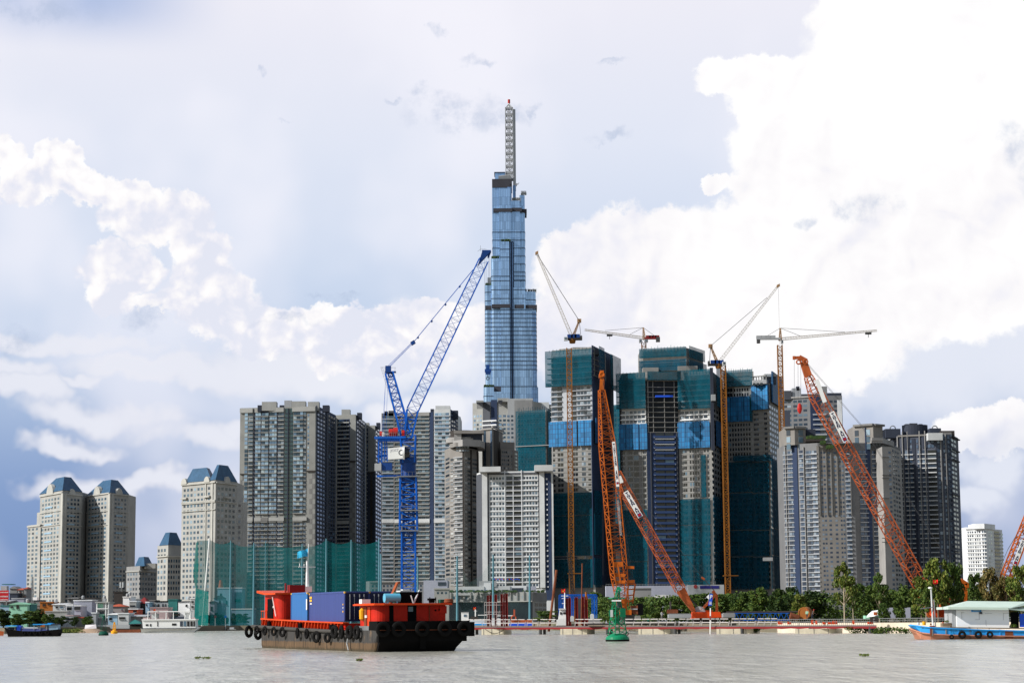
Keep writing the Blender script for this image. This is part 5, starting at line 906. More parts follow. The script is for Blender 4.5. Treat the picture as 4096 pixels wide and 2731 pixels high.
def boom_sign(r, A, B, d, w, off, text=True, board='white_paint', nm='sign_board'):
    """board lying along the boom from picture point A (upper) to B (lower), w picture units wide"""
    a, c = P(*A, d), P(*B, d); dn = (c-a).normalized(); rt = Vector((0, -1, 0)).cross(-dn).normalized()
    if rt.x < 0: rt = -rt
    k = d/FPX; n = Vector((0, -1, 0)); L = (c-a).length; w *= k; o = n*off; b = MB(); m = (a+c)/2+o
    b.obox(m, rt*w/2, dn*L/2, n*.06); s = b.build(nm, board, r)
    if text:
        cu = bpy.data.curves.new('t', 'FONT'); cu.body = 'T\nH\nI\nE\nN\n\nA\nN'; cu.align_x = 'CENTER'; cu.space_line = .72; cu.offset = .045; ob = bpy.data.objects.new('t', cu); link(ob)
        me = bpy.data.meshes.new_from_object(ob.evaluated_get(bpy.context.evaluated_depsgraph_get())); bpy.data.objects.remove(ob)
        ys = [v.co.y for v in me.vertices]; xs = [v.co.x for v in me.vertices]; y1, y0 = max(ys), min(ys); Lh = L*.80; sy = Lh/(y1-y0); sx = w*.66/(max(xs)-min(xs)); top = a+o+dn*L*.04+n*.08
        g = MB(); g.add([top+dn*(y1-v.co.y)*sy+rt*v.co.x*sx for v in me.vertices], [tuple(p.vertices) for p in me.polygons]); bpy.data.meshes.remove(me); g.build('lettering', 'ink', s)
        e = a+o+dn*L*.92; MB().obox(e, rt*w*.36, dn*w*.36, n*.09).build('logo_frame', 'sign_navy', s); MB().obox(e, rt*w*.26, dn*w*.2, n*.12).build('logo', 'winch_red', s)
    return s
def crawler_tracks(r, x0, x1, y, d, dep=4.5):
    for o in (0, dep):
        a, c = P(x0, y, d), P(x1, y, d); b = MB(); z0, z1 = 1.7, a.z+.6; n = 8; rr = (z1-z0)/2; A = [(a.x+rr-rr*math.cos(t), d+o, z0+rr+rr*math.sin(t)) for t in [math.pi*(i/n-.5) for i in range(n+1)]]
        prof = [(c.x-rr+rr*math.cos(t), z0+rr+rr*math.sin(t)) for t in [math.pi*(i/n-.5) for i in range(n+1)]]+[(a.x+rr-rr*math.cos(t), z0+rr-rr*math.sin(t)) for t in [math.pi*(i/n-.5) for i in range(n+1)]]
        b.loft([(x, d+o, z) for x, z in prof], [(x, d+o+.9, z) for x, z in prof]); b.build('crawler_track', 'cw_grey', r)
def orange_cranes():
    # crane 1, upright
    d = 425; k = d/FPX; r = thing('crawler_crane', 'bright orange crawler crane with near-upright lattice boom behind the green buoy', 'crawler crane', (P(2510, 2455, d).x, d, 1.7), 'orange lattice-boom cranes on the bank')
    b = MB(); s_ = (1, .35, 0); lattice(b, P(2406, 1560, d), P(2428, 1775, d), s_, 20*k, 56*k, 10, .2, .09, 20*k, 40*k); lattice(b, P(2428, 1775, d), P(2475, 2290, d), s_, 56*k, 58*k, 19, .2, .09, 42*k, 42*k); lattice(b, P(2475, 2290, d), P(2492, 2425, d), s_, 58*k, 36*k, 6, .2, .1, 42*k, 30*k); b.build('boom', 'orange', r)
    b = MB(); b.loft([P(2397, 1560, d), P(2418, 1560, d), P(2418, 1560, d+1), P(2397, 1560, d+1)], [P(2400, 1510, d), P(2416, 1512, d), P(2416, 1512, d+1), P(2400, 1510, d+1)]); b.obox(P(2407, 1503, d+.5), (.6, 0, .1), (0, .7, 0), (0, 0, .35)); b.obox(P(2406, 1490, d+.5), (.42, 0, 0), (0, .5, 0), (.1, 0, .4)); b.torus(P(2408, 1497, d-.2), (0, 1, 0), .45, .13, 14, 6); b.build('boom_head', 'orange', r)
    boom_sign(r, (2453, 1768), (2470, 1947), d, 12, 1.2); boom_sign(r, (2471, 2000), (2484, 2140), d, 9, .2, False, 'tin')
    b = MB(); b.obox(P(2472, 2256, d-1.2), (1.05, 0, 0), (0, .1, 0), (0, 0, .5)); b.obox(P(2478, 2300, d-1.2), (1.1, 0, 0), (0, .1, 0), (.1, 0, .35)); b.obox(P(2482, 2326, d-1.2), (1.0, 0, 0), (0, .1, 0), (0, 0, .3)); b.beam(P(2470, 2256, d-1.2), P(2482, 2326, d-1.2), .3); b.build('boom_plate', 'orange', r)
    b = MB(); b.loft([P(2474, 2396, d-.6), P(2506, 2394, d-.6), P(2506, 2394, d+.8), P(2474, 2396, d+.8)], [P(2482, 2440, d-.6), P(2508, 2440, d-.6), P(2508, 2440, d+.8), P(2482, 2440, d+.8)]); b.build('boom_foot', 'orange', r)
    b = MB(); b.beam(P(2503, 2420, d), P(2514, 2335, d), .32); b.beam(P(2530, 2412, d+1), P(2541, 2335, d+1), .32)
    for t in (.15, .45, .75, 1): b.beam(P(2503+11*t, 2420-85*t, d), P(2530+11*t, 2412-77*t, d+1), .25)
    b.build('mast_frame', 'orange', r)
    b = MB(); b.obox(P(2519, 2268, d), (.9, 0, -.05), (0, .4, 0), (0, 0, .28)); b.obox(P(2524, 2325, d), (.75, 0, 0), (0, .4, 0), (0, 0, .32)); b.build('equalizer', 'orange', r)
    b = MB()
    for i in range(4): b.beam(P(2508+i*7, 2270, d), P(2514+i*6, 2320, d), .07)
    for i in range(3): b.beam(P(2512+i*6, 2262, d), P(2409, 1500, d), .05)
    b.beam(P(2412, 1495, d-1), P(2412, 2300, d-1), .04); b.build('luffing_cable', 'cable', r)
    h = MB().pb(2480, 2526, 2438, 2458, d-1, 4).build('machinery_house', 'orange', r); MB().pb(2484, 2496, 2428, 2446, d-1.4, .9).build('cab', 'engine_dark', r); MB().pb(2526, 2553, 2420, 2456, d, 3).build('engine_house', 'rust', r); MB().pb(2524, 2550, 2432, 2437, d-.2, .3).build('engine_stripe', 'tin', r); MB().pb(2552, 2572, 2412, 2460, d, 3.4).build('counterweight', 'black', r)
    crawler_tracks(r, 2486, 2546, 2463, d, 3.5)
    # crane 2, leaning left
    d = 432; k = d/FPX; r = thing('crawler_crane', 'rusty red crawler crane whose boom leans left to cross behind the upright orange boom', 'crawler crane', (P(2810, 2460, d).x, d, 1.7), 'orange lattice-boom cranes on the bank')
    b = MB(); s_ = (1, .2, .5); A, B, C_ = P(2474, 1885, d), P(2510, 1980, d), P(2722, 2358, d); lattice(b, A, B, s_, 14*k, 36*k, 4, .18, .08); lattice(b, B, C_, s_, 36*k, 36*k, 20, .18, .08); b.build('boom', 'orange_red', r)
    b = MB(); dn = (P(2776, 2446, d)-C_).normalized(); rt = Vector((dn.z, 0, -dn.x)); rt = rt if rt.x > 0 else -rt
    b.loft([C_-rt*1.0+Vector((0, -.7, 0)), C_+rt*1.0+Vector((0, -.7, 0)), C_+rt*1.0+Vector((0, .7, 0)), C_-rt*1.0+Vector((0, .7, 0))], [P(2776, 2446, d)-rt*.35+Vector((0, -.7, 0)), P(2776, 2446, d)+rt*.4+Vector((0, -.7, 0)), P(2776, 2446, d)+rt*.4+Vector((0, .7, 0)), P(2776, 2446, d)-rt*.35+Vector((0, .7, 0))]); b.build('boom_foot', 'orange_red', r)
    boom_sign(r, (2501, 1966), (2561, 2068), d, 21, 1.2); boom_sign(r, (2476, 1905), (2486, 1932), d, 14, 1.2, False)
    b = MB(); b.beam(P(2807, 2438, d), P(2864, 2374, d), .5); b.beam(P(2850, 2362, d), P(2866, 2382, d), .6); b.beam(P(2866, 2376, d), P(2868, 2446, d), .5); b.build('gantry', 'orange_red', r)
    b = MB(); b.beam(P(2480, 1895, d), P(2812, 2312, d), .07); b.beam(P(2812, 2312, d), P(2860, 2364, d), .14); b.beam(P(2753, 2384, d), P(2797, 2434, d), .28); b.build('pendant_line', 'cable', r); MB().obox(P(2812, 2312, d), (.35, 0, -.2), (0, .2, 0), (.1, 0, .2)).build('pendant_link', 'orange_red', r)
    b = MB(); x0, x1 = P(2763, 2460, d).x, P(2884, 2460, d).x; z0, z1 = P(2820, 2472, d).z, P(2820, 2446, d).z; b.loft([(x0, d-1.5, z0), (x0+.3, d-1.5, z1), (x1-.3, d-1.5, z1), (x1, d-1.5, z0+.2)][::-1], [(x0, d+1.8, z0), (x0+.3, d+1.8, z1), (x1-.3, d+1.8, z1), (x1, d+1.8, z0+.2)][::-1]); b.pb(2824, 2850, 2439, 2448, d-1, 2); b.build('machinery_house', 'barge_orange', r)
    b = MB(); b.cyl(P(2798, 2447, d-.2), P(2798, 2447, d+1.6), 1.25, n=14); b.build('cab', 'tin', r); MB().pb(2878, 2896, 2450, 2472, d, 3).build('counterweight', 'rust', r); crawler_tracks(r, 2775, 2870, 2474, d, 3.5)
    # crane 3, long boom leaning left from the right-hand trees
    d = 410; k = d/FPX; r = thing('crawler_crane', 'rusty orange crawler crane with the long boom leaning left in front of the right-hand towers', 'crawler crane', (P(3760, 2460, d).x, d, 1.7), 'orange lattice-boom cranes on the bank')
    T0, T1, T2 = P(3233, 1505, d), P(3262, 1575, d), P(3690, 2350, d); b = MB(); s_ = (1, .25, .5); lattice(b, T0, T1, s_, 26*k, 44*k, 4, .2, .09); lattice(b, T1, T2, s_, 50*k, 50*k, 28, .21, .09, 40*k, 40*k); lattice(b, T2, P(3724, 2440, d), s_, 50*k, 20*k, 5, .27, .14); b.build('boom', 'orange_red', r)
    b = MB(); dn = (T0-P(3212, 1455, d)).normalized(); rt = Vector((dn.z, 0, -dn.x)); rt = rt if rt.x > 0 else -rt; q = [T0-rt*.75, T0+rt*.75]; u = [P(3200, 1448, d), P(3228, 1448, d)]
    b.loft([q[0]-Vector((0, .6, 0)), q[1]-Vector((0, .6, 0)), q[1]+Vector((0, .6, 0)), q[0]+Vector((0, .6, 0))], [u[0]-Vector((0, .6, 0)), u[1]-Vector((0, .6, 0)), u[1]+Vector((0, .6, 0)), u[0]+Vector((0, .6, 0))]); b.beam(P(3177, 1431, d), P(3200, 1430, d), .5, .6); b.beam(P(3196, 1428, d), P(3226, 1444, d), .7, .9); b.obox(P(3176, 1431, d), (.25, 0, 0), (0, .3, 0), (0, 0, .35)); b.torus(P(3194, 1448, d-.7), (0, 1, 0), .4, .14, 14, 6); b.torus(P(3222, 1446, d-.7), (0, 1, 0), .45, .14, 14, 6); b.build('boom_head', 'orange_red', r)
    boom_sign(r, (3321, 1650), (3378, 1768), d, 21, 1.6); boom_sign(r, (3262, 1522), (3295, 1612), d, 16, 1.6, False)
    b = MB()
    for x, y in ((3177, 1436), (3192, 1452), (3203, 1452)): b.beam(P(x, y, d), P(x+.6, 1612 if x > 3180 else 1660, d), .05)
    b.build('hoist_cable', 'cable', r); b = MB(); b.lathe(P(3199, 1650, d), [(.12, -.2), (.42, .3), (.5, .9), (.3, 1.7), (.1, 1.9)], 12, 1, .6); b.build('hook_block', 'winch_red', r)
    b = MB()
    for o in (0, 5): b.beam(P(3227+o, 1455, d), P(3442+o, 1700, d), .05); b.beam(P(3442+o, 1700, d), P(3846, 2320, d), .05)
    b.build('pendant_line', 'cable', r)
    b = MB(); b.beam(P(3842, 2318, d), P(3868, 2335, d), .7); b.beam(P(3866, 2332, d), P(3868, 2350, d), .7); b.beam(P(3868, 2350, d), P(3845, 2362, d), .5); b.beam(P(3864, 2360, d), P(3860, 2440, d), .55); b.build('gantry', 'orange', r)
    b = MB(); x0, x1 = P(3722, 2440, d).x, P(3856, 2440, d).x; z0, z1 = P(3790, 2471, d).z, P(3790, 2437, d).z; b.loft([(x0, d-2, z0+.4), (x0+.6, d-2, z0), (x1, d-2, z0), (x1, d-2, z1), (x0+.4, d-2, z1)], [(x0, d+2, z0+.4), (x0+.6, d+2, z0), (x1, d+2, z0), (x1, d+2, z1), (x0+.4, d+2, z1)]); b.build('machinery_house', 'barge_orange', r); MB().pb(3789, 3799, 2442, 2451, d-2.2, .3).build('house_window', 'tin', r)
    c = MB().pb(3762, 3798, 2404, 2432, d-1.5, 3).build('cab', 'orange_red', r); MB().pb(3764, 3797, 2400, 2409, d-1.8, .4).build('cab_window', 'black', c); b = MB(); b.beam(P(3758, 2408, d-1), P(3792, 2391, d-1), .5); b.beam(P(3792, 2391, d-1), P(3800, 2398, d-1), .5); b.build('cab_roof', 'orange_red', c)
    b = MB(); b.beam(P(3706, 2410, d-1), P(3745, 2460, d-1), .4); b.beam(P(3728, 2430, d-1), P(3742, 2465, d-1), .35); b.torus(P(3728, 2450, d-1.5), (0, 1, 0), .9, .3, 14, 6); b.build('boom_foot', 'orange_red', r); crawler_tracks(r, 3725, 3850, 2474, d, 4)
    # crane 4 cut by the frame
    d = 400; k = d/FPX; r = thing('crawler_crane', 'orange crane boom with lettered board cut off by the right edge of the view', 'crawler crane', (P(3990, 2460, d).x, d, 1.7), 'orange lattice-boom cranes on the bank')
    b = MB(); lattice(b, P(4115, 2080, d), P(4028, 2300, d), (1, .2, -.4), 34*k, 36*k, 9, .24, .12); lattice(b, P(4300, 1620, d), P(4115, 2080, d), (1, .2, -.4), 34*k, 34*k, 14, .24, .12); lattice(b, P(4028, 2300, d), P(3990, 2420, d), (1, .2, -.4), 36*k, 22*k, 5, .24, .12); b.build('boom', 'orange', r)
    boom_sign(r, (4087, 2160), (4052, 2258), d, 17, 1.4); b = MB(); b.beam(P(3990, 2290, d), P(4032, 2195, d), .07); b.beam(P(4032, 2195, d), P(4061, 2147, d), .09); b.beam(P(4061, 2147, d), P(4200, 1900, d), .07); b.build('pendant_line', 'cable', r); MB().pb(3960, 4030, 2436, 2466, d-1.5, 4).build('machinery_house', 'orange', r); crawler_tracks(r, 3962, 4030, 2470, d, 4)
# ------------------------------------------------------------------ tall netting on poles
def net_screens():
    d = 650; r = thing('net_screen', 'tall translucent green net hung on pale blue poles in front of the curved-glass tower', 'net screen', (P(1150, 2480, d).x, d, 1.7), 'tall green nets on poles')
    tops = [(838, 2157), (923, 2166), (1016, 2176), (1062, 2170), (1209, 2180), (1305, 2159), (1405, 2164), (1516, 2160)]; b = MB()
    for (x0, y0), (x1, y1) in zip(tops, tops[1:]):
        n = 6
        for i in range(n):
            t0, t1 = i/n, (i+1)/n; sg = lambda t: 14*math.sin(math.pi*t)
            b.quad(P(x0+(x1-x0)*t0, 2500, d), P(x0+(x1-x0)*t1, 2500, d), P(x0+(x1-x0)*t1, y0+(y1-y0)*t1+sg(t1), d), P(x0+(x1-x0)*t0, y0+(y1-y0)*t0+sg(t0), d))
    b.build('netting', 'range_net', r); b = MB(); L = [(788, 2160), (786, 2200), (781, 2250), (773, 2290), (774, 2320), (784, 2345), (781, 2400), (777, 2460), (777, 2500)]
    for (x0, y0), (x1, y1) in zip(L, L[1:]): b.quad(P(x0, y0, d-1), P(x1, y1, d-1), P(835, y1, d-.5), P(835, y0, d-.5))
    b.build('netting', 'range_net', r); b = MB(); b.quad(P(782, 2350, d-2), P(777, 2500, d-2), P(832, 2500, d-2), P(834, 2366, d-2)); b.quad(P(784, 2170, d-2.2), P(773, 2290, d-2.2), P(780, 2350, d-2.2), P(788, 2350, d-2.2), P(794, 2260, d-2.2), P(790, 2165, d-2.2)); b.build('netting', 'range_net_thick', r)
    for (x, y), w in zip(tops, (.42, .3, .34, .16, .3, .34, .34, .34)):
        b = MB(); p = P(x, y-6, d-.4); b.cyl((p.x-(2.0 if x == 838 else 0), d-.4, 1.7), p, w, w*.6); b.build('pole', 'net_pole' if x != 838 else 'white_paint', r)
    b = MB(); b.cyl(P(1523, 2215, d-2), P(1524, 2500, d-2), .3, n=6); b.build('pole', 'net_pole', r)
    d = 560; r = thing('net_screen', 'thin pale net on four slim blue poles in front of the white and tan towers', 'net screen', (P(1900, 2480, d).x, d, 1.7), 'tall green nets on poles')
    T_ = [(1671, 2232), (1829, 2226), (1973, 2222), (2119, 2224)]; b = MB(); B = [[2240, 2300, 2265, 2235], [2230, 2330, 2300, 2228], [2228, 2262, 2330, 2232]]
    for k, ((x0, y0), (x1, y1)) in enumerate(zip(T_, T_[1:])):
        ys = B[k]
        for i in range(3): a, c = x0+(x1-x0)*i/3, x0+(x1-x0)*(i+1)/3; b.quad(P(a, 2500, d), P(c, 2500, d), P(c, ys[i+1], d), P(a, ys[i], d))
    b.build('netting', 'faint_net', r)
    for x, y in T_: p = P(x, y-4, d-.3); MB().cyl((P(x, 2490, d).x, d-.3, 1.7), p, .34, .2).build('pole', 'net_pole', r)
    b = MB()
    for k in range(14): b.obox(P(1978+k*6.5+(14 if k > 5 else 0), 2314+(k*3 % 4), d-.6), (.14, 0, 0), (0, .1, 0), (0, 0, .14))
    b.build('bunting', 'sign_blue', r); b = MB()
    for k in range(5): b.obox(P(1984+k*15+(8 if k > 2 else 0), 2315, d-.7), (.13, 0, 0), (0, .1, 0), (0, 0, .14))
    b.build('bunting', 'winch_red', r)
# ------------------------------------------------------------------ vegetation
def leafball(b, c, rx, ry, rz, n, s, rnd, shell=.55):
    for _ in range(n):
        while True:
            v = Vector((rnd.uniform(-1, 1), rnd.uniform(-1, 1), rnd.uniform(-1, 1)))
            if shell < v.length < 1: break
        p = Vector((c[0]+v.x*rx, c[1]+v.y*ry, c[2]+v.z*rz)); a = Vector((rnd.gauss(0, 1), rnd.gauss(0, 1), rnd.gauss(0, .7))).normalized(); e = a.cross(Vector((rnd.gauss(0, 1), rnd.gauss(0, 1), rnd.gauss(0, 1)))).normalized(); q = s*rnd.uniform(.6, 1.3)
        b.add([p-a*q-e*q*.5, p+a*q*.2-e*q*.7, p+a*q, p-a*q*.1+e*q*.7], [(0, 1, 2, 3)])
def crown_mesh(kind, seed):
    """unit tree: total height 1, crown diameter about 1"""
    rnd = random.Random(seed); b = MB(); t = MB()
    if kind == 'round': C_, z0, n, m = 34, .16, 130, .032
    elif kind == 'flat': C_, z0, n, m = 34, .26, 130, .032
    elif kind == 'sparse': C_, z0, n, m = 34, .26, 74, .034
    elif kind == 'tall': C_, z0, n, m = 34, .30, 84, .026
    t.cyl((0, 0, 0), (.01, 0, z0+.1), .028, .018, 7); t.cyl((.01, 0, z0+.1), (rnd.uniform(-.04, .04), 0, .8), .018, .006, 6)
    for i in range(C_):
        a = rnd.uniform(0, 6.283); u = rnd.random()
        if kind == 'flat': z = z0+(.62)*(i % 5)/4.6+rnd.uniform(-.03, .03); R_ = rnd.uniform(.1, .42)*(1.1-.5*abs(z-.6)); c = (R_*math.cos(a), R_*math.sin(a), z); rx, rz = rnd.uniform(.12, .22), .06
        elif kind == 'tall': z = z0+(.94-z0)*u; R_ = (.40*math.sin(math.pi*min(1, max(.1, (z-z0+.12)/(1.05-z0))))**.8)*rnd.random()**.5; c = (R_*math.cos(a), R_*math.sin(a), z); rx = rnd.uniform(.07, .14); rz = rx*.42
        else:
            z = z0+(.92-z0)*u; R_ = .38*math.sqrt(max(.06, 1-((z-.56)/.42)**2))*rnd.random()**.45; c = (R_*math.cos(a), R_*math.sin(a), z); rx = rnd.uniform(.09, .17)*(.8 if kind == 'sparse' else 1); rz = rx*.75
        leafball(b, c, rx, rx, rz, n, m, rnd)
        if i % 3 == 0: t.cyl((.01, 0, rnd.uniform(z0*.8, max(z0, c[2]-.15))), c, .009, .003, 5)
    return b, t
def unit_meshes():
    D = {}
    for kind in ('round', 'flat', 'sparse', 'tall'):
        for s in range(3):
            b, t = crown_mesh(kind, 11*s+len(kind)); out = []
            for nm, q in (('crown', b), ('trunk', t)):
                me = bpy.data.meshes.new(nm); me.from_pydata(q.v, [], q.f); me.materials.append(M['leaf']); out.append(me)
            D[kind, s] = out
    return D
UM = None
def tree(label, x, ytop, w, d, kind='round', leaf='leaf', zb=None, bark='bark', group='trees along the river bank'):
    global UM
    UM = UM or unit_meshes(); tree.n = getattr(tree, 'n', 0)+1; crown, trunk = UM[kind, tree.n % 3]; p = P(x, ytop, d); zb = 1.7 if zb is None else zb; h = p.z-zb; r = thing('tree', label, 'tree', (p.x, d, zb), group)
    for me0, nm, m in ((crown, 'crown', leaf), (trunk, 'trunk', bark)):
        key = (me0.name, m); me = TM.get(key)
        if me is None: me = me0.copy(); me.materials[0] = M[m]; TM[key] = me
        o = bpy.data.objects.new(nm, me); link(o); o.parent = r; sw = w*d/FPX/.95; o.scale = (sw, sw, h); o.rotation_euler = (0, 0, tree.n*1.7 if nm == 'crown' else tree.n*1.7)
TM = {}
def vegetation():
    L = [('dark leafy tree at the far left edge of the bank', 15, 2435, 110, 618, 'round', 'leaf_dark'), ('bushy tree behind the moored blue-roofed barge bow', 72, 2452, 80, 614, 'round', 'leaf'), ('pale green tree in front of the mint green house', 118, 2432, 80, 622, 'flat', 'leaf'), ('tallest dark tree right of the mint green house', 160, 2434, 70, 626, 'round', 'leaf_dark'), ('green tree above the stern roof of the moored barge', 200, 2452, 70, 616, 'round', 'leaf'), ('dark tree behind the stern of the moored barge', 243, 2462, 62, 620, 'round', 'leaf_dark'), ('small dark tree left of the lilac house', 298, 2465, 42, 640, 'round', 'leaf_dark'), ('dark bushy tree in front of the lilac house', 352, 2462, 62, 632, 'round', 'leaf'), ('small tree beside the tall white-framed house', 377, 2440, 28, 690, 'round', 'leaf_dark')]
    for k, (x, y, w) in enumerate([(800, 2462, 34), (835, 2452, 40), (872, 2450, 46), (905, 2462, 34), (940, 2450, 44), (975, 2446, 50)]): L.append((['low dark bush at the left foot of the green net', 'second dark bush from the left under the green net', 'dark bushy tree under the villa gable', 'low palm-like bush right of the villa', 'dark tree under the long canopy', 'dark tree beside the barge bow'][k], x, y, w, 705, 'flat' if k % 2 else 'round', 'leaf_dark'))
    R_ = [('spreading tree right of the blue steel frame', 2385, 2350, 90, 470, 'flat', 'leaf'), ('low tree left of the upright orange boom', 2440, 2372, 80, 475, 'flat', 'leaf'), ('green bush behind the leaning rusty pile', 2182, 2434, 84, 520, 'flat', 'leaf'), ('layered tree under the orange crane house', 2560, 2372, 90, 470, 'flat', 'leaf_dark'), ('layered tree in front of the pale dome', 2620, 2376, 110, 468, 'flat', 'leaf'), ('layered tree left of the solid boom foot', 2700, 2368, 110, 465, 'flat', 'leaf'), ('broad tree behind the blue parking sign', 2790, 2356, 130, 462, 'flat', 'leaf'), ('broad layered tree right of the blue parking sign', 2880, 2358, 130, 460, 'flat', 'leaf'),
        ('rounded tree below the ochre crane mast', 2960, 2366, 110, 455, 'round', 'leaf'), ('bright rounded tree in front of the dark netted tower', 3025, 2350, 120, 450, 'round', 'leaf'), ('rounded tree below the second ochre mast', 3105, 2352, 110, 448, 'round', 'leaf_dark'), ('small tree between the netted tower and the tan slab', 3165, 2340, 80, 455, 'sparse', 'leaf_dark'), ('big dark round tree left of the tall slender tree', 3245, 2362, 150, 440, 'round', 'leaf_dark'), ('tree with yellowish edge behind the pipe mouth', 3195, 2372, 70, 435, 'round', 'leaf_light'),
        ('tall slender yellow-topped tree with pale trunk before the tan slab', 3371, 2232, 118, 425, 'tall', 'leaf_light'), ('slim tree just right of the tall slender tree', 3408, 2300, 70, 430, 'tall', 'leaf'), ('dense tree between the two slender trees', 3455, 2330, 120, 440, 'round', 'leaf'), ('second slender tree with open crown before the tan slab', 3512, 2276, 84, 425, 'tall', 'leaf'), ('dark tree under the second slender tree', 3548, 2345, 110, 435, 'round', 'leaf_dark'), ('small round tree right of the domed white shelter', 3536, 2408, 70, 372, 'round', 'leaf'), ('tree behind the grey-lilac panel', 3600, 2338, 110, 430, 'round', 'leaf'), ('small tree in front of the grey-lilac panel', 3600, 2385, 74, 372, 'round', 'leaf'),
        ('large-leaved tree at the foot of the long orange boom', 3680, 2300, 110, 405, 'sparse', 'leaf_light'), ('tall large-leaved tree before the dark grey tower', 3745, 2222, 130, 400, 'sparse', 'leaf_light'), ('large-leaved tree right of the red flag', 3812, 2246, 110, 402, 'sparse', 'leaf'), ('dark tree behind the crane cab', 3830, 2330, 120, 425, 'round', 'leaf_dark'), ('green tree in front of the small white tower', 3900, 2285, 90, 420, 'sparse', 'leaf'), ('brownish tree between the white tower and the cut-off boom', 3960, 2268, 110, 400, 'sparse', 'leaf_brown'), ('brownish tree under the cut-off orange boom', 4020, 2300, 110, 395, 'sparse', 'leaf_brown'), ('leafy tree at the right edge of the view', 4078, 2250, 120, 392, 'sparse', 'leaf_light'), ('low dark tree behind the boathouse roof', 3900, 2350, 120, 430, 'round', 'leaf_dark'), ('dense low tree at far right behind the boathouse roof', 4040, 2345, 150, 425, 'round', 'leaf_dark'), ('slender tree by the quay left of the orange machinery house', 3700, 2345, 80, 392, 'sparse', 'leaf')]
    for t in L: tree(*t)
    for t in R_: tree(*t, zb=1.7, bark='bark_pale' if 'slender' in t[0] else 'bark')
    rnd = random.Random(3); b = MB()
    for k in range(820):
        x = rnd.uniform(2370, 4120); d = rnd.uniform(455, 500)-max(0, x-2900)*.045; y = 2478-(x-2048)*.008-rnd.uniform(-8, 92)*(1 if x > 2900 else .85); c = P(x, y, d); leafball(b, c, rnd.uniform(1.2, 2.6), 1.2, rnd.uniform(.7, 1.4), 44, .28, rnd, .3)
    b.build('undergrowth', 'leaf', kind='stuff', label='dense green undergrowth filling the bank behind the jetty', cat='undergrowth')
    b = MB()
    for x0, x1, d in ((3395, 3500, 366), (3495, 3640, 352), (2985, 3040, 379)):
        for k in range(26): c = P(rnd.uniform(x0, x1), 2525-rnd.random()*12, d-1); c.z = rnd.uniform(.1, 1.2)*(1-abs((c.x-P((x0+x1)/2, 2500, d).x))/6) if 0 else rnd.uniform(.05, 1.0); leafball(b, c, .9, .7, .35, 34, .16, rnd, .2)
    b.build('bank_weeds', 'leaf', kind='stuff', label='green weeds growing at the foot of the cream quay wall', cat='weeds')
    b = MB()
    for k in range(60): c = P(rnd.uniform(238, 325), 2520, 612+rnd.random()*6); c.z = rnd.uniform(.1, 1.1); leafball(b, c, 1.4, 1, .3, 24, .2, rnd, .2)
    b.build('reeds', 'leaf_light', kind='stuff', label='bright green reeds at the water edge behind the moored barge', cat='reeds')
    for x, y, s, lb in ((810, 2632, 30, 'largest clump of floating weed left of the barge'), (1443, 2641, 12, 'small clump of floating weed below the barge hull'), (3455, 2621, 12, 'small clump of floating weed on open water at right'), (3700, 2532, 6, 'tiny clump of floating weed by the quay')):
        d = CAMH*FPX/(y-(H0-.008*(x-2048))); b = MB(); k = d/FPX
        for j in range(9): leafball(b, P(x+rnd.uniform(-s, s), y, d)*1.0+Vector((0, rnd.uniform(-1, 1), .06)), s*k*.3, .3, .07, 22, .06, rnd, .1)
        b.build('floating_weed', 'leaf_light', label=lb, cat='floating weed', group='clumps of weed drifting on the river')
site_cranes(); blue_crane(); orange_cranes(); net_screens(); vegetation()
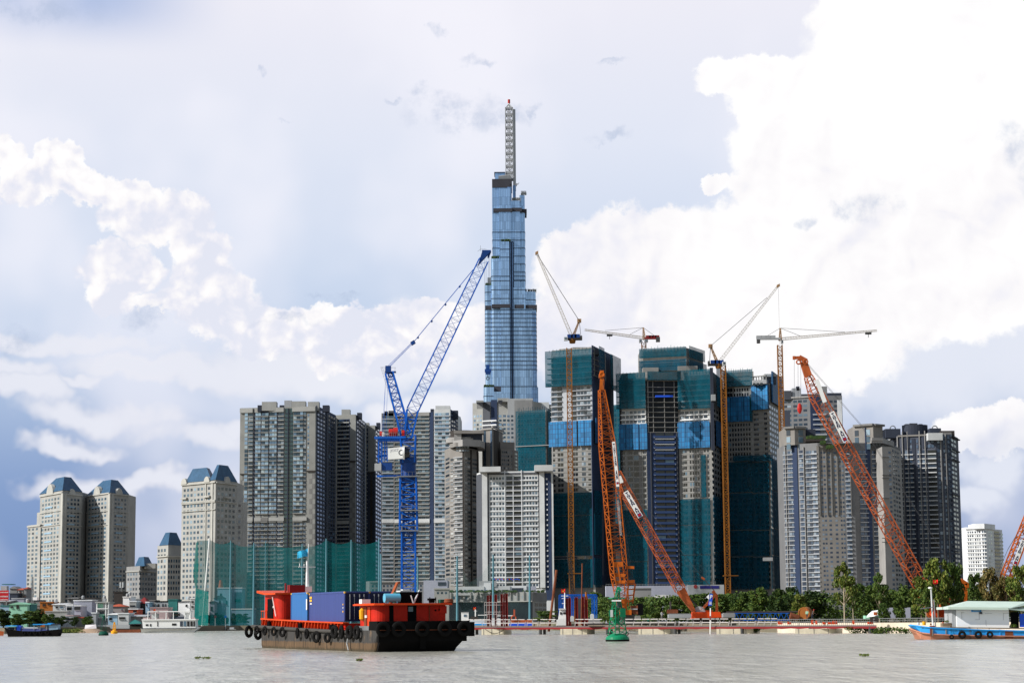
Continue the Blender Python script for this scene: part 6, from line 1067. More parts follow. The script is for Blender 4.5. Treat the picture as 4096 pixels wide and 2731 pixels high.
# ------------------------------------------------------------------ people
def person(label, x, yfoot, d, shirt, trousers, helmet=None, zb=None, h=1.68, face=0.0, stance='stand'):
    """one continuous skinned body; clothes and helmet are its children"""
    p = P(x, yfoot, d); z0 = p.z if zb is None else zb; r = thing('person', label, 'person', (p.x, d, z0), 'workers and crew seen from afar')
    bend = .35 if stance == 'bend' else .06
    V = [(0,0,.92,.13),(0,-bend*.3,1.12,.125),(0,-bend*.6,1.36,.15),(0,-bend*.75,1.47,.06),(0,-bend*.9,1.60,.10),
         (.19,-bend*.6,1.38,.062),(.26,-.06-bend*.4,1.12,.045),(.22,-.26-bend*.5,.98,.034),(.22,-.33-bend*.5,.95,.04),(-.19,-bend*.6,1.38,.062),(-.27,-.02-bend*.4,1.12,.045),(-.24,-.14-bend*.5,.90,.034),(-.24,-.17-bend*.5,.83,.04),
         (.10,0,.86,.095),(.13,-.05,.48,.065),(.14,.02,.09,.045),(.14,-.13,.04,.042),(-.10,0,.86,.095),(-.12,.04,.48,.065),(-.14,.10,.09,.045),(-.14,-.05,.04,.042)]
    E = [(0,1),(1,2),(2,3),(3,4),(2,5),(5,6),(6,7),(7,8),(2,9),(9,10),(10,11),(11,12),(0,13),(13,14),(14,15),(15,16),(0,17),(17,18),(18,19),(19,20)]
    def skin(grow):
        me = bpy.data.meshes.new('t'); me.from_pydata([v[:3] for v in V], E, []); ob = bpy.data.objects.new('t', me); link(ob)
        ob.modifiers.new('s', 'SKIN'); sv = me.skin_vertices[0].data
        for i, v in enumerate(V): sv[i].radius = (v[3]+grow, v[3]*.8+grow)
        sv[0].use_root = True; ob.modifiers.new('u', 'SUBSURF').levels = 1
        m2 = bpy.data.meshes.new_from_object(ob.evaluated_get(bpy.context.evaluated_depsgraph_get())); bpy.data.objects.remove(ob); return m2
    body = skin(0); body.materials.append(M['skin']); o = bpy.data.objects.new('body', body); link(o); o.parent = r; cl = skin(.014)
    for nm, lo, hi, m in (('shirt', .90, 1.46, shirt), ('trousers', .10, .93, trousers)):
        b = MB(); keep = [f for f in cl.polygons if lo <= sum(cl.vertices[i].co.z for i in f.vertices)/len(f.vertices) <= hi and not (nm == 'trousers' and abs(f.center.x) > .2) and not (nm == 'shirt' and f.center.y < -.22)]
        b.add([v.co for v in cl.vertices], [tuple(f.vertices) for f in keep]); q = MB(); ids = sorted({i for f in b.f for i in f}); mp = {i: k for k, i in enumerate(ids)}; q.add([b.v[i] for i in ids], [tuple(mp[i] for i in f) for f in b.f])
        q.v = [(v[0]+p.x, v[1]+d, v[2]+z0) for v in q.v]; q.build(nm, m, r)
    b = MB(); hz = 1.60; hy = -bend*.9
    if helmet: b.lathe((p.x, d+hy, z0+hz+.02), [(.155, 0), (.15, .02), (.125, .09), (.06, .14), (.01, .15)], 12); b.build('helmet', helmet, r)
    else: b.lathe((p.x, d+hy+.01, z0+hz+.01), [(.112, 0), (.11, .06), (.07, .11), (.01, .125)], 12); b.build('hair', 'black', r)
    r.scale = (h/1.7,)*3; r.rotation_euler = (0, 0, face)
# ------------------------------------------------------------------ river barge with containers
def barge():
    phi = R(22); ex = Vector((-math.sin(phi), math.cos(phi), 0)); ey = Vector((math.cos(phi), math.sin(phi), 0)); O = Vector((P(1490, 2600, 190).x, 190, 0)); L, B = 42.0, 8.9
    def q(s, b, z): return O+ex*s+ey*b+Vector((0, 0, z))
    def sheer(s): return .55*max(0, (s-6)/36)**1.3
    def bx(mb, s0, s1, b0, b1, z0, z1): mb.loft([q(s0, b0, z0), q(s0, b1, z0), q(s1, b1, z0), q(s1, b0, z0)], [q(s0, b0, z1), q(s0, b1, z1), q(s1, b1, z1), q(s1, b0, z1)]); return mb
    r = thing('river_barge', 'rust-streaked black river barge with orange coaming and red deckhouses in the foreground', 'barge', q(20, 4.5, 0))
    # hull: cross sections from raked stern to raked bow
    b = MB(); secs = []
    for s, zk, nar in ((-1.1, 1.75, .35), (-.75, 1.05, .12), (.6, -.6, .0), (3, -.9, 0), (10, -.9, 0), (18, -.9, 0), (26, -.9, 0), (34, -.9, 0), (39.5, -.5, .15), (41.6, .8, .7), (43.2, 1.9, 1.5)):
        zt = 1.95+sheer(s); secs.append([q(s, nar, zt), q(s, nar, zk+(zt-zk)*.35 if zk > 0 else .3), q(s, nar+.25, zk), q(s, B-nar-.25-(1.1 if s < 4 else 0), zk), q(s, B-nar-(.7 if s < 4 else 0), zk+(zt-zk)*.35 if zk > 0 else .3), q(s, B-nar, zt)])
    vs = [v for sc in secs for v in sc]; n = 6; fs = []
    for i in range(len(secs)-1):
        for j in range(n): fs.append((i*n+j, i*n+(j+1) % n, (i+1)*n+(j+1) % n, (i+1)*n+j))
    fs += [tuple(range(n)), tuple(range((len(secs)-1)*n, len(secs)*n))[::-1]]; b.add(vs, fs); b.build('hull', 'hull_rust', r)
    b = MB(); bx(b, -1.25, 1.2, .05, B+.15, 1.95, 2.78); bx(b, -1.5, .8, B+.1, B+.55, 1.35, 2.66); b.build('stern_bulwark', 'hull_black', r); b = MB(); bx(b, -1.18, -.7, .2, B-.1, .9, 1.95); b.loft([q(-.72, .3, .2), q(-.72, B-1.1, .2), q(-.2, B-1.3, -.5), q(-.2, .3, -.5)], [q(-1.18, .3, .95), q(-1.18, B-.5, .95), q(-.6, B-.5, .95), q(-.6, .3, .95)]); b.build('stern_shade_plating', 'hull_black', r)  # near-black stern pieces carry the stern's shade in their colour
    b = MB(); bx(b, 1.2, 5.2, .02, .5, 1.95, 2.35); b.build('quarter_plate', 'steel', r)
    b = MB(); bx(b, -1.3, -1.24, .3, B-.2, 1.93, 1.99); b.build('rubbing_strake', 'rust', r)
    b = MB(); bx(b, -1.3, -1.14, B*.47, B*.53, .2, 1.95); b.build('stern_post', 'hull_black', r)
    b = MB(); b.path([q(s, -.12, 1.78+sheer(s)) for s in (5, 9, 14, 19, 24, 29, 34, 39, 42.5)], .17, 8); b.build('fender_pipe', 'fender_pipe', r)
    b = MB(); bx(b, 1, 42.5, .2, B-.2, 1.9, 1.97); b.build('deck', 'deck_grey', r)
    # coaming of the hold with its stiffeners
    b = MB(); s0, s1 = 10.2, 40.2
    for i in range(10):
        a, c = s0+(s1-s0)*i/10, s0+(s1-s0)*(i+1)/10; za, zc = sheer(a), sheer(c)
        b.loft([q(a, .55, 1.9+za), q(a, .7, 1.9+za), q(c, .7, 1.9+zc), q(c, .55, 1.9+zc)], [q(a, .55, 2.55+za), q(a, .7, 2.55+za), q(c, .7, 2.55+zc), q(c, .55, 2.55+zc)])
    bx(b, s0-.1, s0, .55, B-.6, 1.95, 2.6); co = b.build('hold_coaming', 'barge_red', r)
    b = MB()
    for i in range(10): a, c = s0-.3+(s1-s0+.5)*i/10, s0-.3+(s1-s0+.5)*(i+1)/10; za, zc = 2.55+sheer(a), 2.55+sheer(c); b.loft([q(a, .25, za), q(a, .85, za), q(c, .85, zc), q(c, .25, zc)], [q(a, .25, za+.13), q(a, .85, za+.13), q(c, .85, zc+.13), q(c, .25, zc+.13)])
    b.build('coaming_rail', 'barge_orange', co)
    for i in range(27):
        s = s0+.5+(s1-s0-1)*i/26; z = sheer(s); b = MB(); w = .16 if i % 8 == 3 else .05; b.loft([q(s-w, .22, 1.9+z), q(s+w, .22, 1.9+z), q(s+w, .56, 1.9+z), q(s-w, .56, 1.9+z)], [q(s-w, .3, 2.54+z), q(s+w, .3, 2.54+z), q(s+w, .56, 2.54+z), q(s-w, .56, 2.54+z)]); b.build('coaming_stiffener', 'barge_orange', co)
    for s in (13, 24, 36): b = MB(); b.cyl(q(s, .1, 1.9+sheer(s)), q(s, .1, 2.45+sheer(s)), .16, n=10); b.cyl(q(s+.5, .1, 1.9+sheer(s)), q(s+.5, .1, 2.45+sheer(s)), .16, n=10); b.build('bollard', 'black', r)
    # aft deckhouse
    b = MB(); n = 6; rad = 1.0; cs = []
    for i in range(n+1): t = math.pi/2*i/n; cs.append((1.0+rad-rad*math.sin(t), .55+rad-rad*math.cos(t)))
    poly = [(5.4, .55)]+cs+[(1.0, B-1.4), (5.4, B-1.4)]; b.prism([q(s, y, 0).xy for s, y in poly], 1.97, 4.24); dh = b.build('deckhouse', 'barge_red', r)
    b = MB(); roofp = [(6.3, .1), (2.2, -.15), (.6, .35), (.25, 1.2), (.35, B-.95), (6.3, B-.95)]; b.prism([q(s, y, 0).xy for s, y in roofp], 4.24, 4.38); b.prism([q(s*.98+.06, y*.98+.1, 0).xy for s, y in roofp], 4.38, 4.42); b.build('deckhouse_roof', 'barge_orange', dh)
    def panel(nm, y0, y1, z0, z1, m, s=.98): bb = MB(); bx(bb, s-.04, s+.1, y0, y1, z0, z1); return bb.build(nm, m, dh)
    dr = panel('door', 3.75, 4.6, 2.15, 4.25, 'black'); bb = MB(); bx(bb, .9, .95, 3.8, 4.25, 3.65, 4.1); bb.build('door_window', 'win_teal', dr)
    panel('doorway', 1.95, 2.35, 2.1, 4.25, 'black'); panel('hatch', 6.9, 7.6, 3.45, 4.15, 'barge_red', .96); panel('seam', 5.85, 5.9, 2.1, 4.3, 'rust', .96); bb = MB(); bb.cyl(q(.93, 3.1, 2.5), q(1.0, 3.1, 2.5), .24, n=16); bb.build('vent_cover', 'tin', dh)
    bb = MB(); bb.cyl(q(.93, 6.5, 3.75), q(1.0, 6.5, 3.75), .09); bb.cyl(q(.93, 6.9, 3.8), q(1.0, 6.9, 3.8), .11); bb.build('porthole', 'black', dh)
    for s, y0, z0, z1, m, nm in ((3.7, .48, 2.2, 4.1, 'rust', 'doorway'), (2.6, .48, 2.2, 4.1, 'barge_orange', 'door')): bb = MB(); bx(bb, s-.35, s+.35, y0, y0+.12, z0, z1); bb.build(nm, m, dh)
    bb = MB(); bb.lathe(q(4.3, .38, 2.9), [(.05, -.05), (.26, .1), (.28, .9), (.1, 1.1)], 10); bb.build('life_vest', 'yellow', dh)
    for s in (3.1, 3.4): bb = MB(); bx(bb, s-.1, s+.1, .38, .5, 3.1, 3.35); bb.build('notice', 'white_paint', dh)
    # gear on the aft roof: each its own thing
    def on(nm, label, cat, m, fn, dz=-.22, **kw): bb = MB(); fn(bb); bb.v = [(v[0], v[1], v[2]+dz) for v in bb.v]; return bb.build(nm, m, label=label, cat=cat, **kw)
    on('fuel_tank', 'pale blue horizontal tank on the aft deckhouse roof', 'tank', 'tank_blue', lambda bb: (bb.cyl(q(3.2, 2.2, 5.15), q(3.2, 3.7, 5.15), .42, n=16), bx(bb, 2.9, 3.5, 2.4, 2.55, 4.64, 4.9), bx(bb, 2.9, 3.5, 3.3, 3.45, 4.64, 4.9)))
    on('machine_box', 'black box with green end on the aft deckhouse roof', 'box', 'black', lambda bb: bx(bb, 3.6, 5.6, 3.9, 6.1, 4.64, 5.72)); on('locker', 'green upright locker beside the pale blue tank', 'locker', 'green_box', lambda bb: bx(bb, 3.6, 4.4, 3.5, 3.86, 4.64, 5.7))
    on('box', 'white box at the left edge of the aft deckhouse roof', 'box', 'white_paint', lambda bb: bx(bb, 4.0, 4.8, .25, 1.1, 4.64, 5.05)); on('tarpaulin', 'pale folded tarpaulin on top of the black box', 'tarpaulin', 'white_wall', lambda bb: (bx(bb, 3.8, 5.2, 4.0, 5.1, 5.72, 5.86), bx(bb, 4.0, 4.6, 4.3, 5.0, 5.86, 5.98)))
    on('funnel', 'orange slanted pipe rising behind the roof tank', 'pipe', 'orange_red', lambda bb: (bb.beam(q(5.0, 3.6, 5.5), q(5.6, 4.3, 6.6), .22), bb.beam(q(5.6, 4.3, 6.6), q(5.7, 4.6, 6.65), .18), bb.cyl(q(5.0, 3.4, 4.64), q(5.0, 3.6, 5.6), .16)))
    on('ladder', 'pair of pale props leaning on the black roof box', 'prop', 'white_wall', lambda bb: (bb.beam(q(3.3, 5.1, 4.66), q(3.4, 4.9, 5.4), .11), bb.beam(q(3.3, 5.15, 4.66), q(3.8, 5.9, 5.9), .11)))
    on('winch', 'dark small winch on the right part of the aft roof', 'winch', 'black', lambda bb: (bx(bb, 2.0, 2.7, 6.3, 6.9, 4.9, 5.1), bb.beam(q(2.0, 6.3, 4.64), q(2.0, 6.3, 5.2), .09), bb.beam(q(2.0, 6.9, 4.64), q(2.0, 6.9, 5.2), .09), bb.cyl(q(2.3, 6.35, 4.85), q(2.3, 6.85, 4.85), .18)))
    on('crate', 'small green crate at the right end of the aft roof', 'crate', 'green_box', lambda bb: (bx(bb, 1.6, 2.2, 7.2, 7.6, 4.64, 4.98), bx(bb, 1.5, 2.0, 7.62, 7.7, 4.64, 4.8))); on('rope_coil', 'dark coil of rope at the right end of the aft roof', 'rope coil', 'rust', lambda bb: (bb.torus(q(1.5, 8.0, 4.76), (0, 0, 1), .35, .12), bb.torus(q(1.5, 8.0, 4.92), (0, 0, 1), .3, .12)))
    # bow wheelhouse
    b = MB(); poly = [(41.0, .9), (36.0, .9)]+[(35.2+.8-.8*math.sin(math.pi/2*i/5), .9+.8-.8*math.cos(math.pi/2*i/5)) for i in range(6)]+[(35.2, 5.3), (41.0, 5.3)]; b.prism([q(s, y, 0).xy for s, y in poly], 2.4, 5.7); wh = b.build('wheelhouse', 'barge_red', r)
    b = MB(); A = [(42.3, .2), (34.6, .2), (34.6, 6.0), (42.3, 6.0)]; zt = [6.15, 5.78, 5.78, 6.15]; mid = [(39, .2), (39, 6.0)]
    b.loft([q(34.6, .3, 5.72), q(34.6, 5.9, 5.72), q(38.8, 5.9, 5.72), q(38.8, .3, 5.72)], [q(34.6, .3, 5.9), q(34.6, 5.9, 5.9), q(38.8, 5.9, 5.92), q(38.8, .3, 5.92)]); b.loft([q(38.8, .3, 5.72), q(38.8, 5.9, 5.72), q(42.3, 5.9, 6.0), q(42.3, .3, 6.0)], [q(38.8, .3, 5.92), q(38.8, 5.9, 5.92), q(42.3, 5.9, 6.25), q(42.3, .3, 6.25)]); b.build('wheelhouse_roof', 'barge_orange', wh)
    b = MB(); bx(b, 35.1, 35.2, 3.2, 4.1, 4.55, 5.15); b.build('window', 'win_teal', wh); b = MB(); b.cyl(q(35.08, 3.2, 3.6), q(35.16, 3.2, 3.6), .55, n=20); b.build('emblem_disc', 'rust', wh); b = MB(); b.cyl(q(35.03, 3.35, 3.55), q(35.08, 3.35, 3.55), .3, n=7); b.build('emblem_mark', 'poster_ink', wh)
    b = MB(); bx(b, 37.4, 39.6, .8, .95, 2.6, 5.3); b.build('doorway', 'black', wh); b = MB(); b.beam(q(37.2, .7, 5.5), q(35.8, .7, 3.4), .07); b.obox(q(36.6, .68, 4.4), (.1, 0, 0), (0, .06, 0), (0, 0, .1)); b.build('wiper_arm', 'white_paint', wh)
    b = MB()
    for s in (40, 41, 42): b.beam(q(s, .8, 2.4), q(s, .8, 4.0), .07)
    b.beam(q(40, .8, 4.0), q(42.2, .8, 4.0), .07); b.beam(q(40, .8, 3.2), q(42.2, .8, 3.2), .07); b.beam(q(40, .8, 4.0), q(39.6, .8, 2.5), .1); b.build('bow_rail', 'barge_orange', r)
    b = MB(); b.loft([q(40, .3, 2.2), q(43.4, 1.4, 2.3), q(43.4, B-1.4, 2.3), q(40, B-.3, 2.2)], [q(40, .3, 2.7), q(43.6, 1.2, 3.1), q(43.6, B-1.2, 3.1), q(40, B-.3, 2.7)]); b.build('bow_bulwark', 'hull_black', r)
    on('generator', 'dark red box on the wheelhouse roof', 'box', 'deck_red', lambda bb: (bx(bb, 35.6, 36.6, 2.2, 3.9, 5.93, 6.75), bb.cyl(q(36.2, 1.9, 5.93), q(36.2, 1.9, 6.95), .1)), dz=0)
    mt = thing('mast', 'white signal mast with cross arm on the wheelhouse roof', 'mast', q(36, 4.3, 5.92)); b = MB(); bx(b, 35.6, 36.4, 3.95, 4.7, 5.9, 6.6); b.cyl(q(36, 4.3, 6.5), q(36, 4.25, 9.4), .2, .11); b.build('post', 'white_paint', mt)
    b = MB(); b.beam(q(36, 3.3, 8.7), q(36, 5.2, 8.7), .09); b.beam(q(36, 3.4, 8.7), q(36, 3.4, 9.1), .08); b.beam(q(36, 3.9, 8.7), q(36, 3.9, 9.05), .08); b.build('cross_arm', 'white_paint', mt); b = MB(); b.cyl(q(36, 4.35, 9.3), q(36, 4.4, 11.2), .04); b.build('flag_staff', 'white_paint', mt)
    b = MB(); vs = []; n = 9
    for i in range(n):
        t = i/(n-1); 
        for j in range(4): u = j/3; vs.append(q(36+.18*math.sin(t*7+u), 4.35-1.15*t, 10.75-.85*u*(1-.25*t)-.45*t-.06*math.sin(6*t+2*u)))
    b.add(vs, [(i*4+j, i*4+j+1, i*4+j+5, i*4+j+4) for i in range(n-1) for j in range(3)]); b.build('flag', 'flag_blue', label='light blue flag flying from the barge signal mast', cat='flag')
    # containers
    def container(lab, s0, s1, b0, b1, m, z0=2.78, z1=5.66, door=True, marks=False):
        c = thing('shipping_container', lab, 'shipping container', q((s0+s1)/2, (b0+b1)/2, z0), 'shipping containers on the barge'); bb = MB(); bx(bb, s0, s1, b0, b1, z0, z1); bb.build('container_body', m, c); bb = MB(); bx(bb, s0+.05, s1-.05, b0+.05, b1-.05, z1, z1+.03); bb.build('container_top', 'container_roof', c)
        bb = MB()
        for z in (z0+.02, z1-.14): bx(bb, s0-.02, s1+.02, b0-.03, b0+.05, z, z+.14)
        for s in (s0, s1-.14): bx(bb, s-.02, s+.16, b0-.03, b0+.1, z0, z1)
        bb.build('corner_frame', 'container_blue' if m == 'container_blue' else 'container_navy', c)
        for s, z in ((s0, z1-.16), (s1-.2, z1-.16)): g = MB(); bx(g, s-.03, s+.2, b0-.05, b0+.12, z, z+.17); g.build('corner_casting', 'yellow_mark', c)
        if door:
            g = MB(); bx(g, s0-.06, s0, b0+.08, b1-.08, z0+.1, z1-.12); dd = g.build('door', 'container_door_shade', c)  # doors coloured near black to paint the shade on this end
            for y in (b0+.5, b0+.95, b1-.95, b1-.5): g = MB(); g.cyl(q(s0-.1, y, z0+.2), q(s0-.1, y, z1-.25), .025, n=6); bx(g, s0-.14, s0-.06, y-.04, y+.04, z1-.5, z1-.25); g.build('locking_bar', 'tin', dd)
        if marks:
            for s, z, w, h, mm in ((s1-1.0, z1-.55, .75, .22, 'yellow_mark'), (s1-1.0, z1-.85, .75, .22, 'yellow_mark'), (s1-1.0, z1-1.12, .6, .12, 'white_paint'), (s0+.35, z1-1.3, .22, .14, 'yellow_mark'), (s0+.35, z1-1.6, .2, .1, 'white_paint'), (s0+.35, z1-2.0, .24, .16, 'yellow_mark')): g = MB(); bx(g, s-.0, s+w, b0-.05, b0-.01, z, z+h); g.build('marking', mm, c)
    container('long navy container facing the river on the barge deck', 11.6, 23.8, .95, 3.39, 'container_navy', marks=True); container('dark navy container with closed doors, behind the long navy one', 11.7, 23.8, 3.47, 5.91, 'container_navy'); container('bright blue container just behind the bow wheelhouse', 24.3, 30.4, .9, 3.34, 'container_blue', z1=5.78); container('blue container on the far side behind the bow wheelhouse', 24.3, 30.4, 3.45, 5.89, 'container_blue')
    g = MB(); bx(g, 24.2, 24.5, .8, .88, 4.0, 5.1); g.build('paper_sheet', 'white_paint', label='white torn sheet hanging at the end of the bright blue container', cat='sheet')
    # tyres
    ORDS = ['first', 'second', 'third', 'fourth', 'fifth', 'sixth', 'seventh', 'eighth', 'ninth', 'tenth', 'eleventh', 'twelfth', 'thirteenth']
    side = [(39.6, .48), (36.2, .5), (32.6, .48), (29.2, .52), (23.6, .55), (20.2, .52), (16.8, .58), (13.0, .5), (10.6, .66), (8.4, .66), (5.8, .66), (3.6, .66)]
    for i, (s, rr) in enumerate(side):
        b = MB(); zc = 1.42+sheer(s)-(.25 if i in (6, 7) else 0)+(.35 if i > 7 else 0); tw = Vector((.0, .0, 0)); ax = (-ey+ex*random.uniform(-.5, .2)).normalized(); b.torus(q(s, -.38, zc), ax, rr*.72, rr*.32, 22, 8, .75); b.beam(q(s, -.3, zc+rr*.7), q(s, .0, 2.1+sheer(s)), .05)
        b.build('tyre_fender', 'rubber', smooth=False, label=f'rubber tyre fender on the long side of the barge, {ORDS[i]} from the bow', cat='tyre', group='tyre fenders hung round the barge')
    for i, y in enumerate((.5, 2.0, 4.3, 6.5, 8.4)):
        b = MB(); b.torus(q(-1.55, y, 2.05), ex, .52, .2, 24, 8, .9); b.build('tyre_fender', 'rubber', label=f'large tyre fender on the barge stern, {ORDS[i]} from the left', cat='tyre', group='tyre fenders hung round the barge')
    for i, (y, z) in enumerate(((-.2, 1.75), (.8, 1.5), (2.0, 1.8))):
        b = MB(); b.torus(q(43.6-i*.2, y, z), (ex-ey*.8).normalized(), .5, .2, 20, 8, .9); b.build('tyre_fender', 'rubber', label=['outermost tyre fender hanging off the barge bow', 'lower tyre fender hanging off the barge bow', 'tyre fender at the bow nearest the orange rail'][i], cat='tyre', group='tyre fenders hung round the barge')
    b = MB(); b.path([q(6.5, -.3, 1.3), q(6.7, -.35, .7), q(6.4, -.3, .1)], .07); b.build('chain', 'tin', label='pale chain hanging from the barge side to the water', cat='chain')
# ------------------------------------------------------------------ buoys
def buoys():
    def latbuoy(label, x, y, d, H_, Rb, m, full=True):
        p = P(x, y, d); r = thing('navigation_buoy', label, 'buoy', (p.x, d, 0)); m = m if full else 'buoy_dark'; b = MB(); b.lathe((p.x, d, -.2), [(Rb*.9, 0), (Rb*.97, .3), (Rb, .45), (Rb*.96, .72), (Rb*.8, .95), (Rb*.5, 1.15), (Rb*.3, 1.2)], 28); b.build('float', m, r, smooth=False); b = MB(); b.lathe((p.x, d, -.2), [(Rb*.92, 0), (Rb*1.0, .28), (Rb*1.02, .42), (Rb*.9, .43)], 28); b.build('float_skirt', 'rubber', r)
        b = MB(); w0, w1 = Rb*1.15, Rb*.42; lattice(b, (p.x, d, .9), (p.x-.03, d, H_*.80), (1, .55, 0), w0, w1, 7 if full else 5, .12 if full else .05, .07 if full else .03); b.build('frame', m, r)
        if full:
            for (dx, z0, z1, s_) in ((-.85, .46, .58, 1), (.55, .44, .60, 1), (-.3, .33, .40, 1)): b = MB(); c = Vector((p.x+dx+.15, d-.55, H_*(z0+z1)/2)); b.obox(c, (.36, .1, 0), (-.01, .03, 0), (0, 0, H_*(z1-z0)/2)); b.build('daymark_plate', m, r)
            b = MB(); b.obox((p.x-.72, d-.62, H_*.51), (.17, .04, 0), (0, .03, 0), (0, 0, .45)); b.build('number_plate', 'white_paint', r)
            b = MB(); z = H_*.79; b.obox((p.x, d, z), (.85, .2, 0), (-.2, .8, 0), (0, 0, .06)); b.obox((p.x-.15, d-.8, z-.32), (.62, 0, 0), (0, .02, 0), (0, 0, .1)); b.build('platform', m, r); b = MB(); b.obox((p.x-.1, d-.85, z-.32), (.6, 0, 0), (0, .02, 0), (0, 0, .09)); b.build('light_band', 'white_paint', r)
            b = MB(); b.cyl((p.x+.25, d, H_*.62), (p.x+.25, d, H_*.76), .3); b.build('battery_box', 'slate2', r)
            b = MB(); lattice(b, (p.x, d, z), (p.x+.2, d, H_*.93), (1, .5, 0), .5, .3, 3, .1, .06); b.build('lantern_frame', m, r); b = MB(); b.cyl((p.x+.2, d, H_*.88), (p.x+.2, d, H_*.94), .14); b.build('lantern', 'tin', r); b = MB(); b.loft([(p.x-.15, d-.1, H_*.92), (p.x+.65, d-.1, H_*.92), (p.x+.65, d+.4, H_*.92), (p.x-.15, d+.4, H_*.92)], [(p.x+.05, d, H_*1.0), (p.x+.4, d, H_*1.0), (p.x+.4, d+.3, H_*1.0), (p.x+.05, d+.3, H_*1.0)]); b.build('topmark', m, r)
            for a in (-1, 1): b = MB(); b.torus((p.x+a*Rb*.78, d-.3, .95), (0, 1, 0), .2, .05, 12, 6); b.build('lifting_eye', 'cw_grey', r)
        else: MB().cyl((p.x, d, H_*.78), (p.x, d, H_), .25, .4, 8).build('topmark', m, r)
    latbuoy('big green lattice navigation buoy afloat in front of the orange cranes', 2470, 2562, 264, 6.9, 1.52, 'buoy_green'); latbuoy('small distant green lattice buoy left of the white passenger boat', 414, 2540, 480, 4.6, 1.15, 'buoy_green', False)
    d = 560; p = P(457, 2531, d); r = thing('navigation_buoy', 'small orange-yellow buoy left of the white passenger boat', 'buoy', (p.x, d, 0)); MB().lathe((p.x, d, -.2), [(.8, 0), (.88, .3), (.88, .8), (.5, 1.0), (.3, 1.4)], 18).build('float', 'yellow', r); b = MB(); lattice(b, (p.x, d, 1.0), (p.x, d, 2.9), (1, 0, 0), .7, .3, 3, .12, .08); b.cyl((p.x, d, 2.7), (p.x, d, 3.1), .22); b.build('frame', 'yellow', r)
# ------------------------------------------------------------------ other boats
def flag(label, x, y, d, w, h, m='flag_red', star=True, dirx=-1):
    b = MB(); vs = []; n = 7
    for i in range(n):
        t = i/(n-1)
        for j in range(3): vs.append(P(x+dirx*w*t, y+h*j/2+h*.12*math.sin(4*t)+t*h*.15, d)+Vector((0, .15*math.sin(5*t), 0)))
    b.add(vs, [(i*3+j, i*3+j+1, i*3+j+4, i*3+j+3) for i in range(n-1) for j in range(2)]); r = thing('flag', label, 'flag', P(x, y, d), 'red flags with a yellow star'); b.build('cloth', m, r)
    if star:
        c = P(x+dirx*w*.5, y+h*.62, d-.3); k = h*d/FPX*.28; b = MB(); b.quad(*[c+Vector((k*(1 if i % 2 == 0 else .42)*math.sin(math.pi*i/5), 0, k*(1 if i % 2 == 0 else .42)*math.cos(math.pi*i/5))) for i in range(10)][::-1]); b.build('star', 'yellow_mark', r)
